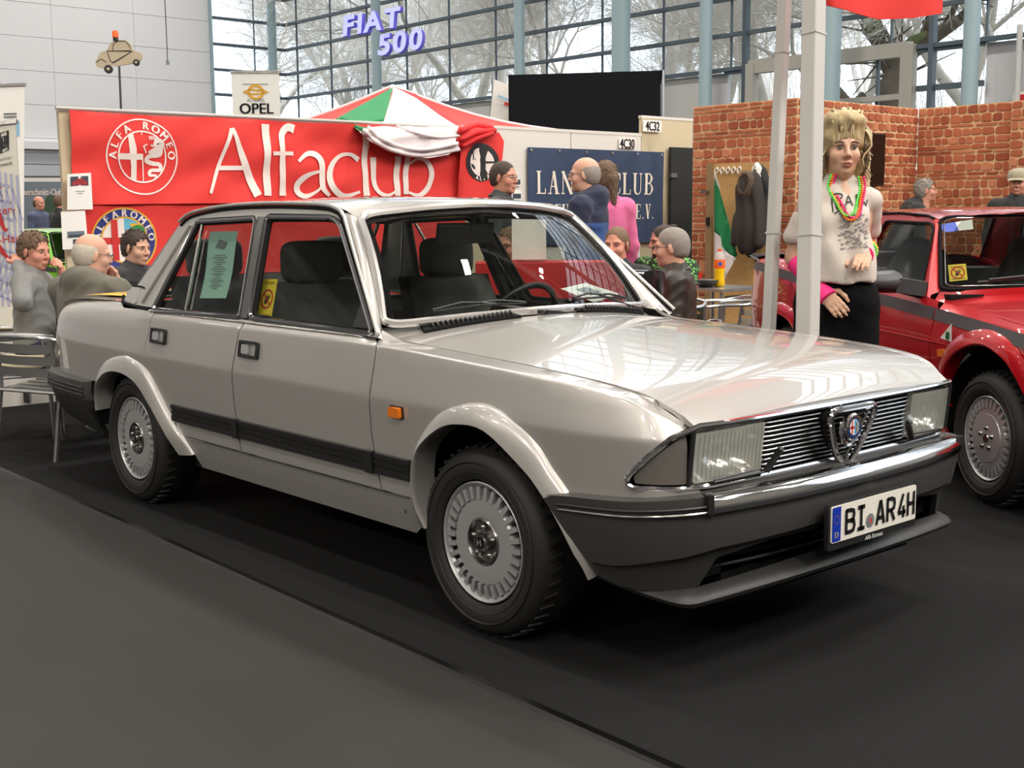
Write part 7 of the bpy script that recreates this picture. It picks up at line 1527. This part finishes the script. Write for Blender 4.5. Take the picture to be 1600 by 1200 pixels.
b=MB(); vf(b,s.mesh(lambda g:.006*np.sin(g[...,2]*30+9*np.sin(g[...,1]*25))*np.sin(g[...,1]*120+4*np.sin(g[...,2]*20))),HT); wig=b.build('wig','wig',mq,ang=180)
rs=random.Random(2); sl=MB(); sd_=MB()
for k in range(420):
    a=rs.uniform(-PI,PI); up=rs.uniform(.2,1.25); r0=np.array([-.02+.085*cos(a)*cos(up),.080*sin(a)*cos(up),.055+.085*sin(up)])
    if cos(a)>.55: # fringe and tousled top
        e=r0*np.array([1,.8,1])+np.array([.018+.02*rs.random(),rs.gauss(0,.014),-.005-.035*rs.random()]); mid=(r0+e)/2+np.array([.016,rs.gauss(0,.018),.048]); P=[r0,mid,e,e+np.array([-.004,rs.gauss(0,.006),-.014])]
    else:
        out=np.array([cos(a)*.6,sin(a),0]); L=rs.uniform(.12,.27) if cos(a)<.1 else rs.uniform(.08,.22); wv=rs.choice((-1,1))*.016; P=[r0,r0+out*(.034 if up<.85 else .008)+np.array([0,0,.004]),r0+out*.046+np.array([-.01,wv,-L*.35]),r0+out*.040+np.array([-.012,-wv,-L*.7]),r0+out*.048+np.array([-.012+rs.gauss(0,.012),wv,-L-.03])]
    P=[H(*p) for p in smooth(P,3)]; (sl if rs.random()<.62 else sd_).tube(P,list(np.linspace(.0075,.0025,len(P))),4)
sl.build('light_strands','wig_light',wig,ang=180,kind='stuff'); sd_.build('dark_strands','wig_dark',wig,ang=180,kind='stuff')
for sd,y in (('l',1),('r',-1)):
    a,e=J['el'+sd],J['wr'+sd]; v=nrm(e-a); b=MB(); f0=.45 if sd=='l' else .12; ext=.015 if sd=='l' else .055; b.tube([a+(e-a)*f0,a+(e-a)*.8,e,e+v*ext],[.047,.040,.038,.044],16); b.build('arm_warmer','neon_pink',mq,ang=60)
MM=np.array(Matrix.Rotation(MR,3,'Z')); Wm=lambda p:MM@np.asarray(p,float)+np.array(mp)
def beads(path,r,m,name,label,cat,group):
    P=[np.asarray(p,float) for p in path]; L=np.concatenate([[0],np.cumsum([np.linalg.norm(P[i+1]-P[i]) for i in range(len(P)-1)])]); n=int(L[-1]/(r*1.85)); b=MB()
    for k in range(n): s_=L[-1]*k/n; b.ell([np.interp(s_,L,[p[i] for p in P]) for i in range(3)],r,7,5)
    return tag(b.build(name,m,ang=180),label,cat,group)
def neck(off,drop,m,label):
    nk=J['nk']; P=[]
    for y,z in ((-.062,.035),(-.072,-.02),(-.050,-drop*.55),(-.026,-drop*.9),(0,-drop),(.026,-drop*.9),(.050,-drop*.55),(.072,-.02),(.062,.035)):
        zz=nk[2]+z; yy=y+off; x=(onT(yy,zz)[0] if z<-.03 else nk[0]+.055)+.008; P.append(Wm((x,yy,zz)))
    beads(smooth(P,6),.0062,m,'bead_necklace',label,'necklace','neon bead necklaces')
neck(.012,.165,'bead_orange','orange bead necklace hanging on the mannequin t-shirt'); neck(.002,.145,'bead_green','green bead necklace hanging on the mannequin t-shirt'); neck(.026,.155,'bead_pink','pink bead necklace hanging on the mannequin t-shirt')
for k,(m,nm) in enumerate((('bead_orange','orange'),('bead_yellow','yellow'),('bead_green','green'))):
    a,e=J['ell'],J['wrl']; v=nrm(e-a); cc=a+(e-a)*(.58+.07*k); X,Y,Z=frame(v); beads([Wm(cc+.050*(cos(t)*X+sin(t)*Y)) for t in np.linspace(0,6.28,30)],.0068,m,'bead_bracelet','%s bead bracelet on the mannequin wrist over the pink arm warmer'%nm,'bracelet','neon bead bracelets')
# ---------------- tables, chairs, small things ----------------
chair(90,7.28,112,'aluminium armchair under the man in the olive hoodie, behind the silver car tail')
c2=chair(20,7.9,62,'aluminium armchair with cream cushion at the left edge'); b=MB(); b.box((.0,0,.462),(.44,.46,.055)); o=b.build('seat_cushion','cream',bevel=.02); o.location=c2.location; o.rotation_euler=c2.rotation_euler; tag(o,'cream seat cushion on the armchair at the left edge','cushion')
chair(1126,9.9,235,'aluminium armchair with its arm rails in front of the bistro table'); chair(1172,10.4,215,'aluminium armchair half hidden by the red car tail')
chair(204,9.05,28,'aluminium armchair under the dark-haired man before the red flag'); chair(966,8.65,285,'aluminium armchair under the man with the striped collar'); chair(1055,7.65,222,'aluminium armchair under the man in the leather jacket'); chair(1036,9.6,262,'aluminium armchair under the bearded man'); chair(803,8.55,268,'aluminium armchair behind the silver car under the man with glasses')
tb=table(186,8.15,.36,.72,'round metal bistro table between the three men at the left'); p=np.array(tb.location); b=MB(); r_=rotm(0,0,D(30)); q=p+np.array([.10,.06,.735]); f=pl(q,(cos(D(48)),sin(D(48)),0),(.25,-.25,.93)); b.add([f(-.12,0),f(.12,0),f(.12,.17),f(-.12,.17)],[(0,1,2,3)]); b.add([f(-.12,0,.10),f(.12,0,.10),f(.12,.17,.0),f(-.12,.17,.0)],[(3,2,1,0)]); o=tag(b.build('table_card','paper'),'white folded name card standing on the left bistro table','card'); b=MB(); text(b,'Alfa',.075,f,0,.06,shear=.3,lift=.003); b.build('lettering','ink',o,ang=180)
tr=table(1118,10.7,.30,.74,'square metal bistro table with an orange drink bottle on it',True); p=np.array(tr.location)
mat('soda',(.98,.78,.05),.25,coat=.5); mat('label_orange',(.95,.42,.10),.5); mat('clear_pet',(.82,.80,.76),.15,alpha=.55); mat('cap_orange',(.95,.35,.10),.4); mat('bowl_dark',(.22,.22,.21),.4); mat('red_cup',(.80,.18,.12),.4)
q=at(1124,430,10.55); q=np.array([q[0],q[1],p[2]+.74]); t=thing('soda_bottle','large plastic bottle of orange drink standing on the right bistro table','bottle',tuple(q)); K=1.0
b=MB(); b.lathe([(.040,0),(.047,.01),(.047,.05),(.040,.09),(.046,.15),(.046,.155)],(0,0,0),(0,0,1),20); b.build('drink','soda',t,ang=180); b=MB(); b.lathe([(.047,.155),(.048,.16),(.048,.225),(.047,.23)],(0,0,0),(0,0,1),20,cap=False); o=b.build('label','label_orange',t,ang=180); b=MB(); b.lathe([(.046,.23),(.040,.262),(.022,.292),(.014,.30)],(0,0,0),(0,0,1),20,cap=False); b.build('shoulder','clear_pet',t,ang=180); b=MB(); b.lathe([(.017,.298),(.017,.318),(0,.32)],(0,0,0),(0,0,1),12); b.build('cap','cap_orange',t)
b=MB(); a=math.atan2(CAMC[1]-q[1],CAMC[0]-q[0]); f=pl((.0485*cos(a),.0485*sin(a),.195),(-sin(a),cos(a),0),(0,0,1)); b.panel([circ(.006,.0,.017,14)],f,.05,0); b.build('label_print','sticker_blue',o,ang=180)
q=at(1103,436,10.5); b=MB(); b.lathe([(.05,0),(.06,.004),(.105,.05),(.112,.062),(.104,.060),(.05,.015),(0,.012)],(0,0,0),(0,0,1),24); o=tag(b.build('bowl','bowl_dark'),'dark shallow bowl on the right bistro table beside the bottle','bowl'); o.location=(q[0],q[1],p[2]+.741)
q=at(1090,432,10.75); b=MB(); b.lathe([(.030,0),(.040,.11),(.038,.11),(.028,.005)],(0,0,0),(0,0,1),16); o=tag(b.build('cup','red_cup'),'red cup on the right bistro table behind the bowl','cup'); o.location=(q[0],q[1],p[2]+.741)
# red-draped counter added to stand in for red reflected in the silver car's windscreen, white kick panel, fire sign
q=at(858,430,7.4); t=thing('standin','red-draped counter behind the silver car, seen through its windscreen','standin',(q[0],q[1],.006),D(48.8))
b=MB(); b.grid(lambda u,v:np.array([(-.5+u)*.86,-.28-.02*sin(u*40)*(1-v)-.06*(1-v),1.08*v]),40,4); b.grid(lambda u,v:np.array([(-.5+u)*.86,-.28+.40*v,1.08]),4,2); b.grid(lambda u,v:np.array([(-.5+u)*.86,.12,1.08*v]),4,2,flip=True)
for s_ in (-1,1): b.grid(lambda u,v:np.array([s_*.43,-.28+.40*u,1.08*v]),2,2,flip=s_<0)
b.build('drape','flag_red',t,ang=60)
for dx,lab in ((-.12,'white leaflet stand on the red-draped counter'),):
    b=MB(); b.box((0,0,.12),(.20,.02,.24),rotm(-.2,0,0)); b.box((0,.05,.01),(.2,.14,.02)); o=tag(b.build('leaflet_stand','paper'),lab,'stand'); v=np.array(Matrix.Rotation(D(48.8),3,'Z'))@np.array([dx,-.1,1.09]); o.location=(q[0]+v[0],q[1]+v[1],.006+v[2]); o.rotation_euler=(0,0,D(48.8))
q=onp(20,590,0,-3.6); b=MB(); b.box((-3.62,q[1]-.45,.29),(.06,1.5,.58)); b.box((-3.60,q[1]-.45,.585),(.10,1.52,.02)); tag(b.build('low_panel','board_white'),'low white panel standing on the floor at the left edge behind the chairs','panel')
Q=onp(1597,158,1,YG+.02); b=MB(); b.box(Q,(.32,.02,.30)); b.box(Q-np.array([.0,.012,0]),(.24,.004,.22),m=1); tag(b.build('fire_sign',['paper','sign_red']),'small red and white safety sign high on the far wall at the right edge','sign')
# yellow sheet on the boot lid of the silver car
Q=[onp(a,c,2,.975) for a,c in ((130,464),(176,437),(214,430),(166,470))]; 
def bootp(px,py):
    r=np.array(ray(px,py)); z=.97
    for _ in range(8): p=np.array(CAMC)+r*((z-CAMC[2])/r[2]); z=BD.ze(p[0])+.045+.016*(1-min(1,(p[1]/.68)**2))+.012
    return p
P=[(-.98,-.55,0),(-.98,-.05,0),(-.40,-.05,0),(-.40,-.55,0)]; hz=lambda x,y:BD.ze(x)+.045+.016*(1-(y/.69)**2)+.010
b=MB(); b.grid(lambda u,v:np.array([-.95+.57*u,-.60+.5*v,hz(-.95+.57*u,-.60+.5*v)]),8,6,0); f=lambda u,v,d=0:np.array([u,v,hz(u,v)-d]); 
F=lambda a,c,d=0:f(-.93+c*.5,-.55+.0*a+ (a)*.0+ (.0)-0+.42*(a),d)
for k in range(4): stroke(b,[(-.90+.12*k,-.52),(-.90+.12*k,-.22-.05*(k%2))],.04,f,.003,1)
tag(b.build('price_sheet',['orange_sheet','grey_ink']),'yellow-orange printed sheet lying on the boot lid of the silver car','sheet')
